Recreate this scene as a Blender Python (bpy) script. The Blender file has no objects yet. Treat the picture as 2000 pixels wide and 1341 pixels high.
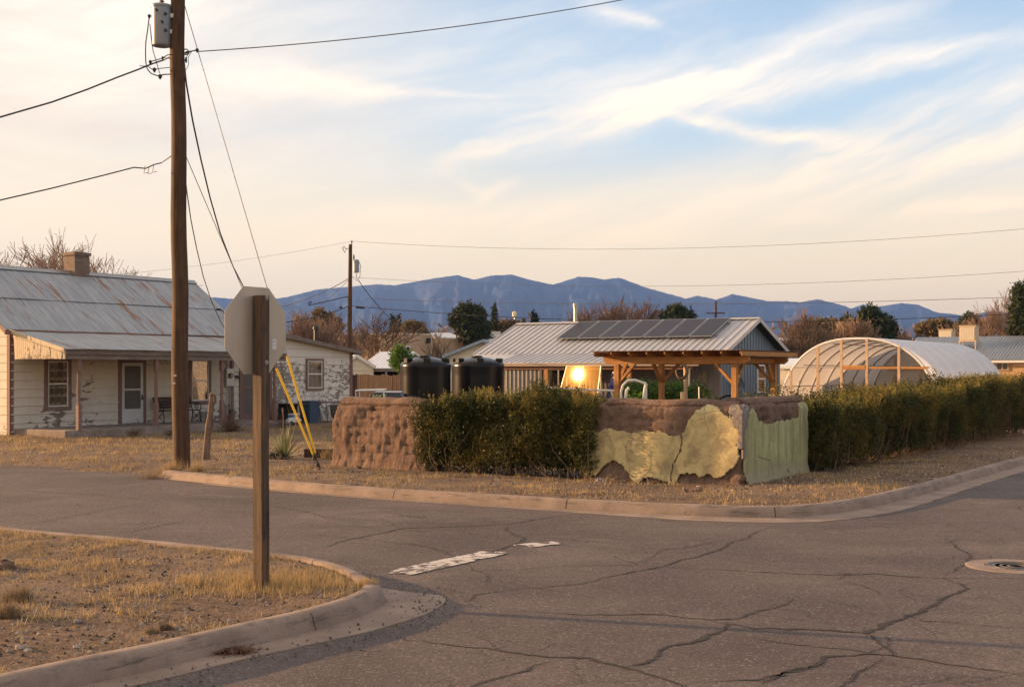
import bpy, math, random
import numpy as np
from mathutils import Vector, Matrix, noise as mnoise
R = math.radians
scene = bpy.context.scene
col = scene.collection
random.seed(7)
rng = np.random.default_rng(7)

# ------------------------------------------------------------------ camera
CAMH, FPX, HOR = 2.0, 2500.0, 725.0
cam_d = bpy.data.cameras.new('camera')
cam_d.sensor_width = 36.0
cam_d.lens = 45.0
cam_d.shift_y = (HOR - 670.5) / 2000.0
cam_d.clip_start = 0.1
cam_d.clip_end = 30000
cam = bpy.data.objects.new('camera', cam_d)
cam.location = (0, 0, CAMH)
cam.rotation_euler = (R(90), 0, 0)
col.objects.link(cam)
scene.camera = cam

# ------------------------------------------------------------------ sun, sky, exposure
SUN_AZ = math.atan2(-0.952, 0.305)      # measured from +Y towards +X
SUN_EL = R(10.5)
sdir = Vector((math.sin(SUN_AZ) * math.cos(SUN_EL), math.cos(SUN_AZ) * math.cos(SUN_EL), math.sin(SUN_EL)))
sun_d = bpy.data.lights.new('sun', 'SUN')
sun_d.energy = 5.0
sun_d.angle = R(0.6)
sun_d.color = (1.0, 0.58, 0.27)
sun = bpy.data.objects.new('sun', sun_d)
sun.rotation_euler = sdir.to_track_quat('Z', 'Y').to_euler()
sun.location = (-60, 30, 40)
col.objects.link(sun)
scene.view_settings.view_transform = 'Standard'
scene.view_settings.look = 'None'
scene.view_settings.exposure = 1.33
scene.view_settings.gamma = 1.0
scene.view_settings.use_curve_mapping = False
scene.cycles.max_bounces = 8
scene.cycles.transparent_max_bounces = 12
scene.cycles.volume_bounces = 0

class NT:
    def __init__(s, tree):
        s.t = tree; s.n = tree.nodes; s.l = tree.links
    def new(s, ty, **kw):
        n = s.n.new(ty)
        for k, v in kw.items(): setattr(n, k, v)
        return n
    def put(s, sock, v):
        if isinstance(v, bpy.types.NodeSocket): s.l.new(v, sock)
        elif v is not None:
            try: sock.default_value = v
            except Exception: sock.default_value = (v[0], v[1], v[2], 1.0)
    def m(s, op, a, b=None, c=None, clamp=False):
        n = s.new('ShaderNodeMath', operation=op, use_clamp=clamp)
        s.put(n.inputs[0], a)
        if b is not None: s.put(n.inputs[1], b)
        if c is not None: s.put(n.inputs[2], c)
        return n.outputs[0]
    def mix(s, f, a, b, mode='MIX'):
        n = s.new('ShaderNodeMix', data_type='RGBA', blend_type=mode, clamp_factor=True)
        s.put(n.inputs[0], f); s.put(n.inputs[6], c4(a)); s.put(n.inputs[7], c4(b))
        return n.outputs[2]
    def noise(s, vec, scale, detail=4, rough=.55, dist=0, out=0):
        n = s.new('ShaderNodeTexNoise')
        if vec is not None: s.l.new(vec, n.inputs['Vector'])
        n.inputs['Scale'].default_value = scale; n.inputs['Detail'].default_value = detail
        n.inputs['Roughness'].default_value = rough; n.inputs['Distortion'].default_value = dist
        return n.outputs[out]
    def mapv(s, vec, scale=(1, 1, 1), rot=(0, 0, 0), loc=(0, 0, 0)):
        n = s.new('ShaderNodeMapping'); s.l.new(vec, n.inputs[0])
        n.inputs['Scale'].default_value = scale; n.inputs['Rotation'].default_value = rot; n.inputs['Location'].default_value = loc
        return n.outputs[0]
    def ramp(s, f, lo, hi, a=0.0, b=1.0, smooth=True):
        n = s.new('ShaderNodeMapRange', interpolation_type='SMOOTHSTEP' if smooth else 'LINEAR')
        s.put(n.inputs[0], f); s.put(n.inputs[1], lo); s.put(n.inputs[2], hi); s.put(n.inputs[3], a); s.put(n.inputs[4], b)
        return n.outputs[0]
def c4(c):
    if isinstance(c, bpy.types.NodeSocket): return c
    return (c[0], c[1], c[2], 1.0) if len(c) == 3 else c

def srgb(r, g, b):
    f = lambda x: (x / 255 / 12.92) if x / 255 <= .04045 else ((x / 255 + .055) / 1.055) ** 2.4
    return (f(r), f(g), f(b))

world = bpy.data.worlds.new('World'); scene.world = world; world.use_nodes = True
def build_world():
    w = NT(world.node_tree); w.n.clear()
    sky = w.new('ShaderNodeTexSky', sky_type='NISHITA', sun_disc=False, sun_elevation=SUN_EL, sun_rotation=SUN_AZ,
                altitude=1200, air_density=1.0, dust_density=1.6, ozone_density=1.0)
    tc = w.new('ShaderNodeTexCoord'); sep = w.new('ShaderNodeSeparateXYZ'); w.l.new(tc.outputs['Generated'], sep.inputs[0])
    x, y, z = sep.outputs
    hyp = w.m('SQRT', w.m('ADD', w.m('MULTIPLY', x, x), w.m('MULTIPLY', y, y)))
    az = w.m('ARCTAN2', x, y)
    el = w.m('ARCTAN2', z, w.m('MAXIMUM', hyp, .001))
    cb = w.new('ShaderNodeCombineXYZ'); w.put(cb.inputs[0], az); w.put(cb.inputs[1], el)
    P = cb.outputs[0]
    # tinted sky: turquoise-blue overhead, cream near the horizon
    warm = w.ramp(el, .30, .0)
    base = sky.outputs[0]
    K = 11.5     # display radiance -> Background input, the Background strength being 1/K
    S = lambda r, g, b: tuple(v * K for v in srgb(r, g, b))
    g1 = w.mix(w.ramp(el, .0, .10), tuple(v * 1.22 for v in S(255, 204, 120)), S(246, 222, 178))
    g2 = w.mix(w.ramp(el, .08, .20), g1, S(178, 200, 216))
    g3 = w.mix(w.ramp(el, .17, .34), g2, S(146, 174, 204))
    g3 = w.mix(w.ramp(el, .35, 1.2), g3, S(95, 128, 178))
    clear = w.mix(.10, g3, base)
    # added fill light: the unseen sky overhead is brightened and tinted warm
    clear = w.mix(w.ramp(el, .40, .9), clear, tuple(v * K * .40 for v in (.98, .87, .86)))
    # veil brightening to the left, where the sun is
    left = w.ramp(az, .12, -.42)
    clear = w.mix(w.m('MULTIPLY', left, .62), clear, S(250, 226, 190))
    warp = w.new('ShaderNodeVectorMath', operation='MULTIPLY_ADD')
    w.l.new(w.noise(w.mapv(P, (5, 9, 1)), 1.4, 5, .6, 0, 1), warp.inputs[0]); warp.inputs[1].default_value = (.055, .036, 0)
    w.l.new(P, warp.inputs[2]); PW = warp.outputs[0]
    sw = w.new('ShaderNodeSeparateXYZ'); w.l.new(PW, sw.inputs[0]); wx, wy = sw.outputs[0], sw.outputs[1]
    def fib(ang, sx, sy, loc, lo, hi, det=9):
        v = w.mapv(PW, (sx, sy, 1), (0, 0, 0), loc)
        rot = w.new('ShaderNodeMapping', vector_type='POINT'); w.l.new(PW, rot.inputs[0]); rot.inputs['Rotation'].default_value = (0, 0, R(-ang))
        v = w.mapv(rot.outputs[0], (sx, sy, 1), (0, 0, 0), loc)
        return w.ramp(w.noise(v, 1, det, .62, .15), lo, hi)
    def streak(px0, py0, px1, py1, wid0, wid1, amp, soft=.25):
        # a long soft cirrus band between two directions of the sky
        k = .0275
        x0, y0 = (px0 - 1000) / 2500 + k, (HOR - py0) / 2500 + k * .65; x1, y1 = (px1 - 1000) / 2500 + k, (HOR - py1) / 2500 + k * .65
        dx, dy = x1 - x0, y1 - y0; L = math.hypot(dx, dy); dx /= L; dy /= L
        t = w.m('DIVIDE', w.m('ADD', w.m('MULTIPLY', w.m('SUBTRACT', wx, x0), dx), w.m('MULTIPLY', w.m('SUBTRACT', wy, y0), dy)), L)
        d = w.m('ADD', w.m('MULTIPLY', w.m('SUBTRACT', wx, x0), -dy), w.m('MULTIPLY', w.m('SUBTRACT', wy, y0), dx))
        wd = w.ramp(t, 0, 1, wid0 / 2500, wid1 / 2500, False)
        q = w.m('DIVIDE', d, wd)
        g = w.m('EXPONENT', w.m('MULTIPLY', w.m('MULTIPLY', q, q), -1.0))
        e = w.m('MULTIPLY', w.ramp(t, -soft, soft), w.ramp(t, 1 + soft, 1 - soft))
        return w.m('MULTIPLY', w.m('MULTIPLY', g, e), amp)
    f1 = fib(14, 3.4, 24, (3, 1, 0), .26, .66)
    f2 = fib(22, 6, 52, (8, 2, 0), .25, .80)
    tot = None
    L = [ (880, 318, 1330, 175, 16, 42, .95, .22), (1130, 262, 1440, 150, 20, 34, .7, .3), (1330, 215, 2080, 105, 30, 16, .75, .2),
          (1400, 175, 1760, 40, 26, 40, .55, .3), (1290, 232, 1700, 300, 9, 24, .75, .3), (1140, 40, 1290, 75, 22, 8, .5, .35),
          (520, 170, 900, 195, 34, 8, .75, .3), (0, 210, 620, 150, 70, 60, .45, .3), (1500, 330, 2100, 285, 46, 70, .62, .35),
          (1100, 400, 2100, 360, 50, 80, .55, .4), (700, 420, 1300, 440, 30, 34, .4, .4), (1500, 442, 2050, 415, 16, 10, .6, .3),
          (930, 390, 1010, 360, 12, 10, .4, .4), (880, 350, 960, 375, 8, 8, .3, .4), (-100, 60, 700, 40, 120, 60, .35, .4),
          (500, 478, 1500, 470, 26, 18, .35, .3), (1700, 250, 1990, 200, 26, 30, .35, .4)]
    for a in L:
        s_ = streak(*a); tot = s_ if tot is None else w.m('ADD', tot, s_)
    fibm = w.m('ADD', w.m('MULTIPLY', f2, .62), w.m('MULTIPLY', f1, .5))
    cl = w.m('MULTIPLY', w.m('MULTIPLY', tot, fibm), 1.22)
    wide = w.m('MULTIPLY', fib(8, 1.6, 9, (1, 5, 0), .34, .70, 6), w.m('ADD', w.m('MULTIPLY', f1, .55), w.m('MULTIPLY', f2, .25)))
    cl = w.m('ADD', cl, w.m('MULTIPLY', wide, w.ramp(el, .02, .1)), clamp=True)
    ccol = w.mix(w.ramp(el, .05, .26), S(252, 222, 180), S(250, 234, 216))
    out = w.mix(cl, clear, ccol)
    # dusky mauve undersides on the left and low down
    dusk = w.m('MULTIPLY', fib(-6, 2.6, 13, (9, 3, 0), .38, .66, 7), w.m('ADD', w.m('MULTIPLY', w.ramp(az, .02, -.30), w.ramp(el, .10, .2)), w.m('MULTIPLY', w.ramp(el, .13, .07), .16)))
    out = w.mix(w.m('MULTIPLY', dusk, .55), out, S(214, 190, 176))
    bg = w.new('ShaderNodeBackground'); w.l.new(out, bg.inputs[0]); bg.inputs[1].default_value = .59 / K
    o = w.new('ShaderNodeOutputWorld'); w.l.new(bg.outputs[0], o.inputs[0])
build_world()

# ------------------------------------------------------------------ helpers
RZ = R(-33.2)
EX = Vector((math.cos(RZ), math.sin(RZ))); EY = Vector((-math.sin(RZ), math.cos(RZ)))
def rr(px): return (px - 1000) / FPX
def at(px, Y, py=None, z=None):
    return Vector((rr(px) * Y, Y, (CAMH + (HOR - py) / FPX * Y) if py is not None else (z or 0)))
def gnd(px, py, z=0.0):
    Y = (CAMH - z) * FPX / (py - HOR); return Vector((rr(px) * Y, Y, z))
class Fr:
    """a building's own frame: root empty at (x, y), local x to the right along the left street, local y to the back"""
    def __init__(s, x, y, rz=RZ):
        s.o = Vector((x, y)); s.ex = Vector((math.cos(rz), math.sin(rz))); s.ey = Vector((-math.sin(rz), math.cos(rz))); s.rz = rz
    def ly(s, px, x=0.0):
        b = s.o + s.ex * x; r = rr(px); return (r * b.y - b.x) / (s.ey.x - r * s.ey.y)
    def lx(s, px, y=0.0):
        b = s.o + s.ey * y; r = rr(px); return (r * b.y - b.x) / (s.ex.x - r * s.ex.y)
    def z(s, py, x, y):
        Y = (s.o + s.ex * x + s.ey * y).y; return CAMH + (HOR - py) / FPX * Y
    def w(s, x, y): return s.o + s.ex * x + s.ey * y

def tag(o, label=None, cat=None, group=None, kind=None):
    if label: o['label'] = label
    if cat: o['category'] = cat
    if group: o['group'] = group
    if kind: o['kind'] = kind
    return o
def empty(name, loc, rz=0.0, label=None, cat=None, group=None, kind=None):
    o = bpy.data.objects.new(name, None); o.location = loc; o.rotation_euler = (0, 0, rz); o.empty_display_size = .2
    col.objects.link(o); return tag(o, label, cat, group, kind)
def link_mesh(name, me, mat, parent=None, loc=None, smooth=False):
    o = bpy.data.objects.new(name, me)
    if mat is not None:
        for m_ in (mat if isinstance(mat, (list, tuple)) else [mat]): me.materials.append(m_)
    col.objects.link(o)
    if parent is not None: o.parent = parent
    if loc is not None: o.location = loc
    if smooth: me.polygons.foreach_set('use_smooth', [True] * len(me.polygons))
    return o
def copy_tree(o, parent=None):
    c = o.copy(); col.objects.link(c); c.parent = parent
    for ch in [k for k in o.children]: copy_tree(ch, c)
    return c
def np_mesh(name, V, F):
    """V (n,3), F (m,k) all faces with k corners"""
    me = bpy.data.meshes.new(name); V = np.asarray(V, np.float32); F = np.asarray(F, np.int32); k = F.shape[1]
    me.vertices.add(len(V)); me.vertices.foreach_set('co', V.ravel())
    me.loops.add(F.size); me.loops.foreach_set('vertex_index', F.ravel())
    me.polygons.add(len(F)); me.polygons.foreach_set('loop_start', np.arange(0, F.size, k, dtype=np.int32))
    me.polygons.foreach_set('loop_total', np.full(len(F), k, np.int32))
    me.update(calc_edges=True); me.validate(); return me

class MB:
    def __init__(s): s.v = []; s.f = []; s.mi = []; s.cur = 0
    def _a(s, vs, fs):
        b = len(s.v); s.v += [tuple(v) for v in vs]; s.f += [tuple(b + i for i in f) for f in fs]; s.mi += [s.cur] * len(fs)
    def box(s, c, d, rot=None, piv=None):
        hx, hy, hz = d[0] / 2, d[1] / 2, d[2] / 2
        vs = [Vector((x, y, z)) for z in (-hz, hz) for x, y in ((-hx, -hy), (hx, -hy), (hx, hy), (-hx, hy))]
        if rot is not None: vs = [rot @ v for v in vs]
        c = Vector(c); s._a([v + c for v in vs], [(3, 2, 1, 0), (4, 5, 6, 7), (0, 1, 5, 4), (1, 2, 6, 5), (2, 3, 7, 6), (3, 0, 4, 7)])
        return s
    def b2(s, x0, x1, y0, y1, z0, z1):
        return s.box(((x0 + x1) / 2, (y0 + y1) / 2, (z0 + z1) / 2), (abs(x1 - x0), abs(y1 - y0), abs(z1 - z0)))
    def bar(s, a, b, w, h, up=(0, 0, 1)):
        a = Vector(a); b = Vector(b); d = (b - a); L = d.length; d.normalize(); up = Vector(up)
        if abs(d.dot(up)) > .98: up = Vector((0, 1, 0))
        x = d.cross(up).normalized(); y = x.cross(d).normalized()
        M = Matrix((x, d, y)).transposed()
        return s.box((a + b) / 2, (w, L, h), M)
    def quad(s, *p): s._a(p, [tuple(range(len(p)))]); return s
    def tube(s, pts, rad, n=8, cap=True, flat=1.0):
        pts = [Vector(p) for p in pts]
        if not isinstance(rad, (list, tuple)): rad = [rad] * len(pts)
        vs = []; fs = []; px = None
        for i, p in enumerate(pts):
            d = (pts[min(i + 1, len(pts) - 1)] - pts[max(i - 1, 0)])
            d = d.normalized() if d.length > 1e-9 else Vector((0, 0, 1))
            if px is None:
                px = d.cross(Vector((0, 0, 1)) if abs(d.z) < .9 else Vector((0, 1, 0))).normalized()
            else:
                px = (px - d * px.dot(d)).normalized()
            py = d.cross(px)
            for k in range(n):
                a = 2 * math.pi * k / n; vs.append(p + px * math.cos(a) * rad[i] + py * math.sin(a) * rad[i] * flat)
        for i in range(len(pts) - 1):
            for k in range(n):
                a = i * n + k; b = i * n + (k + 1) % n; fs.append((a, b, b + n, a + n))
        if cap: fs += [tuple(range(n - 1, -1, -1)), tuple((len(pts) - 1) * n + k for k in range(n))]
        s._a(vs, fs); return s
    def lathe(s, prof, n=24, c=(0, 0, 0)):
        vs = []; fs = []
        for r, z in prof:
            for k in range(n):
                a = 2 * math.pi * k / n; vs.append((c[0] + r * math.cos(a), c[1] + r * math.sin(a), c[2] + z))
        for i in range(len(prof) - 1):
            for k in range(n):
                a = i * n + k; b = i * n + (k + 1) % n; fs.append((a, b, b + n, a + n))
        fs += [tuple(range(n - 1, -1, -1)), tuple((len(prof) - 1) * n + k for k in range(n))]
        s._a(vs, fs); return s
    def prism(s, poly, ext):
        """poly: list of 3D points, extruded along ext"""
        poly = [Vector(p) for p in poly]; e = Vector(ext); n = len(poly)
        s._a(poly + [p + e for p in poly], [tuple(range(n - 1, -1, -1)), tuple(range(n, 2 * n))] + [(i, (i + 1) % n, n + (i + 1) % n, n + i) for i in range(n)])
        return s
    def build(s, name, mat, parent=None, loc=None, smooth=False, bevel=0):
        me = bpy.data.meshes.new(name); me.from_pydata([tuple(v) for v in s.v], [], s.f); me.update()
        o = link_mesh(name, me, mat, parent, loc)
        if any(s.mi): me.polygons.foreach_set('material_index', s.mi)
        import bmesh
        bm = bmesh.new(); bm.from_mesh(me); bmesh.ops.recalc_face_normals(bm, faces=bm.faces); bm.to_mesh(me); bm.free()
        if smooth:
            me.polygons.foreach_set('use_smooth', [True] * len(me.polygons))
            try: me.set_sharp_from_angle(angle=R(40))
            except Exception: pass
        if bevel:
            b = o.modifiers.new('bevel', 'BEVEL'); b.width = bevel; b.segments = 2; b.limit_method = 'ANGLE'
        return o

def fbm(x, y, z=0.0, oct=4, lac=2.1, gain=.5):
    a = 1; s_ = 0; f = 1
    for i in range(oct):
        s_ += a * mnoise.noise((x * f, y * f, z * f + 7.3 * i)); a *= gain; f *= lac
    return s_

# ------------------------------------------------------------------ materials
MATS = {}
def base_mat(name):
    m = bpy.data.materials.new(name); m.use_nodes = True; t = NT(m.node_tree); t.n.clear()
    o = t.new('ShaderNodeOutputMaterial'); p = t.new('ShaderNodeBsdfPrincipled'); t.l.new(p.outputs[0], o.inputs[0])
    tc = t.new('ShaderNodeTexCoord')
    MATS[name] = m
    return m, t, p, tc.outputs['Object'], o
def bump(t, p, h, strength=.3, dist=.02):
    b = t.new('ShaderNodeBump'); b.inputs['Strength'].default_value = strength; b.inputs['Distance'].default_value = dist
    t.l.new(h, b.inputs['Height']); t.l.new(b.outputs[0], p.inputs['Normal'])
def simple(name, c, rough=.7, var=.25, scale=6, metal=0, bmp=.15, spec=None, stretch=(1, 1, 1), c2=None, dist=.01):
    m, t, p, v, o = base_mat(name)
    vv = t.mapv(v, stretch)
    n = t.noise(vv, scale, 6, .6)
    c2 = c2 or tuple(x * (1 - var) for x in c)
    big = t.noise(v, .7, 3)
    f = t.ramp(t.m('ADD', t.m('MULTIPLY', n, .7), t.m('MULTIPLY', big, .3)), .32, .68)
    t.put(p.inputs['Base Color'], t.mix(f, c2, c)); p.inputs['Roughness'].default_value = rough; p.inputs['Metallic'].default_value = metal
    if spec is not None: p.inputs['Specular IOR Level'].default_value = spec
    if bmp: bump(t, p, n, bmp, dist)
    return m
def wood(name, c, c2, axis=2, scale=5, rough=.8, knots=True):
    m, t, p, v, o = base_mat(name)
    st = [14, 14, 14]; st[axis] = .8
    n = t.noise(t.mapv(v, st), scale * .35, 7, .65, .4)
    n2 = t.noise(t.mapv(v, [s_ * 3 for s_ in st]), scale * .4, 3, .6)
    blot = t.noise(v, 2.2, 4, .6)
    f = t.ramp(t.m('ADD', t.m('MULTIPLY', n, .7), t.m('MULTIPLY', blot, .3)), .33, .66)
    cc = t.mix(f, c2, c)
    crack = t.ramp(n2, .34, .42)
    cc = t.mix(crack, tuple(x * .45 for x in c2), cc)
    t.put(p.inputs['Base Color'], cc); p.inputs['Roughness'].default_value = rough
    bump(t, p, t.m('ADD', n, t.m('MULTIPLY', crack, .5)), .5, .008)
    return m
def peel(name, paint, under, thr, scale=2.4, zlow=None, stretch=(1, 1, 2.6), dirt=.25):
    """old paint flaking off boards; more of it gone where thr is high"""
    m, t, p, v, o = base_mat(name)
    n = t.noise(t.mapv(v, stretch), scale, 9, .68, .3)
    big = t.noise(v, .55, 3, .5)
    s_ = t.m('ADD', t.m('MULTIPLY', n, .62), t.m('MULTIPLY', big, .38))
    if zlow is not None:
        sep = t.new('ShaderNodeSeparateXYZ'); t.l.new(v, sep.inputs[0])
        s_ = t.m('ADD', s_, t.ramp(sep.outputs[2], zlow[0], zlow[1], zlow[2], 0))
    f = t.ramp(s_, thr, thr + .012)
    grain = t.noise(t.mapv(v, (1.5, 1.5, 22)), 6, 4)
    und = t.mix(grain, tuple(x * .55 for x in under), under)
    soil = t.ramp(t.noise(t.mapv(v, (1, 1, .5)), 1.7, 6, .65), .35, .75)
    pn = t.mix(t.m('MULTIPLY', soil, dirt), paint, tuple(a * b for a, b in zip(paint, (.55, .47, .4))))
    t.put(p.inputs['Base Color'], t.mix(f, pn, und)); p.inputs['Roughness'].default_value = .75
    bump(t, p, t.m('SUBTRACT', t.m('MULTIPLY', grain, .25), f), .35, .006)
    return m
def metal_roof(name, c, c2, rust=0.0, axis=0, thr=.62, rough=.42, metal=.75, sc=1.0):
    """axis: the local axis the streaks run along"""
    m, t, p, v, o = base_mat(name)
    st = [1.7, 1.7, 1.7]; st[axis] = .16; st[2] = .16
    n = t.noise(t.mapv(v, st), 2.2 * sc, 8, .62, .15)
    patch = t.noise(v, .45, 4, .6)
    f = t.ramp(t.noise(t.mapv(v, st), 6, 5, .6), .3, .7)
    cc = t.mix(f, c2, c)
    r = p.inputs['Roughness']; r.default_value = rough
    if rust:
        rf = t.m('MULTIPLY', t.ramp(n, thr, thr + .06), t.ramp(patch, .42, .55))
        rf = t.m('MULTIPLY', rf, rust)
        rc = t.mix(t.noise(v, 9, 4), srgb(118, 82, 58), srgb(156, 124, 100))
        cc = t.mix(rf, cc, rc); t.put(p.inputs['Metallic'], t.m('MULTIPLY', t.m('SUBTRACT', 1, rf), metal)); t.put(r, t.m('ADD', t.m('MULTIPLY', rf, .4), rough))
    else: p.inputs['Metallic'].default_value = metal
    t.put(p.inputs['Base Color'], cc); bump(t, p, f, .08, .01)
    return m
def leafmat(name, c1, c2, c3=None, trans=.25, rough=.6):
    m, t, p, v, o = base_mat(name)
    g = t.new('ShaderNodeNewGeometry'); ri = g.outputs['Random Per Island']
    cc = t.mix(ri, c1, c2)
    if c3: cc = t.mix(t.ramp(t.noise(v, 1.3, 4), .42, .66), cc, c3)
    t.put(p.inputs['Base Color'], cc); p.inputs['Roughness'].default_value = rough; p.inputs['Specular IOR Level'].default_value = .25
    if trans:
        tr = t.new('ShaderNodeBsdfTranslucent'); t.put(tr.inputs[0], cc); mx = t.new('ShaderNodeMixShader'); mx.inputs[0].default_value = trans
        t.l.new(p.outputs[0], mx.inputs[1]); t.l.new(tr.outputs[0], mx.inputs[2]); t.l.new(mx.outputs[0], o.inputs[0])
    return m
def glassmat(name, tint=(.8, .8, .8), rough=.02, refl=1.0, body=0.0, bodyc=(.3, .3, .3)):
    m, t, p, v, o = base_mat(name)
    t.n.remove(p)
    fr = t.new('ShaderNodeFresnel'); fr.inputs[0].default_value = 1.5
    gl = t.new('ShaderNodeBsdfGlossy'); gl.inputs['Roughness'].default_value = rough
    tr = t.new('ShaderNodeBsdfTransparent'); tr.inputs[0].default_value = c4(tint)
    sh = tr.outputs[0]
    if body:
        df = t.new('ShaderNodeBsdfDiffuse'); df.inputs[0].default_value = c4(bodyc); tl = t.new('ShaderNodeBsdfTranslucent'); tl.inputs[0].default_value = c4(bodyc)
        a = t.new('ShaderNodeMixShader'); a.inputs[0].default_value = .5; t.l.new(df.outputs[0], a.inputs[1]); t.l.new(tl.outputs[0], a.inputs[2])
        b = t.new('ShaderNodeMixShader'); b.inputs[0].default_value = body; t.l.new(sh, b.inputs[1]); t.l.new(a.outputs[0], b.inputs[2]); sh = b.outputs[0]
    mx = t.new('ShaderNodeMixShader'); t.put(mx.inputs[0], t.m('MULTIPLY', fr.outputs[0], refl, clamp=True)); t.l.new(sh, mx.inputs[1]); t.l.new(gl.outputs[0], mx.inputs[2]); t.l.new(mx.outputs[0], o.inputs[0])
    return m

def m_asphalt():
    m, t, p, v, o = base_mat('asphalt')
    fine = t.noise(v, 70, 3, .8); mid = t.noise(v, 24, 4, .7)
    vor = t.new('ShaderNodeTexVoronoi'); t.l.new(v, vor.inputs['Vector']); vor.inputs['Scale'].default_value = 62
    sp = t.ramp(vor.outputs['Color'], .72, .95)
    big = t.noise(v, .35, 6, .62, .4); big2 = t.noise(t.mapv(v, (.35, 1.4, 1), (0, 0, R(-33))), .6, 5, .6)
    c = t.mix(t.ramp(big, .3, .7), (.054, .041, .042), (.116, .090, .086))
    c = t.mix(t.m('MULTIPLY', t.ramp(big2, .52, .75), .5), c, (.16, .128, .118))
    dark = t.ramp(t.noise(v, 1.1, 6, .7, .8), .60, .76)
    c = t.mix(t.m('MULTIPLY', dark, .45), c, (.045, .036, .035))
    c = t.mix(t.m('MULTIPLY', t.ramp(fine, .5, .68), .75), c, (.22, .175, .15))
    c = t.mix(t.m('MULTIPLY', t.ramp(mid, .52, .38), .7), c, (.055, .046, .045))
    c = t.mix(t.m('MULTIPLY', sp, .32), c, (.42, .38, .35))
    wv = t.new('ShaderNodeVectorMath', operation='MULTIPLY_ADD'); t.l.new(t.noise(v, 1.6, 5, .65, 0, 1), wv.inputs[0]); wv.inputs[1].default_value = (.55, .55, 0); t.l.new(v, wv.inputs[2])
    hv = t.new('ShaderNodeTexVoronoi', feature='DISTANCE_TO_EDGE'); t.l.new(wv.outputs[0], hv.inputs[0]); hv.inputs['Scale'].default_value = 1.25
    hair = t.m('MULTIPLY', t.ramp(hv.outputs[0], .011, .003), t.ramp(t.noise(v, .4, 4, .6), .42, .56))
    c = t.mix(t.m('MULTIPLY', hair, .75), c, (.03, .024, .022))
    dust = t.m('MULTIPLY', t.ramp(t.noise(v, .55, 7, .7, .6), .55, .68), t.ramp(t.noise(v, 30, 3, .7), .40, .62)); c = t.mix(t.m('MULTIPLY', dust, .62), c, (.24, .19, .165))
    t.put(p.inputs['Base Color'], c); p.inputs['Roughness'].default_value = .86; p.inputs['Specular IOR Level'].default_value = .3
    bump(t, p, t.m('ADD', t.m('ADD', t.m('MULTIPLY', fine, .6), mid), t.m('MULTIPLY', big, 2.5)), .55, .012)
    return m
def m_dirt():
    m, t, p, v, o = base_mat('dirt')
    n = t.noise(v, 3.2, 9, .65, .3); f = t.noise(v, 38, 4, .7); big = t.noise(v, .22, 5, .6)
    c = t.mix(t.ramp(n, .32, .68), (.062, .041, .033), (.150, .101, .077))
    c = t.mix(t.m('MULTIPLY', t.ramp(big, .42, .62), .55), c, (.22, .155, .105))
    straw = t.ramp(t.noise(t.mapv(v, (3, 1, 1), (0, 0, .6)), 14, 7, .75, .8), .52, .60)
    c = t.mix(t.m('MULTIPLY', straw, .55), c, (.36, .24, .115))
    c = t.mix(t.m('MULTIPLY', t.ramp(f, .56, .66), .7), c, (.30, .24, .19)); c = t.mix(t.m('MULTIPLY', t.ramp(f, .46, .34), .8), c, (.07, .05, .042))
    t.put(p.inputs['Base Color'], c); p.inputs['Roughness'].default_value = .95; p.inputs['Specular IOR Level'].default_value = .15
    bump(t, p, t.m('ADD', n, t.m('MULTIPLY', f, .4)), .9, .03)
    return m
def m_concrete():
    m, t, p, v, o = base_mat('kerb_concrete')
    n = t.noise(v, 2.0, 8, .65); f = t.noise(v, 60, 3, .6)
    sep = t.new('ShaderNodeSeparateXYZ'); t.l.new(v, sep.inputs[0])
    c = t.mix(t.ramp(n, .3, .7), (.175, .128, .102), (.275, .205, .165))
    scuff = t.m('MULTIPLY', t.ramp(t.noise(t.mapv(v, (1, 1, 9)), 2.3, 6, .7, .3), .52, .66), t.ramp(sep.outputs[2], .02, .08))
    c = t.mix(t.m('MULTIPLY', scuff, .75), c, (.07, .058, .055)); c = t.mix(t.m('MULTIPLY', t.ramp(t.noise(v, 7, 6, .75, .4), .58, .66), .5), c, (.12, .09, .075))
    c = t.mix(t.m('MULTIPLY', t.ramp(f, .55, .75), .35), c, (.38, .30, .25))
    t.put(p.inputs['Base Color'], c); p.inputs['Roughness'].default_value = .85; bump(t, p, t.m('ADD', n, t.m('MULTIPLY', f, .4)), .4, .01)
    return m
def m_adobe():
    m, t, p, v, o = base_mat('adobe')
    n = t.noise(v, 3.5, 9, .7, .2); f = t.noise(v, 30, 5, .7); st = t.noise(t.mapv(v, (1, 1, .25)), 9, 6, .65)
    c = t.mix(t.ramp(n, .3, .7), (.165, .108, .084), (.285, .195, .152))
    c = t.mix(t.m('MULTIPLY', t.ramp(st, .55, .75), .5), c, (.40, .28, .215)); c = t.mix(t.m('MULTIPLY', t.ramp(f, .42, .3), .6), c, (.13, .075, .055))
    t.put(p.inputs['Base Color'], c); p.inputs['Roughness'].default_value = .95; p.inputs['Specular IOR Level'].default_value = .1
    bump(t, p, t.m('ADD', t.m('ADD', t.m('MULTIPLY', f, .7), st), t.m('MULTIPLY', t.noise(v, 12, 6, .75), 1.2)), 1.0, .055)
    return m
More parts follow.
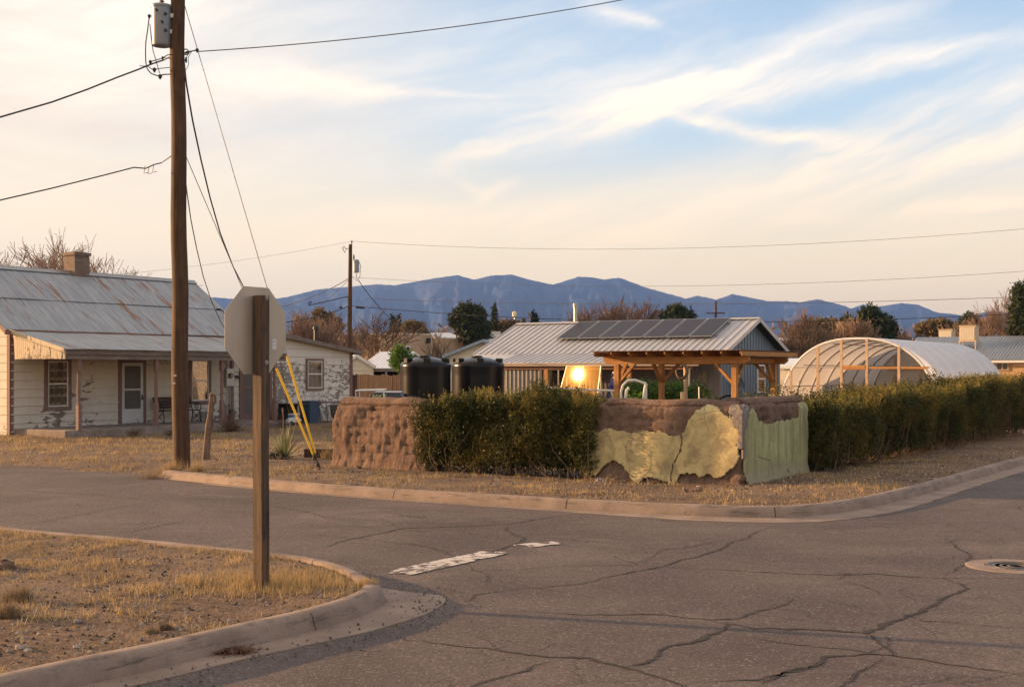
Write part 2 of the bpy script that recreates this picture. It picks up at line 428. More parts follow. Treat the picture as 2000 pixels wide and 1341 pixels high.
def m_plaster(name, a, b, drip):
    m, t, p, v, o = base_mat(name)
    n = t.noise(v, 2.4, 8, .65, .3); st = t.noise(t.mapv(v, (5, 5, .5)), 2.2, 7, .65, .1); f = t.noise(v, 45, 3)
    c = t.mix(t.ramp(n, .3, .7), a, b)
    stain = t.mix(.62, a, (.17, .12, .085)); c = t.mix(t.m('MULTIPLY', t.ramp(t.noise(v, 11, 6, .7, .4), .55, .70), .6), c, tuple(q * 1.25 for q in b))
    c = t.mix(t.m('MULTIPLY', t.ramp(st if drip else t.noise(v, 4.2, 7, .7, .5), .42, .64), .85), c, stain)
    if drip:
        sep = t.new('ShaderNodeSeparateXYZ'); t.l.new(v, sep.inputs[0])
        c = t.mix(t.m('MULTIPLY', t.ramp(t.m('ADD', sep.outputs[2], t.m('MULTIPLY', st, .5)), .75, .40), .7), c, (.25, .215, .155))
    crk = t.new('ShaderNodeTexVoronoi', feature='DISTANCE_TO_EDGE'); t.l.new(t.mapv(v, (1, 1, .8)), crk.inputs[0]); crk.inputs['Scale'].default_value = 1.6
    ck = t.m('MULTIPLY', t.ramp(crk.outputs[0], .012, .002), t.ramp(t.noise(v, 1.3, 3), .5, .6))
    c = t.mix(t.m('MULTIPLY', ck, .8), c, (.1, .07, .05))
    t.put(p.inputs['Base Color'], c); p.inputs['Roughness'].default_value = .85; bump(t, p, t.m('ADD', t.m('MULTIPLY', f, .15), n), .35, .012)
    return m
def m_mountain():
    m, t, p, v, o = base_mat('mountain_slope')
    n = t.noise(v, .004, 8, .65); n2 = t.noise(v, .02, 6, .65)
    c = t.mix(t.ramp(n, .38, .62), (.014, .036, .10), (.05, .065, .12)); c = t.mix(t.m('MULTIPLY', t.ramp(n2, .55, .7), .4), c, (.11, .11, .13))  # blue of the distance and sunlit relief put into the slope colours
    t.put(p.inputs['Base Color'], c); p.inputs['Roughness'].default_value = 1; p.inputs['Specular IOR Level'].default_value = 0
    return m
def m_pole():
    m, t, p, v, o = base_mat('pole_wood')
    n = t.noise(t.mapv(v, (14, 14, .35)), 2.5, 7, .7, .3); n2 = t.noise(t.mapv(v, (45, 45, .9)), 2, 4, .65); b = t.noise(v, 1.2, 4, .6)
    c = t.mix(t.ramp(n, .32, .68), (.03, .014, .006), (.105, .050, .022)); c = t.mix(t.m('MULTIPLY', t.ramp(b, .4, .7), .4), c, (.15, .080, .038))
    ck = t.ramp(n2, .36, .42); c = t.mix(ck, (.03, .018, .012), c)
    t.put(p.inputs['Base Color'], c); p.inputs['Roughness'].default_value = .85; bump(t, p, t.m('ADD', n, ck), .7, .015)
    return m
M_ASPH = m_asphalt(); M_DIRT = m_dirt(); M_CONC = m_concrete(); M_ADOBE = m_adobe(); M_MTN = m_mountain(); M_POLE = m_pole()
M_PLY = m_plaster('ochre_plaster', (.42, .35, .175), (.54, .44, .22), False)
M_PLG = m_plaster('green_plaster', (.28, .29, .14), (.40, .40, .20), True)
M_CEM = simple('grey_cement', (.24, .21, .20), .9, .4, 14, bmp=.8, dist=.03)
M_CRACK = simple('crack_fill', (.022, .019, .018), .95, .3, 20)
M_PAINT = peel('road_paint', (.52, .48, .45), (.13, .105, .1), .54, 6.5, stretch=(1, 1, 1), dirt=.4)
M_IRON = simple('cast_iron', (.19, .165, .15), .6, .4, 30, metal=.6, bmp=.3)
M_SIDE = peel('porch_siding_paint', (.62, .56, .48), (.25, .19, .15), .60, 2.6, (0.25, 1.1, .075))
M_SIDE2 = peel('weathered_siding_paint', (.70, .65, .57), (.30, .25, .22), .505, 4.2, (2.9, 1.9, -.12), dirt=.15)
M_TRIM = peel('mauve_trim_paint', (.21, .12, .10), (.30, .22, .17), .57, 7, None)
M_FASC = wood('weathered_fascia', (.24, .19, .155), (.14, .105, .085), 1)
M_RUSTROOF = metal_roof('old_corrugated_iron', (.36, .39, .43), (.24, .27, .32), rust=.9, axis=0, thr=.56, rough=.55, metal=.35)
M_SEAM = metal_roof('galvalume_roof', (.50, .49, .50), (.40, .40, .42), axis=1, rough=.45, metal=.35)
M_GREYROOF = metal_roof('grey_corrugated_steel', (.27, .29, .31), (.20, .22, .25), axis=1, rough=.5, metal=.35)
M_BLUEROOF = metal_roof('blue_grey_roofing', (.26, .34, .42), (.2, .27, .35), axis=1, rough=.5, metal=.2)
M_WHITEROOF = metal_roof('white_sheet_roof', (.72, .75, .80), (.6, .63, .68), axis=1, rough=.5, metal=.1)
M_CEDAR = wood('oiled_cedar', (.56, .27, .085), (.33, .145, .045), 2)
M_CEDARX = wood('oiled_cedar_beam', (.56, .27, .085), (.33, .145, .045), 0)
M_POST = wood('weathered_signpost', (.135, .078, .042), (.035, .022, .015), 2)
M_OLDPOST = wood('silvered_fence_wood', (.24, .15, .10), (.07, .045, .035), 2)
M_FENCE = wood('brown_picket_wood', (.095, .048, .03), (.035, .018, .012), 2)
M_ALU = simple('sign_aluminium', (.52, .44, .36), .38, .24, 3, metal=.4, bmp=.03, stretch=(1, 1, .3))
M_STEEL = simple('galvanised_steel', (.42, .42, .42), .42, .3, 14, metal=.8, bmp=.05)
M_TRAFO = simple('transformer_paint', (.21, .23, .27), .38, .1, 5, metal=.2, bmp=.02)
M_DKMETAL = simple('dark_metal', (.05, .045, .042), .5, .3, 20, metal=.5)
M_WIRE = simple('cable_black', (.028, .024, .022), .6, .2, 4, bmp=0)
M_WIREG = simple('bare_wire', (.17, .15, .14), .5, .2, 4, metal=.5, bmp=0)
M_YEL = simple('yellow_guard_plastic', (.82, .50, .02), .4, .12, 5, bmp=.02)
M_PORC = simple('brown_porcelain', (.20, .17, .16), .25, .2, 8, bmp=0)
M_TANK = simple('black_polyethylene', (.005, .005, .007), .25, .25, 3, bmp=.01, spec=.24)
M_BLUEW = simple('blue_steel_siding', (.12, .18, .235), .45, .14, 3, metal=.15, bmp=.04)
M_SHADEW = simple('brown_grey_shaded', (.20, .18, .17), .5, .2, 3, metal=.2, bmp=.04)  # shade on the blue house's porch wall put into colour; plain brown-grey elsewhere
M_GALV = simple('galvanised_siding', (.42, .40, .38), .42, .25, 5, metal=.55, bmp=.05, stretch=(1, 1, .2))
M_DARK = simple('dark_opening', (.02, .016, .014), .8, .3, 5, bmp=0)  # near-black: the dark of unlit rooms and openings put into the colour
M_PV = None
def m_pv():
    m, t, p, v, o = base_mat('solar_cells')
    sep = t.new('ShaderNodeSeparateXYZ'); t.l.new(v, sep.inputs[0])
    g1 = t.m('LESS_THAN', t.m('FRACT', t.m('MULTIPLY', sep.outputs[0], 6.0)), .06); g2 = t.m('LESS_THAN', t.m('FRACT', t.m('MULTIPLY', sep.outputs[1], 6.2)), .07)
    g = t.m('MAXIMUM', g1, g2)
    t.put(p.inputs['Base Color'], t.mix(t.m('MULTIPLY', g, .5), (.022, .021, .032), (.10, .10, .13))); p.inputs['Roughness'].default_value = .4; p.inputs['Specular IOR Level'].default_value = .16
    p.inputs['Coat Weight'].default_value = .0; p.inputs['Coat Roughness'].default_value = .1
    return m
M_PV = m_pv()
M_WHITEP = simple('white_paint', (.74, .72, .69), .5, .12, 6, bmp=.05)
M_PVC = simple('white_pvc', (.66, .62, .58), .45, .12, 6, bmp=.02)
M_CREAM = simple('cream_siding', (.70, .61, .47), .7, .12, 5, bmp=.05)
M_TAN = simple('tan_stucco', (.46, .33, .215), .9, .14, 7, bmp=.4)
M_TAN2 = simple('orange_stucco', (.58, .36, .18), .9, .14, 7, bmp=.4)
M_COOLER = simple('beige_cooler_paint', (.60, .47, .32), .6, .15, 7, bmp=.05)
M_GLASS = glassmat('window_glass', (.85, .82, .78), .04, .45)
M_CURT = simple('curtain_cloth', (.36, .30, .23), .9, .3, 9, stretch=(1, 5, .2))
M_CURTW = simple('pale_curtain_cloth', (.46, .43, .38), .9, .25, 9, stretch=(1, 5, .2))
M_POLY = glassmat('greenhouse_film', (.95, .95, .97), .25, .6, .96, (.93, .90, .90))
M_POLYC = glassmat('polycarbonate_sheet', (.9, .86, .8), .2, .8, .8, (.72, .66, .58))
M_BRICK = None
def m_brick():
    m, t, p, v, o = base_mat('old_brick')
    b = t.new('ShaderNodeTexBrick'); vv = t.new('ShaderNodeCombineXYZ'); sep = t.new('ShaderNodeSeparateXYZ'); t.l.new(v, sep.inputs[0])
    t.put(vv.inputs[0], t.m('ADD', sep.outputs[0], sep.outputs[1])); t.put(vv.inputs[1], sep.outputs[2]); t.l.new(vv.outputs[0], b.inputs[0])
    b.inputs['Scale'].default_value = 1; b.inputs['Brick Width'].default_value = .21; b.inputs['Row Height'].default_value = .078; b.inputs['Mortar Size'].default_value = .008
    b.inputs['Color1'].default_value = (.14, .095, .072, 1); b.inputs['Color2'].default_value = (.21, .155, .122, 1); b.inputs['Mortar'].default_value = (.16, .13, .11, 1)
    t.l.new(b.outputs[0], p.inputs['Base Color']); p.inputs['Roughness'].default_value = .9; bump(t, p, b.outputs['Fac'], -.5, .01)
    return m
M_BRICK = m_brick()
M_GRASS = leafmat('dry_grass', (.27, .185, .085), (.58, .43, .225), (.30, .225, .13), .3, .7)
M_GRASSG = leafmat('grey_dead_weed', (.20, .15, .10), (.34, .25, .16), None, .2, .8)
M_LEAF = leafmat('hedge_leaf', (.016, .024, .006), (.075, .082, .018), (.125, .105, .022), .25, .55)
M_LEAF2 = leafmat('hedge_leaf_fine', (.016, .024, .006), (.075, .080, .018), (.15, .115, .022), .25, .55)
M_SHOOT = leafmat('hedge_sunlit_shoot', (.10, .10, .02), (.30, .24, .05), (.36, .25, .06), .35, .5)  # shoot leaves kept golden: sun on the hedge top put into their colour
M_STEM = simple('hedge_stem', (.17, .11, .07), .85, .4, 20)
M_PINE = leafmat('pine_needle', (.022, .034, .014), (.06, .075, .028), None, .1, .7)
M_CYP = leafmat('cypress_leaf', (.010, .018, .010), (.030, .042, .020), None, .05, .8)
M_GREEN = leafmat('fresh_green_leaf', (.045, .11, .018), (.13, .22, .03), None, .3, .5)
M_LIME = leafmat('lime_leaf', (.10, .30, .02), (.22, .44, .04), None, .35, .5)
M_YUC = leafmat('yucca_leaf', (.14, .16, .055), (.42, .40, .20), None, .1, .5)
M_TWIG = simple('bare_twig', (.21, .135, .10), .85, .35, 3)
M_TWIGL = simple('pale_bare_twig', (.27, .175, .11), .85, .3, 3)
M_BARK = simple('bark', (.15, .10, .07), .9, .4, 8)
M_BUSH = leafmat('brush_leaf', (.14, .10, .045), (.25, .16, .08), (.10, .09, .04), .15, .8)
M_BLUEB = simple('blue_bin_plastic', (.045, .085, .15), .5, .15, 5)
M_STONE = simple('stone', (.34, .29, .25), .9, .4, 14, bmp=.6)
M_DKSTONE = simple('dark_gravel', (.045, .038, .035), .9, .4, 14)
M_TARP = simple('purple_blue_tarp', (.06, .045, .19), .55, .2, 4)
M_ROPE = simple('rope', (.30, .20, .12), .9, .3, 30)
M_DISH = simple('turquoise_plastic', (.22, .45, .48), .4, .1, 4)
M_RED = simple('rust_steel_beam', (.24, .10, .04), .7, .4, 9)
# ================================================================== THE SETTING
def smooth_line(pts, step=.12):
    P = [Vector((p[0], p[1])) for p in pts]; P = [P[0] * 2 - P[1]] + P + [P[-1] * 2 - P[-2]]; out = []
    for i in range(1, len(P) - 2):
        a, b, c, d = P[i - 1:i + 3]; n = max(1, int((c - b).length / step))
        for k in range(n):
            t = k / n
            out.append(.5 * ((2 * b) + (c - a) * t + (2 * a - 5 * b + 4 * c - d) * t * t + (3 * b - a - 3 * c + d) * t ** 3))
    out.append(P[-2])
    for _ in range(6):
        out = [out[0]] + [(out[i - 1] + out[i] * 2 + out[i + 1]) / 4 for i in range(1, len(out) - 1)] + [out[-1]]
    return out
FARK = smooth_line([gnd(*p) for p in ((312, 934), (600, 962), (900, 983), (1250, 1003), (1400, 1010), (1520, 1012), (1600, 1007), (1700, 992), (1800, 967), (1900, 937), (2000, 908))])
d_ = (FARK[-1] - FARK[-12]).normalized(); FARK += [FARK[-1] + d_ * (.5 * k) for k in range(1, 60)]
T_ = lambda px, py: gnd(px, py, .15)
NEARK = smooth_line([T_(0, 1026) + Vector((-12 * .858, 12 * .513, 0)), T_(0, 1026), T_(200, 1043), T_(400, 1062), T_(560, 1078), T_(650, 1092), T_(712, 1112), T_(748, 1137), gnd(765, 1170), gnd(740, 1190), gnd(690, 1212),
                     gnd(610, 1236), gnd(477, 1267), gnd(279, 1317), gnd(171, 1339), gnd(171, 1339) + Vector((-3.5, -4.9, 0))])
def sweep(mb, line, prof, inward, seg=3.05, gap=.014, start=0.0):
    """prof: (offset towards the kerb's back, height)"""
    L = [0]
    for a, b in zip(line, line[1:]): L.append(L[-1] + (b - a).length)
    def pt(s):
        i = max(0, min(len(line) - 2, int(np.searchsorted(L, s)) - 1)); u = (s - L[i]) / max(L[i + 1] - L[i], 1e-6)
        p = line[i].lerp(line[i + 1], u); i0 = max(0, i - 2); i1 = min(len(line) - 1, i + 3); d = (line[i1] - line[i0]).normalized()
        return p, Vector((-d.y, d.x)) * inward
    s = start
    while s < L[-1] - .05:
        e = min(s + seg, L[-1]); k = max(2, int((e - s) / .13)); vs = []; n = len(prof)
        for j in range(k + 1):
            q = s + gap / 2 + (e - s - gap) * j / k; p, nn = pt(q)
            for o, z in prof:
                w = p + nn * (o + .006 * fbm(q * 1.3, z * 9, 3)); vs.append((w.x, w.y, z + .005 * fbm(q * .9, o * 4, 5)))
        fs = [(j * n + i, j * n + i + 1, (j + 1) * n + i + 1, (j + 1) * n + i) for j in range(k) for i in range(n - 1)]
        fs += [tuple(range(n)), tuple(k * n + i for i in range(n - 1, -1, -1))]
        mb._a(vs, fs); s = e
PROF = [(0.0, -.10), (0.0, .015), (.015, .05), (.035, .115), (.06, .142), (.095, .152), (.17, .155), (.195, .145), (.20, -.10)]
# which side is the verge side of each line
km = MB(); sweep(km, FARK, PROF, +1 if ((FARK[40] - FARK[20]).x * .8368 + (FARK[40] - FARK[20]).y * -.5475) > 0 else -1, start=0.02)
tag(km.build('far_kerb', M_CONC, smooth=True), kind='structure')
km = MB(); sweep(km, NEARK, PROF, -1, start=1.9)
tag(km.build('near_kerb', M_CONC, smooth=True), kind='structure')
def gutter(name, line, side, i0, i1, wfun, z0=.012, z1=.0065):
    mb = MB(); vs = []; n = 5; rows = line[i0:i1]
    for j, p in enumerate(rows):
        a = line[max(0, i0 + j - 2)]; b = line[min(len(line) - 1, i0 + j + 2)]; d = (b - a).normalized(); nn = Vector((-d.y, d.x)) * side
        w = wfun(j / len(rows)) + .025 * fbm(p.x * 2.1, p.y * 2.1)
        for k in range(n): o = -.03 + (w + .03) * k / (n - 1); q = p + nn * o; vs.append((q.x, q.y, z0 + (z1 - z0) * k / (n - 1)))
        q = p + nn * (w + .01); vs.append((q.x, q.y, -.05))
    n = 6
    mb._a(vs, [(j * n + i, j * n + i + 1, (j + 1) * n + i + 1, (j + 1) * n + i) for j in range(len(rows) - 1) for i in range(n - 1)])
    tag(mb.build(name, M_CONC, smooth=True), kind='structure')
NF, NN = len(FARK), len(NEARK)
iC = min(range(NF), key=lambda i: (FARK[i] - gnd(1520, 1012).to_2d()).length)
gutter('far_gutter', FARK, -1, 12, NF - 2, lambda u: .10 + .42 * math.exp(-((u * (NF - 14) + 12 - iC) / 22) ** 2) + (.26 if u * (NF - 14) + 12 > iC else 0) * (1 - math.exp(-((u * (NF - 14) + 12 - iC) / 20) ** 2)))
iN = min(range(NN), key=lambda i: (NEARK[i] - gnd(765, 1170).to_2d()).length)
gutter('near_gutter', NEARK, +1, iN - 6, NN - 1, lambda u: (.30 * math.exp(-((u - .05) / .16) ** 2) + .22) * min(1, u * 14 + .1), .014, .008)

# ground as one sheet
def sdf(X, Y, line, closed):
    poly = np.array([(p.x, p.y) for p in closed]); a = poly; b = np.roll(poly, -1, 0)
    ins = np.zeros(X.shape, bool)
    for (x0, y0), (x1, y1) in zip(a, b):
        c = ((y0 > Y) != (y1 > Y)) & (X < (x1 - x0) * (Y - y0) / (y1 - y0 + 1e-12) + x0); ins ^= c
    ln = np.array([(p.x, p.y) for p in line]); d = np.full(X.shape, 1e9)
    for (x0, y0), (x1, y1) in zip(ln[:-1:2], ln[2::2]):
        dx, dy = x1 - x0, y1 - y0; t = np.clip(((X - x0) * dx + (Y - y0) * dy) / (dx * dx + dy * dy + 1e-12), 0, 1)
        d = np.minimum(d, np.hypot(X - x0 - t * dx, Y - y0 - t * dy))
    return np.where(ins, d, -d)
U = Vector((-.8368, .5475)); V_ = Vector((.5475, .8368))
roadL = FARK[0]
farline = [roadL + U * k for k in (400, 60, 30, 16, 10, 7, 5, 3.5, 2, 1)] + FARK
farpoly = farline + [FARK[-1] + V_ * 700, FARK[-1] + V_ * 9000, Vector((-9000, 14000)), roadL + U * 9000]
nearline = [NEARK[0] + U * 300] + NEARK + [NEARK[-1] - V_ * 60]
nearpoly = nearline + [Vector((-300, -120))]
def axis(lo, hi, step, a, b):
    m = list(np.arange(a, b, step)); l = []; x = a; s = step
    while x > lo: s *= 1.3; x -= s; l.append(x)
    r = []; x = m[-1]; s = step
    while x < hi: s *= 1.3; x += s; r.append(x)
    return np.clip(np.array(l[::-1] + m + r), -9050, 9050)
gx = axis(-9000, 9000, .13, -13, 13.5); gy = axis(-60, 9000, .13, 6, 33)
GX, GY = np.meshgrid(gx, gy)
sF = sdf(GX, GY, farline, farpoly); sN = sdf(GX, GY, nearline, nearpoly)
nz = np.zeros(GX.shape)
for j in range(GX.shape[0]):
    if gy[j] > 120: continue
    for i in range(GX.shape[1]):
        if abs(gx[i]) < 60 and (sF[j, i] > 0 or sN[j, i] > 0):
            nz[j, i] = .022 * mnoise.noise((gx[i] * 1.7, gy[j] * 1.7, 0)) + .014 * mnoise.noise((gx[i] * 5.1, gy[j] * 5.1, 4)) + .05 * mnoise.noise((gx[i] * .22, gy[j] * .22, 2))
ss = lambda a, b, t: (lambda q: q * q * (3 - 2 * q))(np.clip((t - a) / (b - a), 0, 1))
kerbed = ss(-6.9, -6.2, GX)                                # the kerb begins by the utility pole
zF = (kerbed * (.13 - .09 * ss(1.5, 6.0, sF)) * ss(.06, .17, sF) + (1 - kerbed) * (-.02 + .07 * ss(0, 1.6, sF))) + nz * ss(.1, .7, sF)
zN = .125 * ss(.06, .17, sN) + nz * ss(.15, .8, sN)
GZ = np.where(sF > 0, zF, np.where(sN > 0, zN, -.06))
far = np.hypot(GX, GY); GZ = np.where((far > 250), np.maximum(GZ, .04) + (far - 250) * .006, GZ)
def ground_z(x, y):
    i = int(np.clip(np.searchsorted(gx, x) - 1, 0, len(gx) - 2)); j = int(np.clip(np.searchsorted(gy, y) - 1, 0, len(gy) - 2))
    u = (x - gx[i]) / (gx[i + 1] - gx[i]); v = (y - gy[j]) / (gy[j + 1] - gy[j])
    return GZ[j, i] * (1 - u) * (1 - v) + GZ[j, i + 1] * u * (1 - v) + GZ[j + 1, i] * (1 - u) * v + GZ[j + 1, i + 1] * u * v
ny, nx = GX.shape
idx = np.arange(ny * nx).reshape(ny, nx)
F = np.stack([idx[:-1, :-1], idx[:-1, 1:], idx[1:, 1:], idx[1:, :-1]], -1).reshape(-1, 4)
tag(link_mesh('ground', np_mesh('ground', np.stack([GX, GY, GZ], -1).reshape(-1, 3), F), M_DIRT, smooth=True), kind='structure')
rd = MB(); rx = [-150, -60, -20, 0, 20, 60, 150]; ry = [-40, 5, 15, 30, 60, 120, 240]
for i in range(6):
    for j in range(6): rd.quad((rx[i], ry[j], 0), (rx[i + 1], ry[j], 0), (rx[i + 1], ry[j + 1], 0), (rx[i], ry[j + 1], 0))
tag(rd.build('road', M_ASPH), kind='structure')

# cracks in the asphalt: dark thin ribbons of filler and dirt in the road's surface
def ribbon(mb, pts, w0, w1, jit, z=.004, seed=0, step=.028):
    P = [gnd(*p).to_2d() for p in pts]; out = []
    for a, b in zip(P, P[1:]):
        n = max(2, int((b - a).length / step))
        for k in range(n): out.append(a.lerp(b, k / n))
    out.append(P[-1]); vs = []
    N = len(out)
    for i, p in enumerate(out):
        d = (out[min(i + 1, N - 1)] - out[max(i - 1, 0)]).normalized(); nn = Vector((-d.y, d.x)); t = i / (N - 1)
        off = jit * (mnoise.noise((p.x * 2.2, p.y * 2.2, seed)) * 1.3 + .5 * mnoise.noise((p.x * 8, p.y * 8, seed + 3)) + .42 * mnoise.noise((p.x * 20, p.y * 20, seed + 5)))
        w = (w0 + (w1 - w0) * math.sin(math.pi * min(1, max(0, t)))) * (.55 + .9 * abs(mnoise.noise((p.x * 6, p.y * 6, seed + 9))) * 2)
        w *= min(1, 8 * t + .15, 8 * (1 - t) + .15); q = p + nn * off
        vs += [(*(q + nn * w / 2), z), (*(q - nn * w / 2), z)]
    mb._a(vs, [(2 * i, 2 * i + 1, 2 * i + 3, 2 * i + 2) for i in range(N - 1)])
CR = MB()
cr = [([(600, 1076), (690, 1052), (790, 1031), (880, 1028), (985, 1024), (1000, 1022), (1080, 1008), (1150, 1002)], .012, .03), ([(990, 1026), (985, 1036), (1025, 1050), (1010, 1062), (990, 1068), (955, 1078), (905, 1095)], .01, .035),
      ([(750, 1058), (830, 1068), (880, 1078), (905, 1092), (920, 1103)], .008, .022), ([(1025, 1050), (1100, 1054), (1220, 1060), (1300, 1066)], .006, .012),
      ([(918, 1150), (1040, 1148), (1130, 1140), (1220, 1118), (1290, 1105), (1390, 1078), (1490, 1035), (1530, 1025)], .01, .026),
      ([(1290, 1105), (1450, 1116), (1640, 1122), (1700, 1120), (1830, 1128), (1990, 1128), (2060, 1120)], .008, .020), ([(890, 1118), (1040, 1110), (1160, 1102), (1240, 1103), (1200, 1085), (1260, 1072)], .005, .012),
      ([(980, 1192), (1150, 1198), (1330, 1204), (1370, 1208), (1440, 1208), (1500, 1190), (1570, 1163)], .008, .024), ([(1415, 1214), (1420, 1225), (1380, 1246), (1310, 1262), (1280, 1280), (1230, 1300), (1215, 1305)], .015, .045),
      ([(785, 1248), (900, 1262), (1060, 1280), (1150, 1284), (1215, 1302), (1290, 1318), (1340, 1338), (1345, 1360)], .012, .035), ([(1080, 1291), (1000, 1315), (940, 1332), (890, 1350)], .01, .025),
      ([(1330, 1332), (1480, 1330), (1530, 1318), (1600, 1296), (1610, 1282), (1700, 1276), (1800, 1285), (1900, 1304), (2060, 1326)], .012, .030),
      ([(1480, 1335), (1560, 1304), (1600, 1296)], .02, .04), ([(1440, 1240), (1560, 1260), (1700, 1276), (1740, 1262), (1725, 1240)], .008, .018),
      ([(1370, 1208), (1470, 1226), (1600, 1230), (1690, 1236), (1740, 1212), (1800, 1196), (1850, 1165), (1885, 1148), (1875, 1138), (1830, 1128)], .018, .042),
      ([(1690, 1236), (1730, 1262), (1750, 1286)], .01, .02), ([(1640, 1132), (1650, 1120), (1700, 1120)], .006, .014), ([(1650, 1134), (1700, 1148), (1730, 1162)], .006, .014),
      ([(1895, 1048), (1860, 1058), (1870, 1072), (1900, 1085), (1890, 1100), (1850, 1118), (1820, 1128)], .008, .02), ([(1570, 1030), (1800, 1036), (2050, 1045)], .006, .012),
      ([(0, 956), (150, 964), (300, 978), (480, 972), (490, 970)], .008, .02), ([(60, 1022), (180, 1000), (300, 980)], .008, .02), ([(230, 1043), (300, 1030), (375, 1013)], .006, .02),
      ([(480, 978), (640, 1008), (760, 1020), (790, 1031)], .006, .014), ([(560, 1040), (700, 1052), (860, 1066)], .004, .010), ([(740, 1003), (770, 1000), (800, 998)], .004, .01),
      ([(600, 1005), (700, 1020), (740, 1018)], .004, .01), ([(905, 1178), (930, 1160), (1020, 1150)], .006, .016), ([(1700, 1185), (1800, 1212), (1980, 1225)], .005, .012),
      ([(1240, 1103), (1300, 1075), (1390, 1060), (1440, 1050)], .005, .012), ([(880, 1090), (950, 1120), (965, 1145)], .004, .012), ([(1560, 1390), (1640, 1340), (1700, 1300), (1720, 1280)], .008, .02)]
for k, (pts, a, b) in enumerate(cr): ribbon(CR, pts, a, b, .055, seed=k * 3.1)
tag(CR.build('road_crack', M_CRACK), kind='structure')

# worn white stop line
def worn_line(pa, pb, width, seed, ta=.30, tb=.62):
    a = gnd(*pa).to_2d(); b = gnd(*pb).to_2d(); d = (b - a); L = d.length; d.normalize(); nn = Vector((-d.y, d.x)); s = .022; mb = MB()
    for i in range(int(L / s)):
        for j in range(int(width / s)):
            x = i * s; y = j * s; q = a + d * x + nn * y
            edge = min(x / .25, (L - x) / .35, 1) * min(1, (y + .03) / .05, (width - y) / .05)
            f = mnoise.noise((q.x * 2.6, q.y * 2.6, seed)) * .6 + mnoise.noise((q.x * 7, q.y * 7, seed)) * .5 + mnoise.noise((q.x * 21, q.y * 21, seed)) * .22
            if f + edge * .95 < (ta if x < L * .6 else tb): continue
            q0 = q; mb.quad((q0.x, q0.y, .0075), *[(p.x, p.y, .0075) for p in (q0 + d * s, q0 + d * s + nn * s, q0 + nn * s)])
    return mb
wl = worn_line((800, 1124), (1003, 1079), .36, 1); w2 = worn_line((1028, 1070), (1106, 1062), .30, 5, .22, .3)
wl._a(w2.v, w2.f)
wlo = wl.build('road_marking', M_PAINT); tag(wlo, kind='structure')

# manhole with its concrete collar
mh = gnd(1985, 1106)
mr = empty('manhole', (mh.x, mh.y, 0), .3, 'round iron manhole cover set in a pale concrete collar in the road', 'manhole')
m = MB(); m.lathe([(.50, -.04), (.50, .004), (.48, .009), (.31, .009), (.31, -.02)], 40); m.build('collar', M_CONC, mr)
m = MB(); m.lathe([(.30, -.02), (.30, .012), (.275, .014), (.27, .006), (.0, .006)], 36)
for k in range(3): m.lathe([(.07 + .07 * k, .006), (.07 + .07 * k, .0095), (.095 + .07 * k, .0095), (.095 + .07 * k, .006)], 28)
m.build('cover', M_IRON, mr)

# mountains
def mountains():
    prof = [(-900, 640), (-400, 610), (0, 596), (200, 585), (330, 572), (410, 580), (450, 583), (500, 588), (560, 580), (620, 565), (680, 560), (735, 555), (770, 557), (800, 552), (850, 543), (893, 537), (925, 546), (960, 538), (1000, 536),
            (1030, 545), (1080, 556), (1130, 540), (1160, 542), (1180, 546), (1210, 542), (1260, 561), (1300, 572), (1340, 583), (1362, 577), (1400, 585), (1430, 574), (1470, 582), (1500, 588), (1535, 588), (1562, 590), (1598, 584), (1650, 597),
            (1662, 603), (1684, 594), (1712, 599), (1760, 592), (1790, 594), (1830, 610), (1860, 613), (1890, 617), (1930, 608), (1980, 611), (2100, 600), (2500, 620), (3000, 640)]
    px = np.arange(-900, 3000, 4.0); py = np.interp(px, [p[0] for p in prof], [p[1] for p in prof])
    rows = 34; V = []
    for j in range(rows):
        t = j / (rows - 6)                        # 0 foot .. 1 ridge .. >1 behind
        for i, p in enumerate(px):
            D = 3900 + 1900 * t + 260 * mnoise.noise((p * .006, 1.2, 0)); x = rr(p) * D
            H = (HOR - py[i]) / FPX * (5800 + 260 * mnoise.noise((p * .006, 1.2, 0))) + CAMH
            base = 22.0
            if t <= 1:
                spur = .5 + .5 * math.sin(p * .045 + 3 * mnoise.noise((p * .01, t * 1.4, 5)) + t * 1.2)
                k = t ** 1.25; h = base + (H - base) * k
                w = math.sin(math.pi * min(1, t)) ** .8
                h += (H - base) * w * (.34 * (spur - .45) + .32 * fbm(p * .026, t * 5.5, 1, 5) + .12 * fbm(p * .09, t * 6, 2, 3))
                h = min(h, base + (H - base) * (.30 + .70 * k) * .985 if t < 1 else h)
                if t == 1 or j == rows - 6: h += 2.2 * fbm(p * .12, 0, 9, 3)
            else: h = H * (1 - (t - 1) * 2.2)
            V.append((x, D, h))
    n = len(px); idx = np.arange(rows * n).reshape(rows, n)
    F = np.stack([idx[:-1, :-1], idx[:-1, 1:], idx[1:, 1:], idx[1:, :-1]], -1).reshape(-1, 4)
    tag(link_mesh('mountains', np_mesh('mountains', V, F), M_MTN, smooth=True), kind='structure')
mountains()

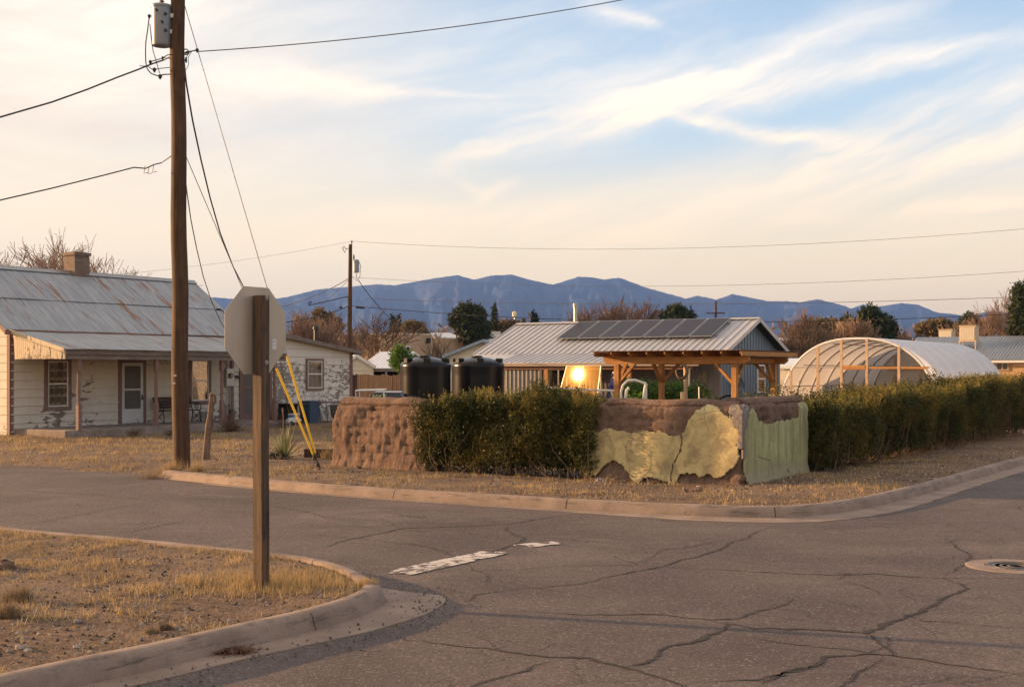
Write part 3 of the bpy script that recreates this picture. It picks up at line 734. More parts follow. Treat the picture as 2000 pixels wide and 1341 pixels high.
# ================================================================== VEGETATION BUILDERS
def quads(C, A, B):
    """leaf quads from centres C, half-lengths A, half-widths B (n,3)"""
    V = np.stack([C - A, C + B * .9, C + A, C - B * .9], 1).reshape(-1, 3)
    return V, np.arange(len(V)).reshape(-1, 4)
def unit(n):
    v = rng.normal(size=(n, 3)); return v / np.linalg.norm(v, axis=1, keepdims=True)
def leaf_cloud(P, D, nper, spread, ln, wd, droop=0):
    """P twig points, D twig directions: nper leaves round each twig"""
    n = len(P); t = rng.random((n, nper, 1)); C = P[:, None] + D[:, None] * t * spread
    C = C + rng.normal(size=(n, nper, 3)) * spread * .16
    A = D[:, None] * .7 + rng.normal(size=(n, nper, 3)) * .6; A /= np.linalg.norm(A, axis=2, keepdims=True)
    B = np.cross(A, rng.normal(size=(n, nper, 3))); B /= np.linalg.norm(B, axis=2, keepdims=True) + 1e-9
    s = (.7 + .6 * rng.random((n, nper, 1)))
    return quads(C.reshape(-1, 3), (A * ln * s / 2).reshape(-1, 3), (B * wd * s / 2).reshape(-1, 3))
def vnoise(P, f, seed=0):
    return np.array([mnoise.noise((p[0] * f, p[1] * f, p[2] * f + seed)) for p in P])

def hedge(name, origin, length, depth, hfun, label, twigs, mat, seed, zb=.12, bulge=.12, endcap=True, group=None, whips=60):
    """origin: front start (2D); runs along local x for `length`, depth along local y"""
    ax, rz = origin[1], origin[2]; root = empty(name, (origin[0].x, origin[0].y, ground_z(origin[0].x, origin[0].y)), rz, label, 'hedge', group)
    N = twigs; s = rng.random(N); side = rng.random(N)
    X = s * length; H = np.array([hfun(x / length) for x in X])
    # surface points: front face, back face, top, ends
    Y = np.empty(N); Z = np.empty(N); D = np.zeros((N, 3))
    f = side < .46; b = (side >= .46) & (side < .60); t = (side >= .60) & (side < .88); e = side >= .88
    u = rng.random(N)
    Zr = zb + (H - zb) * (u ** .8)
    Y[f] = 0; Z[f] = Zr[f]; D[f] = (0, -1, .5)
    Y[b] = depth; Z[b] = Zr[b]; D[b] = (0, 1, .5)
    Y[t] = u[t] * depth; Z[t] = H[t]; D[t] = (0, 0, 1)
    en = rng.random(N) < .5
    X[e] = np.where(en[e], 0, length); Y[e] = rng.random(e.sum()) * depth; Z[e] = Zr[e]; D[e] = np.stack([np.where(en[e], -1, 1), 0 * en[e], .5 + 0 * en[e]], 1)
    Pt = np.stack([X, Y, Z], 1)
    lump = vnoise(Pt, .9, seed) * 1.2 + vnoise(Pt, 2.6, seed + 5) * .9
    rnd = .16 * (1 - np.clip((Z / H), 0, 1) ** 1) - .42 * np.clip((Z / H - .72) / .28, 0, 1) ** 2   # rounded shoulders
    Yc = depth / 2
    inset = rng.exponential(.10, N)
    off = (bulge * lump - inset)[:, None] * D
    off[:, 1] += np.where(f | b, np.sign(Yc - Y) * (.10 * (1 - Z / H) + .38 * np.clip(Z / H - .72, 0, 1)), 0)
    Pt = Pt + off + rng.normal(size=(N, 3)) * .035
    hole = vnoise(Pt, 2.3, seed + 11) + .45 * vnoise(Pt, 6, seed + 3) + .05
    low = Z / H < .30
    keep = (hole > -.26) & ~(low & (rng.random(N) < (1 - Z / H / .30) * .92))
    Pt = Pt[keep]; D = D[keep] + rng.normal(size=(keep.sum(), 3)) * .55 + np.array((0, 0, .45)); D /= np.linalg.norm(D, axis=1, keepdims=True)
    V, F = leaf_cloud(Pt, D, 7, .15, .046, .022)
    # whips standing up out of the top
    K = whips; wx = rng.random(K) * length; wy = rng.random(K) * depth; VV = [V]; FF = [F]; o = len(V)
    W0 = []; W1 = []
    for a, c in zip(wx, wy):
        h = hfun(a / length); l = .08 + .22 * rng.random() ** 2.2; d = np.array((rng.normal() * .25, rng.normal() * .25, 1)); d /= np.linalg.norm(d)
        for q in np.linspace(0, 1, 5): W0.append(np.array((a, c, h - .06)) + d * l * q); W1.append(d)
    v, f_ = leaf_cloud(np.array(W0), np.array(W1), 6, .06, .036, .017); link_mesh('shoots', np_mesh('shoots', v, f_), M_SHOOT, root)
    link_mesh('foliage', np_mesh('foliage', np.concatenate(VV), np.concatenate(FF)), mat, root)
    # woody stems, dense and tangled low down
    mb = MB()
    for i in range(int(length * 26)):
        x = random.random() * length; y = random.uniform(.06, depth - .06); h = hfun(x / length) * random.uniform(.45, .95); p = Vector((x, y, -.05)); pts = [p]
        dx = random.gauss(0, .10); dy = random.gauss(-.05, .10)
        for k in range(4): p = p + Vector((dx + random.gauss(0, .05), dy + random.gauss(0, .05), h / 4)); pts.append(Vector((min(length, max(0, p.x)), min(depth, max(.0, p.y)), p.z)))
        mb.tube(pts, [.011, .009, .007, .005, .003], 3, False)
    for i in range(int(length * 40)):          # dead inner twigs and old leaves near the ground
        x = random.random() * length; y = random.uniform(0, depth); a = Vector((x, y, random.uniform(0, .25))); mb.tube([a, a + Vector((random.gauss(0, .14), random.gauss(0, .1), random.uniform(.08, .3)))], [.005, .003], 3, False)
    mb.build('stem', M_STEM, root)
    # a denser heart of branches so that no daylight shows straight through
    Nc = int(length * 1100); C = np.stack([rng.random(Nc) * length, .22 * depth + rng.random(Nc) * depth * .6, .22 + rng.random(Nc) * 1.0], 1)
    C[:, 2] = .16 + rng.random(Nc) * (np.array([hfun(c / length) for c in C[:, 0]]) - .34)
    v, f_ = leaf_cloud(C, unit(Nc), 4, .16, .085, .045); link_mesh('inner_foliage', np_mesh('inner_foliage', v, f_), mat, root)
    return root

def bare_tree(name, loc, height, seed, label, mat, group=None, levels=6, spread=.5, trunkh=.22, nch=3, tr=None, lean=0, tw=.012, bend=.12, cat='tree', multi=1):
    rs = random.Random(seed); root = empty(name, loc, rs.random() * 6, label, cat, group); tk = MB(); cw = MB()
    tr = tr or height * .022
    def br(p, d, L, r, lv):
        n = 3 if lv < levels else 2; pts = [p]; q = p.copy(); dd = d.copy()
        for k in range(n):
            dd = (dd + Vector((rs.gauss(0, bend), rs.gauss(0, bend), rs.gauss(.03, bend * .7)))).normalized(); q = q + dd * (L / n); pts.append(q.copy())
        r1 = max(tw * .6, r * .62); (tk if lv <= 1 else cw).tube(pts, [r + (r1 - r) * i / n for i in range(n + 1)], 7 if lv == 0 else (5 if lv == 1 else 3), lv == 0)
        if lv >= levels: return
        m_ = nch + (1 if lv > 0 and rs.random() < .35 else 0)
        for k in range(m_):
            t = rs.uniform(.35, 1.0) if k else 1.0; i = min(n - 1, int(t * n)); b = pts[i].lerp(pts[i + 1], t * n - i) if t < 1 else pts[-1]
            a = rs.uniform(0, 6.283); sp = spread * rs.uniform(.55, 1.25) * (1.0 if k else .45)
            e = Vector((math.cos(a), math.sin(a), 0)); nd = (dd + e * sp + Vector((0, 0, .10))).normalized()
            br(b, nd, L * rs.uniform(.66, .92), max(tw * .7, r1 * rs.uniform(.5, .8)), lv + 1)
    for s_ in range(multi):
        a = rs.uniform(0, 6.28); d0 = Vector((lean + (.35 * math.cos(a) if multi > 1 else 0), (.35 * math.sin(a) if multi > 1 else 0), 1)).normalized()
        br(Vector((0, 0, -.1)), d0, height * trunkh / (1 if multi == 1 else 1.0), tr, 0)
    zs = [v[2] for v in tk.v + cw.v]; k = height / max(zs)
    for m_ in (tk, cw): m_.v = [(v[0] * k, v[1] * k, v[2] * k) for v in m_.v]
    t_ = tk.build('trunk', mat, root, smooth=True); c_ = cw.build('crown', mat, root)
    return root
def leafy(name, loc, blobs, n, ln, wd, mat, label, group=None, trunk=None, cat='tree', bark=None, inner=.55):
    """blobs: (x,y,z,rx,ry,rz); leaf tufts spread through their volumes, mostly near the surface"""
    root = empty(name, loc, 0, label, cat, group); B = np.array(blobs, float); vol = (B[:, 3] * B[:, 5]); ch = rng.choice(len(B), n, p=vol / vol.sum())
    d = unit(n); r = inner + (1.06 - inner) * rng.random(n) ** .5; P = B[ch, :3] + d * B[ch, 3:6] * r[:, None]
    q = B[:, 3].mean() + .01; P = B[ch, :3] + (P - B[ch, :3]) * (1.0 + .55 * vnoise(P / q, 1.9, 3) + .3 * vnoise(P / q, 4.5, 8))[:, None]; nz_ = vnoise(P / q, 2.3, len(blobs)); k = nz_ > -.16; P = P[k]; d = d[k] + np.array((0, 0, .4)); d /= np.linalg.norm(d, axis=1, keepdims=True)
    v, f = leaf_cloud(P, d, 5, ln * 1.6, ln, wd); link_mesh('crown', np_mesh('crown', v, f), mat, root)
    if trunk:
        mb = MB(); mb.tube([(0, 0, -.1), (0, 0, trunk[0] * .5), (.02, 0, trunk[0])], [trunk[1], trunk[1] * .8, trunk[1] * .5], 8)
        for b in blobs[:8]: mb.tube([(0, 0, trunk[0] * .5), (b[0] * .5, b[1] * .5, (trunk[0] * .6 + b[2]) / 2), (b[0], b[1], b[2])], [trunk[1] * .5, trunk[1] * .3, trunk[1] * .12], 5, False)
        mb.build('trunk', bark or M_BARK, root)
    return root
def blades(name, P, h, w, mat, lean=.35, parent=None, loc=None, nper=1, spread=.02, kind=None, curve=.0):
    """grass blades as narrow triangles at points P (n,3)"""
    P = np.repeat(P, nper, 0); n = len(P); P = P + np.concatenate([rng.normal(size=(n, 2)) * spread, np.zeros((n, 1))], 1)
    hh = (h * (.5 + rng.random(n))) if np.isscalar(h) else np.repeat(h, nper) * (.5 + rng.random(n))
    a = rng.random(n) * 6.283; l = np.abs(rng.normal(size=n)) * lean
    T = P + np.stack([np.cos(a) * l * hh, np.sin(a) * l * hh, hh * np.maximum(.25, 1 - l * .35)], 1)
    b = a + 1.57 + rng.normal(size=n) * .6; Wd = np.stack([np.cos(b), np.sin(b), 0 * b], 1) * w / 2
    V = np.stack([P - Wd, P + Wd, T], 1).reshape(-1, 3)
    o = link_mesh(name, np_mesh(name, V, np.arange(len(V)).reshape(-1, 3)), mat, parent, loc)
    if kind: o['kind'] = kind
    return o
# ================================================================== BUILDINGS
def siding(mb, org, t0, t1, z0, ztop, nrm, tdir, h=.235, out=.018, seg=.6):
    """lapped boards on a wall: org 3D, tdir along, nrm outward; ztop(t) gives the wall's top"""
    org = Vector(org); td = Vector(tdir); n = Vector(nrm); k = max(1, int(math.ceil((t1 - t0) / seg))); z = z0
    zt = [ztop(t0 + (t1 - t0) * i / k) for i in range(k + 1)]
    while z < max(zt):
        for i in range(k):
            a, b = t0 + (t1 - t0) * i / k, t0 + (t1 - t0) * (i + 1) / k; ha, hb = min(z + h, zt[i]), min(z + h, zt[i + 1])
            if ha <= z + .002 and hb <= z + .002: continue
            ha = max(ha, z + .001); hb = max(hb, z + .001)
            A = org + td * a; B = org + td * b; Zv = Vector((0, 0, 1))
            p = [A + n * out + Zv * (z + .024), B + n * out + Zv * (z + .024), B + n * .004 + Zv * hb, A + n * .004 + Zv * ha]
            mb.quad(*p); mb.quad(A + Zv * (z + .024), B + Zv * (z + .024), p[1], p[0])
        z += h
def corr(mb, P0, along, slope, pitch=.076, amp=.011, rows=3, sag=0.0, jit=0.0):
    """corrugated sheet: P0 top corner, along (ridge direction vector), slope (vector down the roof)"""
    P0 = Vector(P0); A = Vector(along); S = Vector(slope); N = A.cross(S).normalized()
    if N.z < 0: N = -N
    L = A.length; n = int(L / pitch * 5); ad = A / L; vs = []
    for r in range(rows + 1):
        for i in range(n + 1):
            a = L * i / n; w = amp * math.sin(2 * math.pi * a / pitch) + sag * math.sin(math.pi * r / rows) * fbm(a * .4, r, 2, 2) + jit * mnoise.noise((a * .8, r * 1.1, P0.x))
            vs.append(P0 + ad * a + S * (r / rows) + N * w)
    mb._a(vs, [(r * (n + 1) + i, r * (n + 1) + i + 1, (r + 1) * (n + 1) + i + 1, (r + 1) * (n + 1) + i) for r in range(rows) for i in range(n)])
def solid(o, th, off=-1):
    m = o.modifiers.new('thickness', 'SOLIDIFY'); m.thickness = th; m.offset = off; return o
def frame_rect(mb, x, y0, y1, z0, z1, w, d, axis='x', sgn=1, bottom=True):
    """four bars round an opening on a wall plane; x is the plane, opening y0..y1, depth d outward"""
    def b(a0, a1, c0, c1):
        if axis == 'x': mb.b2(x, x + sgn * d, a0, a1, c0, c1)
        else: mb.b2(a0, a1, x, x + sgn * d, c0, c1)
    b(y0, y0 + w, z0, z1); b(y1 - w, y1, z0, z1); b(y0 + w, y1 - w, z1 - w, z1)
    if bottom: b(y0 + w, y1 - w, z0, z0 + w)

# ---- the old white house on the left
H1 = Fr(-15.13, 38.6)
def old_house():
    gz0 = ground_z(-12.5, 37.5)
    r = empty('old_house', (H1.o.x, H1.o.y, 0), RZ, 'old white clapboard house with rusty corrugated iron roof, brick chimney and front porch', 'house')
    W, TE, TX = 5.92, 9.95, 15.75         # depth, main length, end of the lean-to
    EZ, RZD = 3.26, 5.36
    ze = lambda t: 3.62 - .135 * max(0, t - TE)      # lean-to roof line
    # walls
    w = MB()
    w.b2(-W, -.0, 0, TE + .6, -.1, 3.1); w.b2(-4.2, -.0, TE + .6, TX, -.1, 2.72)
    w.prism([(-W / 2, 0, RZD - .12), (0, 0, 3.05), (-W, 0, 3.05)], (0, .06, 0)); w.prism([(-W / 2, TE - .06, RZD - .12), (0, TE - .06, 3.05), (-W, TE - .06, 3.05)], (0, .06, 0))
    siding(w, (0, 0, 0), 0, 10.1, .14, lambda t: 3.12, (1, 0, 0), (0, 1, 0), .262, .034)
    siding(w, (-W, 0, 0), 0, W, .14, lambda t: 3.12 + (RZD - 3.24) * (1 - abs(t - W / 2) / (W / 2)), (0, -1, 0), (1, 0, 0), .262)
    siding(w, (-W, TE, 0), 0, W, 2.6, lambda t: 3.12 + (RZD - 3.24) * (1 - abs(t - W / 2) / (W / 2)), (0, 1, 0), (1, 0, 0), .262)
    w.build('wall', M_SIDE, r)
    w = MB(); siding(w, (.01, 0, 0), 10.1, TX, .14, lambda t: ze(t) - .06, (1, 0, 0), (0, 1, 0), .30, .02)
    w.prism([(0, TE, 2.6), (0, TX, 2.6), (0, TX, ze(TX) - .06), (0, TE, ze(TE) - .06)], (-.1, 0, 0)); w.prism([(-4.2, TX, -.1), (0, TX, -.1), (0, TX, ze(TX) - .08), (-4.2, TX, ze(TX) - .08)], (0, -.08, 0))
    tag(w.build('side_wall', M_SIDE2, r), 'weathered clapboard wall of the lean-to, grey where the white paint has flaked')
    # corner boards
    c = MB(); c.b2(.0, .03, -.02, .10, 0, 3.1); c.b2(-.11, .03, -.045, -.0, 0, 3.1); c.build('corner_board', M_TRIM, r)
    c = MB(); c.b2(.012, .05, TX - .12, TX + .02, 0, ze(TX) - .1); c.b2(-.1, .05, TX + .0, TX + .04, 0, ze(TX) - .1); c.build('corner_board', M_TRIM, r)
    # roof: two courses of corrugated iron with a lapped seam
    rise = RZD - EZ; n = MB(); half = W / 2 + .14
    y0, y1 = -.28, TE + .15
    sx, sz = half, -rise
    corr(n, (-W / 2, y0, RZD + .03), (0, y1 - y0, 0), (sx * .52, 0, sz * .52), jit=.012)
    corr(n, (-W / 2 + sx * .50, y0, RZD + sz * .50 + .0), (0, y1 - y0, 0), (sx * .50, 0, sz * .50), jit=.012)
    corr(n, (-W / 2, y0, RZD + .03), (0, y1 - y0, 0), (-sx, 0, sz), pitch=.15)
    rf = n.build('roof', M_RUSTROOF, r, smooth=True)
    cp = MB(); cp.bar((-W / 2 + .08, y0, RZD + .02), (-W / 2 + .08, y1, RZD + .02), .2, .02, (.58, 0, .8)); cp.bar((-W / 2 - .08, y0, RZD + .02), (-W / 2 - .08, y1, RZD + .02), .2, .02, (-.58, 0, .8))
    cp.tube([(-W / 2, y0, RZD + .075), (-W / 2, y1, RZD + .075)], .025, 6); cp.build('ridge_cap', M_STEEL, rf)
    # chimney on the ridge
    cy = H1.ly(150, -W / 2)
    ch = MB(); ch.b2(-W / 2 - .28, -W / 2 + .28, cy - .3, cy + .3, RZD - .45, RZD + .62); ch.b2(-W / 2 - .33, -W / 2 + .33, cy - .35, cy + .35, RZD + .622, RZD + .72); ch.b2(-W / 2 - .22, -W / 2 + .22, cy - .24, cy + .24, RZD + .722, RZD + .745)
    co = ch.build('chimney', M_BRICK, rf)
    fl = MB(); fl.b2(-W / 2 + .282, -W / 2 + .30, cy - .42, cy + .42, RZD - .34, RZD - .12); fl.bar((-W / 2 + .30, cy, RZD - .2), (-W / 2 + .7, cy, RZD - .46), .9, .015, (.58, 0, .8)); fl.build('flashing', M_STEEL, rf)
    # rake and fascia boards
    f = MB(); f.bar((-W / 2, y0 + .02, RZD - .06), (half - W / 2, y0 + .02, EZ - .07), .03, .13, (0, 0, 1)); f.bar((-W / 2, y0 + .02, RZD - .06), (-half - W / 2, y0 + .02, EZ - .07), .03, .13); f.bar((-W / 2, y1 - .02, RZD - .06), (half - W / 2, y1 - .02, EZ - .07), .03, .12)
    f.b2(half - W / 2 - .03, half - W / 2 - .0, y0, y1, EZ - .16, EZ - .03); f.build('fascia', M_TRIM, r)
    # lean-to roof
    n = MB(); L0, L1 = (.30, TE - .3, ze(TE - .3) + .0), (.30, TX + .35, ze(TX + .35))
    n.prism([(.30, TE - .6, ze(TE) + .06), (.30, TX + .35, ze(TX + .35) - .0), (.30, TX + .35, ze(TX + .35) + .035), (.30, TE - .6, ze(TE) + .10)], (-4.7, 0, 0)); n.build('lean_to_roof', M_RUSTROOF, r)
    f = MB(); f.bar((.31, TE - .6, ze(TE) + .0), (.31, TX + .36, ze(TX + .36) - .04), .04, .15, (0, 0, 1)); f.bar((.31, TX + .37, ze(TX + .36) - .04), (-4.4, TX + .37, ze(TX + .36) - .04), .04, .13); f.build('fascia', M_FASC, r)
    # porch: slab, posts, roof, gable board
    PX, PY0, PY1 = 2.42, .12, 9.4; FZ = .27
    s = MB(); s.b2(.02, PX, PY0, PY1, -.1, FZ); s.b2(.02, PX - .5, PY1, PY1 + 4.6 * 0 + .8, -.1, FZ - .12); s.build('porch_floor', simple('porch_concrete', (.30, .235, .20), .9, .45, 3, bmp=.4), r, bevel=.02)
    zi, zo = EZ - .05, 2.66
    n = MB(); corr(n, (.10, -.02, zi), (0, 9.35, 0), (PX + .22 - .10, 0, zo - zi), rows=4, jit=.02); n.build('porch_roof', M_RUSTROOF, r, smooth=True)
    f = MB(); f.b2(PX + .10, PX + .135, -.02, 9.3, 2.50, 2.635); f.b2(PX - .02, PX + .08, .0, 9.3, 2.36, 2.50); f.b2(PX + .03, PX + .10, .0, 9.3, 2.502, 2.60)
    f.build('porch_beam', M_FASC, r)
    g = MB(); g.prism([(.12, -.02, zi - .02), (PX + .14, -.02, zo - .02), (PX + .14, -.02, 2.36), (.25, -.02, 2.36), (.20, -.02, 2.95)], (0, .04, 0))
    for k in range(22):
        x = .30 + k * .098
        g.b2(x, x + .088, -.036, -.022, 2.37 + .012 * random.random(), zi - .1 - (zi - zo) * (x + .09) / (PX + .12))
    g.bar((.05, -.045, zi + .0), (PX + .16, -.045, zo - .03), .05, .10)
    g.build('gable_board', peel('gable_board_paint', (.56, .47, .34), (.20, .14, .10), .53, 5, None, (2.5, 2.5, .8)), r)
    def turned(y):
        m = MB(); m.b2(PX - .10, PX + .02, y - .06, y + .06, 2.02, 2.36); m.b2(PX - .10, PX + .02, y - .06, y + .06, FZ, 1.02)
        m.lathe([(.055, 1.0), (.062, 1.05), (.045, 1.09), (.05, 1.14), (.056, 1.4), (.05, 1.8), (.042, 1.92), (.058, 1.96), (.05, 2.03)], 12, (PX - .04, y, 0)); m.build('porch_post', M_TRIM, r)
    for y in (.62, 3.55, 6.35, 8.85): turned(y)
    # windows and doors on the front wall
    def window(px0, px1, py0, py1, mid, cm, wt=.12, x=.02, lab=None):
        a, b = H1.ly(px0, x), H1.ly(px1, x); yc = (a + b) / 2; z1, z0 = H1.z(py0, x, yc), H1.z(py1, x, yc)
        m = MB(); frame_rect(m, x, a, b, z0, z1, wt, .05); fr_ = m.build('window', M_TRIM, r)
        if lab: fr_['label'] = lab
        m = MB(); i0, i1, k0, k1 = a + wt, b - wt, z0 + wt, z1 - wt; zm = k0 + (k1 - k0) * mid
        frame_rect(m, x + .003, i0, i1, k0, k1, .035, .035); m.b2(x + .003, x + .045, i0 + .035, i1 - .035, zm - .025, zm + .02); m.build('sash', M_WHITEP, fr_)
        m = MB(); m.b2(x + .018, x + .022, i0 + .03, i1 - .03, k0 + .03, zm - .02); m.b2(x + .018, x + .022, i0 + .03, i1 - .03, zm + .02, k1 - .03); m.build('pane', M_GLASS, fr_)
        m = MB(); N = 40; vs = []
        for i in range(N + 1):
            yy = i0 + .03 + (i1 - i0 - .06 - cm * .12) * i / N
            for zz in (k0 + .02, k1 - .02): vs.append((x + .006 + .004 * math.sin(i * 1.3) + .003 * math.sin(i * .47), yy, zz))
        m._a(vs, [(2 * i, 2 * i + 2, 2 * i + 3, 2 * i + 1) for i in range(N)]); m.build('curtain', M_CURT if cm == 0 else M_CURTW, fr_)
        m = MB(); m.b2(x + .0005, x + .0015, i0 + .02, i1 - .02, k0 + .02, k1 - .02); m.build('room_dark_sheet', M_DARK, fr_)  # thin dark sheet, standing in for the unlit room behind the curtain
    window(86, 138, 697, 801, .5, 0); window(368, 411, 697, 789, .5, 1)
    window(597, 631, 700, 762, .52, 1, .085, .03, 'small two-pane window in the flaking lean-to wall')
    def door(px0, px1, pyt, x, zb, kind):
        a, b = H1.ly(px0, x), H1.ly(px1, x); zt = H1.z(pyt, x, (a + b) / 2)
        m = MB(); frame_rect(m, x, a, b, zb, zt, .12, .045, bottom=False); fr_ = m.build('door_frame', M_TRIM, r)
        m = MB(); i0, i1 = a + .125, b - .125; z1 = zt - .125; x = x + .004
        if kind == 0:
            m.b2(x, x + .035, i0, i0 + .10, zb + .02, z1); m.b2(x, x + .035, i1 - .10, i1, zb + .02, z1); m.b2(x, x + .035, i0 + .1, i1 - .1, z1 - .10, z1); m.b2(x, x + .035, i0 + .1, i1 - .1, 1.37, 1.43); m.b2(x, x + .03, i0 + .1, i1 - .1, zb + .02, .76)
            d = m.build('door', peel('white_screen_door_paint', (.55, .54, .53), (.25, .2, .18), .66, 4, (.3, .8, .12)), r); d['label'] = 'white screen door in the middle of the porch'
            g = MB(); g.b2(x + .010, x + .014, i0 + .1, i1 - .1, .762, 1.368); g.b2(x + .010, x + .014, i0 + .1, i1 - .1, 1.432, z1 - .102); g.build('screen', simple('door_screen', (.12, .105, .095), .7, .3, 8), d)
            h = MB(); h.b2(x + .036, x + .07, i1 - .075, i1 - .045, 1.05, 1.22); h.tube([(x + .06, i1 - .06, 1.1), (x + .10, i1 - .06, 1.1)], .02, 8); h.build('handle', M_DKMETAL, d)
        else:
            m.b2(x, x + .035, i0, i0 + .07, zb + .02, z1); m.b2(x, x + .035, i1 - .07, i1, zb + .02, z1); m.b2(x, x + .035, i0 + .07, i1 - .07, z1 - .07, z1); m.b2(x, x + .035, i0 + .07, i1 - .07, 1.36, 1.44); m.b2(x, x + .035, i0 + .07, i1 - .07, zb + .02, zb + .24)
            d = m.build('door', M_TRIM, r); d['label'] = 'brown screen door at the far end of the porch'
            g = MB(); g.b2(x + .006, x + .010, i0 + .07, i1 - .07, zb + .24, 1.36); g.b2(x + .006, x + .010, i0 + .07, i1 - .07, 1.44, z1 - .07)
            for k in range(8): g.b2(x + .011, x + .016, i0 + .10 + k * (i1 - i0 - .2) / 7.5, i0 + .11 + k * (i1 - i0 - .2) / 7.5, zb + .25, z1 - .08)
            g.build('screen', simple('brown_screen', (.17, .14, .12), .8, .3, 8, stretch=(1, 6, .3)), d)
    door(231, 284, 701, .02, FZ, 0); door(467, 513, 699, .02, .2, 1)
    # boarded recess and trim by the second door
    for px in (455, 519, 530):
        m = MB(); y = H1.ly(px, .1); m.b2(.03, .09, y - .06, y + .06, .15, 2.9); m.build('door_side_board', M_TRIM, r)
    # electricity meter with conduits
    y = H1.ly(446, .04); mt = MB(); mt.b2(.03, .16, y - .2, y + .2, 1.45, 2.1); mm = mt.build('electricity_meter', M_STEEL, r, bevel=.02)
    g = MB(); g.tube([(.16, y - .0, 1.85), (.20, y, 1.85), (.25, y, 1.85)], [.10, .10, .085], 16); g.build('meter_dial', simple('meter_glass', (.16, .16, .17), .15, .1, 3, bmp=0), mm)
    for a_, b_, c_, d_ in ((-.09, 1.45, FZ, .02), (.06, 1.45, FZ, .02), (-.1, 2.75, 2.1, .035)): g = MB(); g.tube([(.08, y + a_, b_), (.08, y + a_, c_)], d_, 8); g.build('conduit', M_STEEL, mm)
    g = MB(); g.tube([(.12, y + .2, 1.8), (.14, y + .34, 1.82), (.12, y + .44, 1.78)], .05, 8); g.build('junction_pipe', M_DKMETAL, mm)
    # exposed beam end and little chimney over the lean-to
    m = MB(); yv = H1.ly(617, -2.0); m.lathe([(.09, 3.0), (.09, 3.72), (.13, 3.74), (.13, 3.84), (.06, 3.9)], 12, (-2.0, yv, 0)); m.build('roof_vent', M_DKMETAL, r)
    m = MB(); yv = H1.ly(428, -.9); zz = H1.z(600, -.9, yv); m.b2(-1.0, -.9, yv - .05, yv + .1, zz - .12, zz - .04); m.tube([(-.9, yv + .1, zz - .1), (-.85, yv + .3, zz - .25), (-.8, yv + .5, zz - .35)], .02, 6); m.build('service_mast', M_DKMETAL, r)
    return r
OH = old_house()

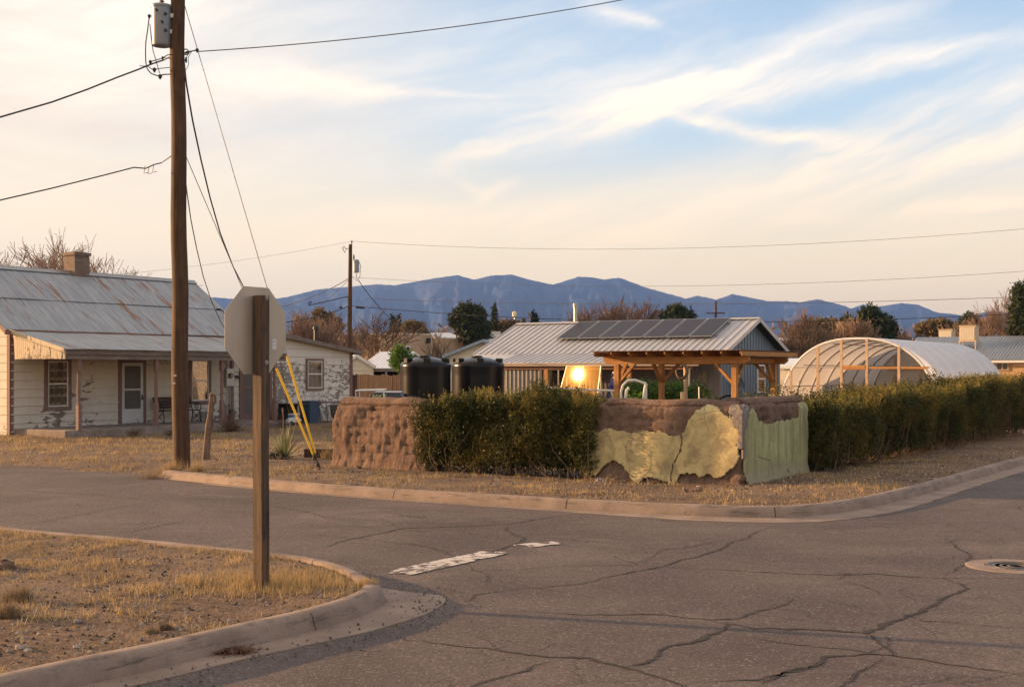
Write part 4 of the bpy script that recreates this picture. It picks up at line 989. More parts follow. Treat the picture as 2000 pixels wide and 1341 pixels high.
# ---- adobe walls at the corner
WC = Fr(3.83, 21.35)                 # local x runs right, towards the road; the corner is (0,0), the long wall goes to -x
def adobe_mesh(x0, x1, y0, y1, top, seed, left_step=None, step=.032, flare=.10):
    """a worn adobe wall: a box whose surface is pushed about into courses of melted mud bricks"""
    import bmesh
    bm = bmesh.new(); nx_, ny_, nz_ = max(2, int((x1 - x0) / step)), max(2, int((y1 - y0) / step)), int(top / step); key = {}
    def vert(i, j, k):
        if (i, j, k) in key: return key[(i, j, k)]
        x = x0 + (x1 - x0) * i / nx_; y = y0 + (y1 - y0) * j / ny_; z = -.12 + (top + .12) * k / nz_
        # rounded head and flared foot
        q = z / top; cx, cy = (x - x0) / (x1 - x0), (y - y0) / (y1 - y0)
        rd = max(0, (q - .90) / .10)
        def pull(c, L):
            e = min(c, 1 - c) * L
            if e < .22: return (1 if c < .5 else -1) * (.13 * rd ** 2) * (1 - e / .22)
            return 0
        X = x + pull(cx, x1 - x0); Y = y + pull(cy, y1 - y0)
        ft = flare * max(0, 1 - q / .25) ** 2
        nxv = -1 if i == 0 else (1 if i == nx_ else 0); nyv = -1 if j == 0 else (1 if j == ny_ else 0); nzv = 1 if k == nz_ else 0
        n = Vector((nxv, nyv, nzv)).normalized() if (nxv or nyv or nzv) else Vector((0, 0, 0))
        X += nxv * ft; Y += nyv * ft
        # courses
        s = x + y; row = math.floor((z + .03) / .17); fz = (z + .03) / .17 - row; bl = .42; fs = (s + (row % 2) * bl / 2 + .05 * mnoise.noise((row * 3.1, seed, 0))) / bl; fs -= math.floor(fs)
        depth = 0
        if nzv == 0:
            jm = max(0, min(1, .5 + 2.2 * mnoise.noise((s * 1.7, z * 1.9, seed + 31)))); jz = jm * math.exp(-((min(fz, 1 - fz) + .12 * mnoise.noise((s * 4, z * 3, 2))) / .10) ** 2); js = jm * math.exp(-(min(fs, 1 - fs) / .06) ** 2)
            depth = -.042 * jz * (.5 + 1.6 * abs(mnoise.noise((s * 1.3, z * 2, seed)))) - .034 * js
        depth += .050 * fbm(s * 1.3, z * 1.7, seed, 3) + .010 * mnoise.noise((row * 5.3, math.floor((x + y) / bl + (row % 2) * .5) * 3.7, seed)) + .019 * mnoise.noise((s * 7 + .8 * mnoise.noise((s * 2, z * 3, 1)), z * 1.6, seed + 4)) + .010 * fbm(s * 13, z * 6, seed + 2, 2) - .05 * max(0, fbm(s * 2.1, z * 2.0, seed + 8, 3) - .2)
        if nzv: depth = .022 * fbm(s * 3, y * 5, seed, 3) - .02
        p = Vector((X, Y, z)) + n * depth
        if left_step and nxv <= 0:
            lo, hi = left_step
            # stepped, broken end
            cut = hi if z < top * .62 else (hi + (lo - hi) * 1.0)
            xmin = x0 + (lo * max(0, (q - .62) / .38) if q > .62 else 0)
            if p.x < xmin: p.x = xmin + (x - x0) * .15
        key[(i, j, k)] = bm.verts.new(p); return key[(i, j, k)]
    def face(a): 
        try: bm.faces.new([vert(*q) for q in a])
        except ValueError: pass
    for k in range(nz_):
        for i in range(nx_): face([(i, 0, k), (i + 1, 0, k), (i + 1, 0, k + 1), (i, 0, k + 1)]); face([(i + 1, ny_, k), (i, ny_, k), (i, ny_, k + 1), (i + 1, ny_, k + 1)])
        for j in range(ny_): face([(0, j + 1, k), (0, j, k), (0, j, k + 1), (0, j + 1, k + 1)]); face([(nx_, j, k), (nx_, j + 1, k), (nx_, j + 1, k + 1), (nx_, j, k + 1)])
    for i in range(nx_):
        for j in range(ny_): face([(i, j, nz_), (i + 1, j, nz_), (i + 1, j + 1, nz_), (i, j + 1, nz_)])
    me = bpy.data.meshes.new('adobe'); bm.normal_update(); bm.to_mesh(me); bm.free(); return me
WT = .42
def adobe_walls():
    r = empty('adobe_wall', (WC.o.x, WC.o.y, 0), RZ, 'crumbling adobe corner wall with flaking ochre and green plaster at the street corner', 'wall')
    L = 3.02; L2 = 3.05; TOP = 1.46
    link_mesh('long_side', adobe_mesh(-L, -.02, 0.0, WT, TOP, 3, left_step=(.30, 0)), M_ADOBE, r, smooth=True)
    link_mesh('short_side', adobe_mesh(-WT, .0, .02, L2, TOP + .03, 11), M_ADOBE, r, smooth=True)
    # plaster skins with torn outlines; s along the face, z up
    def skin(name, face, mask, mat, s0, s1, th=.03, step=.02, lab=None):
        nS, nZ = int((s1 - s0) / step), int(1.5 / step); V = []; idx = {}; F = []
        def P(i, k):
            if (i, k) in idx: return idx[(i, k)]
            s = s0 + i * step; z = -.05 + k * step; rd = max(0, (z - 1.28) / .18); ft = .10 * max(0, 1 - z / .36) ** 2
            o = th + .022 + .008 * fbm(s * 1.8, z * 2.2, 4, 3) + ft - .13 * min(1, rd) ** 2
            jx = .011 * mnoise.noise((s * 19, z * 19, 2)); jz = .011 * mnoise.noise((s * 19, z * 19, 8))
            if face == 'f': p = (-s + jx, -o, z + jz)
            else: p = (o, s + jx, z + jz)
            idx[(i, k)] = len(V); V.append(p); return idx[(i, k)]
        for i in range(nS):
            for k in range(nZ):
                s = s0 + (i + .5) * step; z = -.05 + (k + .5) * step
                if mask(s, z): F.append((P(i, k), P(i + 1, k), P(i + 1, k + 1), P(i, k + 1)) if face == 'r' else (P(i + 1, k), P(i, k), P(i, k + 1), P(i + 1, k + 1)))
        mb = MB(); mb._a(V, F); o = mb.build(name, mat, r, smooth=False); me = o.data; me.polygons.foreach_set('use_smooth', [True] * len(me.polygons))
        m = o.modifiers.new('thickness', 'SOLIDIFY'); m.thickness = th; m.offset = -1
        if lab: o['label'] = lab
    w = lambda s, z, k: .055 * fbm(s * 2.4, z * 2.4, k, 3) + .036 * mnoise.noise((s * 13, z * 13, k)) + .02 * mnoise.noise((s * 31, z * 31, k))
    # front: s grows to the left from the corner; photo outline in (s, z)
    upper = [(0, 1.12), (.10, 1.22), (.28, 1.26), (.45, 1.42), (.62, 1.44), (.80, 1.35), (.98, 1.12), (1.02, .98), (1.10, .92), (1.30, .90), (1.42, .96), (1.62, .94), (1.80, .98), (2.0, .93), (2.15, .94), (2.40, 1.0), (2.62, .97), (2.75, .90), (2.9, .96), (3.1, .95)]
    lower = [(0, .62), (.06, .50), (.12, .40), (.28, .28), (.44, .20), (.55, .28), (.72, .21), (.85, .27), (1.1, .24), (1.19, .06), (1.32, .11), (1.6, .16), (1.8, .15), (1.9, .05), (2.0, .11), (2.1, .22), (2.25, .36), (2.4, .42), (2.6, .34), (2.72, .17), (2.9, .13), (3.1, .22)]
    ip = lambda t, L_: float(np.interp(t, [a for a, b in L_], [b for a, b in L_]))
    crackx = lambda z: 1.17 + .10 * math.sin(z * 5.5 + .3) + .03 * mnoise.noise((z * 9, 1, 1))
    def fm(s, z):
        if s < .03 + .05 * mnoise.noise((z * 5, 0, 3)) or s > 2.98: return False
        if z > ip(s, upper) + w(s, z, 1) * .6 or z < ip(s, lower) + w(s, z, 7) * .55: return False
        return abs(s - crackx(z)) > .013
    skin('ochre_plaster', 'f', fm, M_PLY, 0, 3.0, lab='torn sheet of ochre yellow plaster on the long side of the adobe wall')
    def topband(s, z): return 1.05 < s < 1.45 and .90 + w(s, z, 4) < z < .98
    up2 = [(0, .95), (.12, 1.10), (.25, 1.34), (.42, 1.40), (.52, 1.28), (.62, 1.16), (.85, 1.10), (1.1, 1.09), (1.35, 1.08), (1.6, 1.13), (1.9, 1.12), (2.15, 1.14), (2.4, 1.14), (2.52, 1.15), (2.6, 1.42), (3.05, 1.42)]
    lo2 = [(0, .40), (.08, .12), (.2, .05), (.3, .12), (.38, -.05), (3.1, -.05)]
    def rm(s, z):
        if s > 2.99 + .05 * mnoise.noise((z * 4, 0, 3)) or s < .02 + .04 * mnoise.noise((z * 5, 2, 3)): return False
        if z > ip(s, up2) + w(s, z, 2) * .7 or z < ip(s, lo2) + w(s, z, 5) * .4: return False
        return not (abs(s - (1.05 + .02 * math.sin(z * 20))) < .008 and z < .75) and not (abs(s - 1.75 - .2 * z) < .009 and z < .28)
    skin('green_plaster', 'r', rm, M_PLG, 0, 3.1, lab='streaked pale green plaster on the short side of the adobe wall')
    # grey cement patch wrapped over the corner
    skin('cement_patch', 'f', lambda s, z: s < .04 + .30 * max(0, z - .98) + w(s, z, 9) * 1.6 and z > .70 + w(s, z, 3), M_CEM, -.05, .5, th=.045)
    skin('cement_patch', 'r', lambda s, z: s < .03 + .50 * max(0, z - .98) + w(s, z, 8) * 1.6 and z > .55 + w(s, z, 6), M_CEM, -.05, .6, th=.045)
    # mud cap along the top
    m = MB()
    pts = [(x, WT / 2 + .01 * fbm(x * 2, 0), TOP - .035 + .02 * fbm(x * 1.5, 3)) for x in np.arange(-L + .42, -.05, .12)]; m.tube(pts, [.17 + .02 * fbm(p[0] * 3, 1) for p in pts], 14, True, .55)
    pts = [(-WT / 2, y, TOP + .0 + .02 * fbm(y * 1.5, 3)) for y in np.arange(.15, L2 - .12, .12)]; m.tube(pts, [.17 + .02 * fbm(p[1] * 3, 1) for p in pts], 14, True, .55)
    m.build('mud_cap', M_ADOBE, r, smooth=True)
    # the left block
    a, b = WC.lx(650, 0), WC.lx(832, 0)
    bo = WC.w(a, 0); r2 = empty('adobe_wall', (bo.x, bo.y, .06), RZ, 'bare eroded reddish adobe wall block beside the yellow guy wires', 'wall')
    link_mesh('mud_brickwork', adobe_mesh(0, b - a, 0, WT + .1, 1.34, 23, left_step=(.16, 0), flare=.10), M_ADOBE, r2, smooth=True)
    m = MB(); pts = [(x, WT / 2, 1.30 + .03 * fbm(x * 1.5, 8)) for x in np.arange(.22, b - a - .1, .12)]; m.tube(pts, [.20 + .03 * fbm(p[0] * 2, 1) for p in pts], 14, True, .6); m.build('mud_cap', M_ADOBE, r2, smooth=True)
adobe_walls()

# ---- the blue steel house with the solar panels
H2 = Fr(8.25, 50.6); K2 = 1.10
def blue_house():
    r = empty('blue_steel_house', (H2.o.x, H2.o.y, 0), RZ, 'blue steel-clad house with pale metal roof, solar panels and a long porch', 'house')
    W, L = 6.3, 11.3; RZ2, EZ2 = 4.18, 2.74; ov = .42; rx = .35
    w = MB(); w.b2(-L, 0, 0, W, -.1, 2.75); w.prism([(-.0, 0, 2.75), (0, W, 2.75), (0, W / 2, 4.08)], (-L, 0, 0)); wo = w.build('wall', M_BLUEW, r)
    m = MB()
    for k in range(1, 21):
        y = W * k / 21; m.b2(.001, .022, y - .018, y + .018, -.05, 2.75 + 1.30 * (1 - abs(y - W / 2) / (W / 2)))
    m.build('gable_rib', M_BLUEW, r)
    m = MB(); m.b2(-L + .05, -.001, -.012, -.002, 0, 2.7)
    for k in range(60):
        x = -.1 - k * .187
        if x < -L + .1: break
        m.b2(x - .016, x + .016, -.034, -.013, 0, 2.7)
    m.build('porch_wall', M_SHADEW, r)
    # main roof slopes, slab plus standing seams
    def slope(mb, y0, z0, y1, z1, x0, x1, sp=.305, rib=.03):
        d = Vector((0, y1 - y0, z1 - z0)); n = Vector((0, -d.z, d.y)).normalized(); n = n if n.z > 0 else -n
        mb.prism([(x0, y0, z0), (x1, y0, z0), (x1, y0, z0 - .0) , ] if 0 else [(x0, y0, z0), (x1, y0, z0), (x1, y1, z1), (x0, y1, z1)], -n * .035)
        k = int((x1 - x0) / sp)
        for i in range(k + 1):
            x = x0 + .02 + (x1 - x0 - .04) * i / k; a = Vector((x, y0, z0)) + n * (rib / 2 + .001); b = Vector((x, y1, z1)) + n * (rib / 2 + .001); mb.bar(a, b, .028, rib, n)
    m = MB(); slope(m, W / 2, RZ2, -ov, EZ2, -L - rx, rx); ro = m.build('roof', M_SEAM, r)
    m = MB(); slope(m, W / 2, RZ2, W + ov, EZ2, -L - rx, rx); m.build('rear_roof', M_SEAM, r)
    m = MB(); m.bar((-L - rx, W / 2 - .07, RZ2 + .03), (rx + .01, W / 2 - .07, RZ2 + .03), .17, .015, (0, -.4, 1)); m.bar((-L - rx, W / 2 + .07, RZ2 + .03), (rx + .01, W / 2 + .07, RZ2 + .03), .17, .015, (0, .4, 1)); m.build('ridge_cap', M_SEAM, ro)
    m = MB(); m.bar((rx + .02, W / 2, RZ2 - .04), (rx + .02, -ov, EZ2 - .05), .03, .16); m.bar((rx + .02, W / 2, RZ2 - .04), (rx + .02, W + ov, EZ2 - .05), .03, .16); m.bar((-L - rx - .02, W / 2, RZ2 - .04), (-L - rx - .02, -ov, EZ2 - .05), .03, .16)
    m.b2(-L - rx, rx, W + ov - .02, W + ov + .03, EZ2 - .15, EZ2 - .01); m.build('rake_trim', M_SEAM, ro)
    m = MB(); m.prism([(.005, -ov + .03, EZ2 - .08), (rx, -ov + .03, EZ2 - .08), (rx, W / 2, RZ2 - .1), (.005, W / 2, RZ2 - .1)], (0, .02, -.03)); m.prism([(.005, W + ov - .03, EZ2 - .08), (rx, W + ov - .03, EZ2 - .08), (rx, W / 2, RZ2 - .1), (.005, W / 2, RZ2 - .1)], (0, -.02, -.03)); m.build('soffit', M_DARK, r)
    # porch skirt roof
    PX0, PX1, PY, PZ = -9.25, 0.0, -2.05, 2.36
    m = MB(); m.prism([(-L - rx, -ov + .01, EZ2 - .012), (.05, -ov + .01, EZ2 - .012), (PX1, PY, PZ), (PX0, PY, PZ)], (0, .0, -.035))
    for i in range(31):
        x = PX0 + .03 + (PX1 - PX0 - .06) * i / 30; m.bar((x, -ov, EZ2 + .0), (x, PY, PZ + .014), .028, .026)
    m.build('porch_roof', M_SEAM, r)
    m = MB(); m.b2(PX0, PX1 + .02, PY - .09, PY - .005, PZ - .15, PZ - .02); m.build('gutter', simple('brown_grey_gutter', (.30, .24, .20), .5, .1, 4, metal=.3), r)
    m = MB(); m.b2(PX0 + .15, -.35, PY + .03, PY + .14, PZ - .28, PZ - .12); m.build('porch_beam', M_RED, r)
    for px in (1068, 1229):
        x = H2.lx(px, PY + .08); m = MB(); m.b2(x - .075, x + .075, PY + .02, PY + .15, 0, PZ - .28); m.build('porch_post', M_CEDAR, r)
    for px in (1091, 1346):
        x = H2.lx(px, PY + .08); m = MB(); m.b2(x - .03, x + .03, PY + .05, PY + .11, 0, PZ - .28); m.build('porch_post', M_GALV, r)
    xs, xe = H2.lx(986, PY), H2.lx(1050, PY); m = MB(); m.b2(xs, xe, PY + .16, PY + .18, 0, PZ - .2); k = int((xe - xs) / .19)
    for i in range(k + 1):
        x = xs + (xe - xs) * i / k; m.b2(x - .035, x + .035, PY + .10, PY + .159, 0, PZ - .29)
    m.build('screen_wall', M_GALV, r)
    # windows of the porch wall: dark glass, a pane with a white shape
    x0, x1 = H2.lx(1072, 0), H2.lx(1110, 0); m = MB(); frame_rect(m, -.03, x0, x1, .9, 2.1, .06, .03, 'y', -1); wi = m.build('window', M_WHITEP, r); m = MB(); m.b2(x0 + .06, x1 - .06, -.052, -.045, .96, 2.04); m.build('pane', simple('dark_glass', (.02, .02, .02), .05, .2, 3, bmp=0), wi)
    m = MB(); x0, x1 = H2.lx(1368, -.05), H2.lx(1398, -.05); m.b2(x0, x1, -.16, -.036, .90, .97); m.build('sill', M_GALV, r)
    # gable window
    y0, y1 = H2.ly(1478, .02), H2.ly(1493, .02); z1, z0 = H2.z(712, 0, y0), H2.z(767, 0, y0); m = MB(); frame_rect(m, .023, y0, y1, z0, z1, .06, .045); m.b2(.023, .066, y0 + .06, y1 - .06, (z0 + z1) / 2 - .03, (z0 + z1) / 2 + .03); wi = m.build('window', M_WHITEP, r)
    m = MB(); m.b2(.03, .036, y0 + .05, y1 - .05, z0 + .05, z1 - .05); m.build('pane', simple('blue_dark_glass', (.05, .055, .06), .08, .3, 5, bmp=0), wi)
    m = MB(); m.b2(.0245, .029, y0 + .05, y1 - .05, (z0 + z1) / 2, z1 - .05); m.build('blind', M_CURTW, wi)
    # satellite dish
    y = H2.ly(1446, .3); m = MB(); m.tube([(.02, y, 1.1), (.22, y, 1.2), (.25, y, 1.45)], .02, 6); m.lathe([(.01, .0), (.15, .02), (.24, .07), (.25, .075), (.16, .03), (.01, .012)], 18, (0, 0, 0)); 
    b0 = len(m.v) - 6 * 18
    for i in range(b0, len(m.v)):
        v = Vector(m.v[i]); v = Matrix.Rotation(R(70), 3, 'Y') @ v; m.v[i] = (v.x + .28, v.y + y, v.z + 1.5)
    m.build('satellite_dish', M_DKMETAL, r)
    # flue
    x = H2.lx(1124, W / 2 + .3); z = H2.z(592, x, W / 2 + .3); m = MB(); m.lathe([(.085, 3.9), (.085, z - .12)], 16, (x, W / 2 + .3, 0)); m.lathe([(.11, z - .20), (.115, z - .02), (.09, z), (.02, z + .01)], 16, (x, W / 2 + .3, 0)); m.build('flue', M_STEEL, ro, smooth=True)
    # seven solar panels on rails
    s = Vector((0, -(W / 2 + ov), EZ2 - RZ2)); sl = s.length; sd = s / sl; n = Vector((0, -sd.z, sd.y)); n = n if n.z > 0 else -n
    hx = H2.lx(1165, W / 2 - .3); 
    xr = H2.lx(1428, W / 2 - .3); xl = H2.lx(1128, W / 2 - .35)
    pw = (xr - xl) / 7
    P0 = Vector((0, W / 2, RZ2)) + sd * .22 + n * .13
    for i in range(7):
        root = Vector((xl + pw * i, 0, 0)) + P0; ph = 2.12
        M = Matrix((Vector((1, 0, 0)), sd, n)).transposed()
        m = MB(); m.box((pw / 2, ph / 2, 0), (pw - .05, ph, .035)); o = m.build('solar_panel', M_WHITEP if 0 else M_STEEL, ro); o.matrix_local = Matrix.Translation(root) @ M.to_4x4()
        m = MB(); m.box((pw / 2, ph / 2, .0195), (pw - .12, ph - .07, .004)); c = m.build('solar_cells', M_PV, o)
    m = MB()
    for q in (.4, 1.75):
        a = P0 + sd * q - n * .06 + Vector((xl - .05, 0, 0)); m.bar(a, a + Vector((7 * pw + .15, 0, 0)), .04, .05, n)
    for i in range(8):
        for q in (.4, 1.75): a = P0 + sd * q - n * .07 + Vector((xl + pw * i, 0, 0)); m.bar(a, a - n * .07, .03, .03)
    m.build('panel_rail', M_STEEL, ro)
    return r
bh = blue_house(); bh.location = (8.25 * K2, 50.6 * K2, CAMH * (1 - K2)); bh.scale = (K2, K2, K2)      # the same view, 10 % farther and larger

# ---- pergola
PG = Fr(.0824 * 36.0, 36.0)
def pergola():
    r = empty('pergola', (PG.o.x, PG.o.y, 0), RZ, 'oiled cedar pergola with braced posts and corrugated roof behind the adobe wall', 'pergola')
    L, D = 3.54, 2.76; PT = 2.20; s = .145
    for x, y in ((0, 0), (L, 0), (0, D), (L, D)):
        m = MB(); m.box((x, y, PT / 2), (s, s, PT)); m.build('post', M_CEDAR, r, bevel=.006)
    for y in (0, D):
        m = MB(); ya, yb = y - .045, y + .045; m.prism([(-.42, ya, PT + .09), (-.30, ya, PT), (L + .30, ya, PT), (L + .42, ya, PT + .09), (L + .42, ya, PT + .20), (-.42, ya, PT + .20)], (0, .09, 0)); m.build('beam', M_CEDARX, r)
    for x in (0, L):
        m = MB(); m.b2(x - .04, x + .04, .05, D - .05, PT + .02, PT + .16); m.build('side_beam', wood('oiled_cedar_side', (.56, .27, .085), (.33, .145, .045), 1) if x == 0 else bpy.data.materials['oiled_cedar_side'], r)
    for x, sg in ((0, 1), (L, -1)):
        for y in (0, D): m = MB(); m.bar((x + sg * .05, y, PT - .52), (x + sg * .56, y, PT + .02), .07, .10, (0, 1, 0)); m.build('brace', M_CEDARX, r)
    for y, sg in ((0, 1), (D, -1)):
        for x in (0, L): m = MB(); m.bar((x, y + sg * .05, PT - .52), (x, y + sg * .56, PT + .04), .07, .10, (1, 0, 0)); m.build('brace', M_CEDARX, r)
    for k in range(9):
        x = -.42 + (L + .84) * k / 8; m = MB(); za = PT + .205
        m.prism([(x - .022, -.62, za + .07), (x - .022, -.50, za), (x - .022, D + .50, za), (x - .022, D + .62, za + .07), (x - .022, D + .62, za + .13), (x - .022, -.62, za + .13)], (.044, 0, 0)); m.build('rafter', bpy.data.materials['oiled_cedar_side'], r)
    m = MB(); corr(m, (-.50, -.68, PT + .355), (L + 1.0, 0, 0), (0, D + 1.36, .0), pitch=.1, amp=.011); solid(m.build('roof_sheet', M_RED, r, smooth=True), .004)
    m = MB(); m.b2(L + .445, L + .475, -.62, D + .62, PT + .21, PT + .335); m.build('fascia', M_CEDARX, r)
pergola()

# ---- hoop greenhouse
GH = Fr(.208 * 48.6, 48.6)
def greenhouse():
    r = empty('hoop_greenhouse', (GH.o.x, GH.o.y, 0), RZ, 'white film hoop greenhouse with open timber end wall behind the long hedge', 'greenhouse')
    W, L, Hh, NH = 6.05, 11.0, 3.22, 8
    def arc(y, n=36, rad=0):
        out = []
        for i in range(n + 1):
            a = math.pi * i / n; c = math.cos(a); s = math.sin(a); out.append((W / 2 - (W / 2 + rad) * (abs(c) ** .82) * (1 if c > 0 else -1), y, (Hh + rad) * s ** .88))
        return out
    for k in range(NH):
        m = MB(); m.tube(arc(L * k / (NH - 1), rad=-.02), .032 if k else .045, 6); m.build('hoop', M_GALV if k else M_WHITEP, r, smooth=True)
    m = MB(); vs = []; N = 36; rows = (NH - 1) * 6
    for j in range(rows + 1):
        y = L * j / rows; ph = (j % 6) / 6.0; sag = -.045 * math.sin(math.pi * ph)
        for p in arc(y, N, .03 + sag): vs.append(p)
    m._a(vs, [(j * (N + 1) + i, j * (N + 1) + i + 1, (j + 1) * (N + 1) + i + 1, (j + 1) * (N + 1) + i) for j in range(rows) for i in range(N)]); m.build('film_cover', M_POLY, r, smooth=True)
    zat = lambda x: Hh * (max(0, 1 - (abs(x - W / 2) / (W / 2)) ** (2 / .82))) ** .44
    for px in (1545, 1598, 1644, 1693.5, 1756, 1814):
        x = GH.lx(px, 0); m = MB(); m.b2(x - .045, x + .045, -.06, .0, 0, zat(x) - .02); m.build('end_post', M_PALEW, r)
    xa, xb, xc = GH.lx(1645.5, 0), GH.lx(1692, 0), GH.lx(1814, 0); z = GH.z(717, (xa + xb) / 2, 0)
    m = MB(); m.b2(xa + .03, xb - .03, -.07, -.005, z - .09, z + .07); m.b2(xb + .08, xc, -.05, -.005, z - .06, z + .02); m.build('door_header', M_CEDARX, r)
    m = MB(); x0 = GH.lx(1548, 0); m.tube([(x0, -.02, z + .0), (xa, -.02, z)], .02, 6); m.build('end_rail', M_GALV, r)
    for x, zz in ((1.0, 2.25), (W / 2 - .9, 3.05), (.35, 1.45), (W - 1.0, 2.25)):
        m = MB(); m.tube([(x, 0, zz - .02), (x, L, zz - .02)], .018, 5); m.build('purlin', M_GALV, r)
    # rear end wall of ribbed sheet with framing
    m = MB(); a = arc(L - .02, 30, -.05); m.prism([Vector(p) for p in a], (0, .012, 0)); m.build('rear_wall', M_POLYC, r)
    for x in (1.2, 2.3, 3.7, 4.8): m = MB(); m.b2(x - .04, x + .04, L - .10, L - .03, 0, zat(x) - .06); m.build('rear_post', M_PALEW, r)
    m = MB(); m.b2(.9, W - .9, L - .085, L - .035, 2.02, 2.12); m.build('rear_rail', M_PALEW, r)
    m = MB(); m.b2(-.04, .02, 0, L, 0, .25); m.b2(W - .02, W + .04, 0, L, 0, .25); m.build('base_board', M_PALEW, r)
M_PALEW = wood('pale_timber', (.62, .43, .27), (.46, .30, .18), 2)
greenhouse()

# ---- simple gabled building used for neighbours
def gable_house(name, fr, x0, x1, y0, y1, ez, rz_, axis, wallm, roofm, label, ov=.3, seams=True, sid=True, cat='house', hip=False):
    """axis 'x': the ridge runs along local x"""
    r = empty(name, (fr.o.x, fr.o.y, 0), fr.rz, label, cat); w = MB(); w.b2(x0, x1, y0, y1, -.1, ez)
    if axis == 'x': w.prism([(x0, y0, ez), (x0, y1, ez), (x0, (y0 + y1) / 2, rz_ - .08)], (x1 - x0, 0, 0))
    else: w.prism([(x0, y0, ez), (x1, y0, ez), ((x0 + x1) / 2, y0, rz_ - .08)], (0, y1 - y0, 0))
    if sid:
        if axis == 'y': siding(w, (x0, y0 - .003, 0), 0, x1 - x0, 0, lambda t: ez + (rz_ - .1 - ez) * (1 - abs(t - (x1 - x0) / 2) / ((x1 - x0) / 2)), (0, -1, 0), (1, 0, 0), .25)
        else: siding(w, (x0, y0 - .003, 0), 0, x1 - x0, 0, lambda t: ez - .02, (0, -1, 0), (1, 0, 0), .25)
    w.build('wall', wallm, r); m = MB()
    if axis == 'x':
        c = (y0 + y1) / 2; h = (y1 - y0) / 2; k = (rz_ - ez) / h
        for s_ in (-1, 1):
            if seams: corr(m, (x0 - ov, c, rz_ + .03), (x1 - x0 + 2 * ov, 0, 0), (0, s_ * (h + ov), -k * (h + ov)), pitch=seams if seams is not True else .25, amp=.018)
            else: m.prism([(x0 - ov, c, rz_ + .03), (x1 + ov, c, rz_ + .03), (x1 + ov, c + s_ * (h + ov), rz_ + .03 - k * (h + ov)), (x0 - ov, c + s_ * (h + ov), rz_ + .03 - k * (h + ov))], (0, 0, -.05))
        f = MB()
        for s_ in (-1, 1): f.b2(x0 - ov, x1 + ov, c + s_ * (h + ov), c + s_ * (h + ov + .02), rz_ - k * (h + ov) - .14, rz_ - k * (h + ov)); f.bar((x0 - ov - .01, c, rz_ - .05), (x0 - ov - .01, c + s_ * (h + ov), rz_ - k * (h + ov) - .05), .03, .14); f.bar((x1 + ov + .01, c, rz_ - .05), (x1 + ov + .01, c + s_ * (h + ov), rz_ - k * (h + ov) - .05), .03, .14)
    else:
        c = (x0 + x1) / 2; h = (x1 - x0) / 2; k = (rz_ - ez) / h
        for s_ in (-1, 1):
            if seams: corr(m, (c, y0 - ov, rz_ + .03), (0, y1 - y0 + 2 * ov, 0), (s_ * (h + ov), 0, -k * (h + ov)), pitch=seams if seams is not True else .25, amp=.018)
            else: m.prism([(c, y0 - ov, rz_ + .03), (c, y1 + ov, rz_ + .03), (c + s_ * (h + ov), y1 + ov, rz_ + .03 - k * (h + ov)), (c + s_ * (h + ov), y0 - ov, rz_ + .03 - k * (h + ov))], (0, 0, -.05))
        f = MB()
        for s_ in (-1, 1): f.b2(c + s_ * (h + ov), c + s_ * (h + ov + .02), y0 - ov, y1 + ov, rz_ - k * (h + ov) - .14, rz_ - k * (h + ov)); f.bar((c, y0 - ov - .01, rz_ - .05), (c + s_ * (h + ov), y0 - ov - .01, rz_ - k * (h + ov) - .05), .03, .16); f.bar((c, y1 + ov + .01, rz_ - .05), (c + s_ * (h + ov), y1 + ov + .01, rz_ - k * (h + ov) - .05), .03, .14)
    ro = m.build('roof', roofm, r, smooth=bool(seams)); f.build('fascia', M_WHITEP if roofm is not M_BLUEROOF else M_BLUEROOF, ro)
    return r
# grey-roofed tan house far right
H3 = Fr(rr(1765) * 76, 76)
def tan_house():
    W = 9.0; L = 24; ez = 2.85
    r = gable_house('tan_house', H3, 0, L, 0, W, 2.75, 4.1, 'x', M_TAN2, M_GREYROOF, 'low orange-tan stucco house with grey corrugated roof at the right edge', .4, .18, False)
    x0, x1 = H3.lx(1945, 0), H3.lx(1971, 0); z1, z0 = H3.z(706, x0, 0), H3.z(724, x0, 0); m = MB(); frame_rect(m, -.005, x0, x1, z0, z1, .09, .05, 'y', -1); m.b2((x0 + x1) / 2 - .03, (x0 + x1) / 2 + .03, -.05, -.005, z0 + .09, z1 - .09); wi = m.build('window', M_TAN, r)
    m = MB(); m.b2(x0 + .09, x1 - .09, -.025, -.018, z0 + .09, z1 - .09); m.build('pane', bpy.data.materials['dark_glass'], wi)
    def cooler(px, y, zb, s, label, back=False):
        x = H3.lx(px, y); w = H3.w(x, y); k = empty('swamp_cooler', (w.x, w.y, zb), RZ, label, 'cooler', 'evaporative coolers on the grey roof')
        m = MB(); m.b2(-s, s, -s, s, .25, .25 + 2 * s * .95); m.b2(-s - .03, s + .03, -s - .03, s + .03, .25 + 2 * s * .95, .30 + 2 * s * .95); m.b2(-s - .03, s + .03, -s - .03, s + .03, .21, .25); c_ = m.build('housing', M_COOLER, k)
        m = MB()
        for f_ in range(2):
            for i in range(9):
                t = -s + .1 + (2 * s - .2) * i / 8
                if f_ == 0: m.b2(t - .035, t + .035, -s - .02, -s - .002, .32, .2 + 2 * s * .9)
                else: m.b2(-s - .02, -s - .002, t - .035, t + .035, .32, .2 + 2 * s * .9)
        m.build('louvre', M_CREAM, c_)
        for a in (-1, 1):
            for b in (-1, 1): m = MB(); m.b2(a * s - .03, a * s + .03, b * s - .03, b * s + .03, -.55, .21); m.build('leg', M_COOLER, k)
    cooler(1893, 2.2, 3.55, .46, 'large beige louvred cooler standing on the grey corrugated roof'); cooler(1850, 6.2, 3.55, .42, 'smaller pale cooler half hidden behind the grey roof ridge')
tan_house()
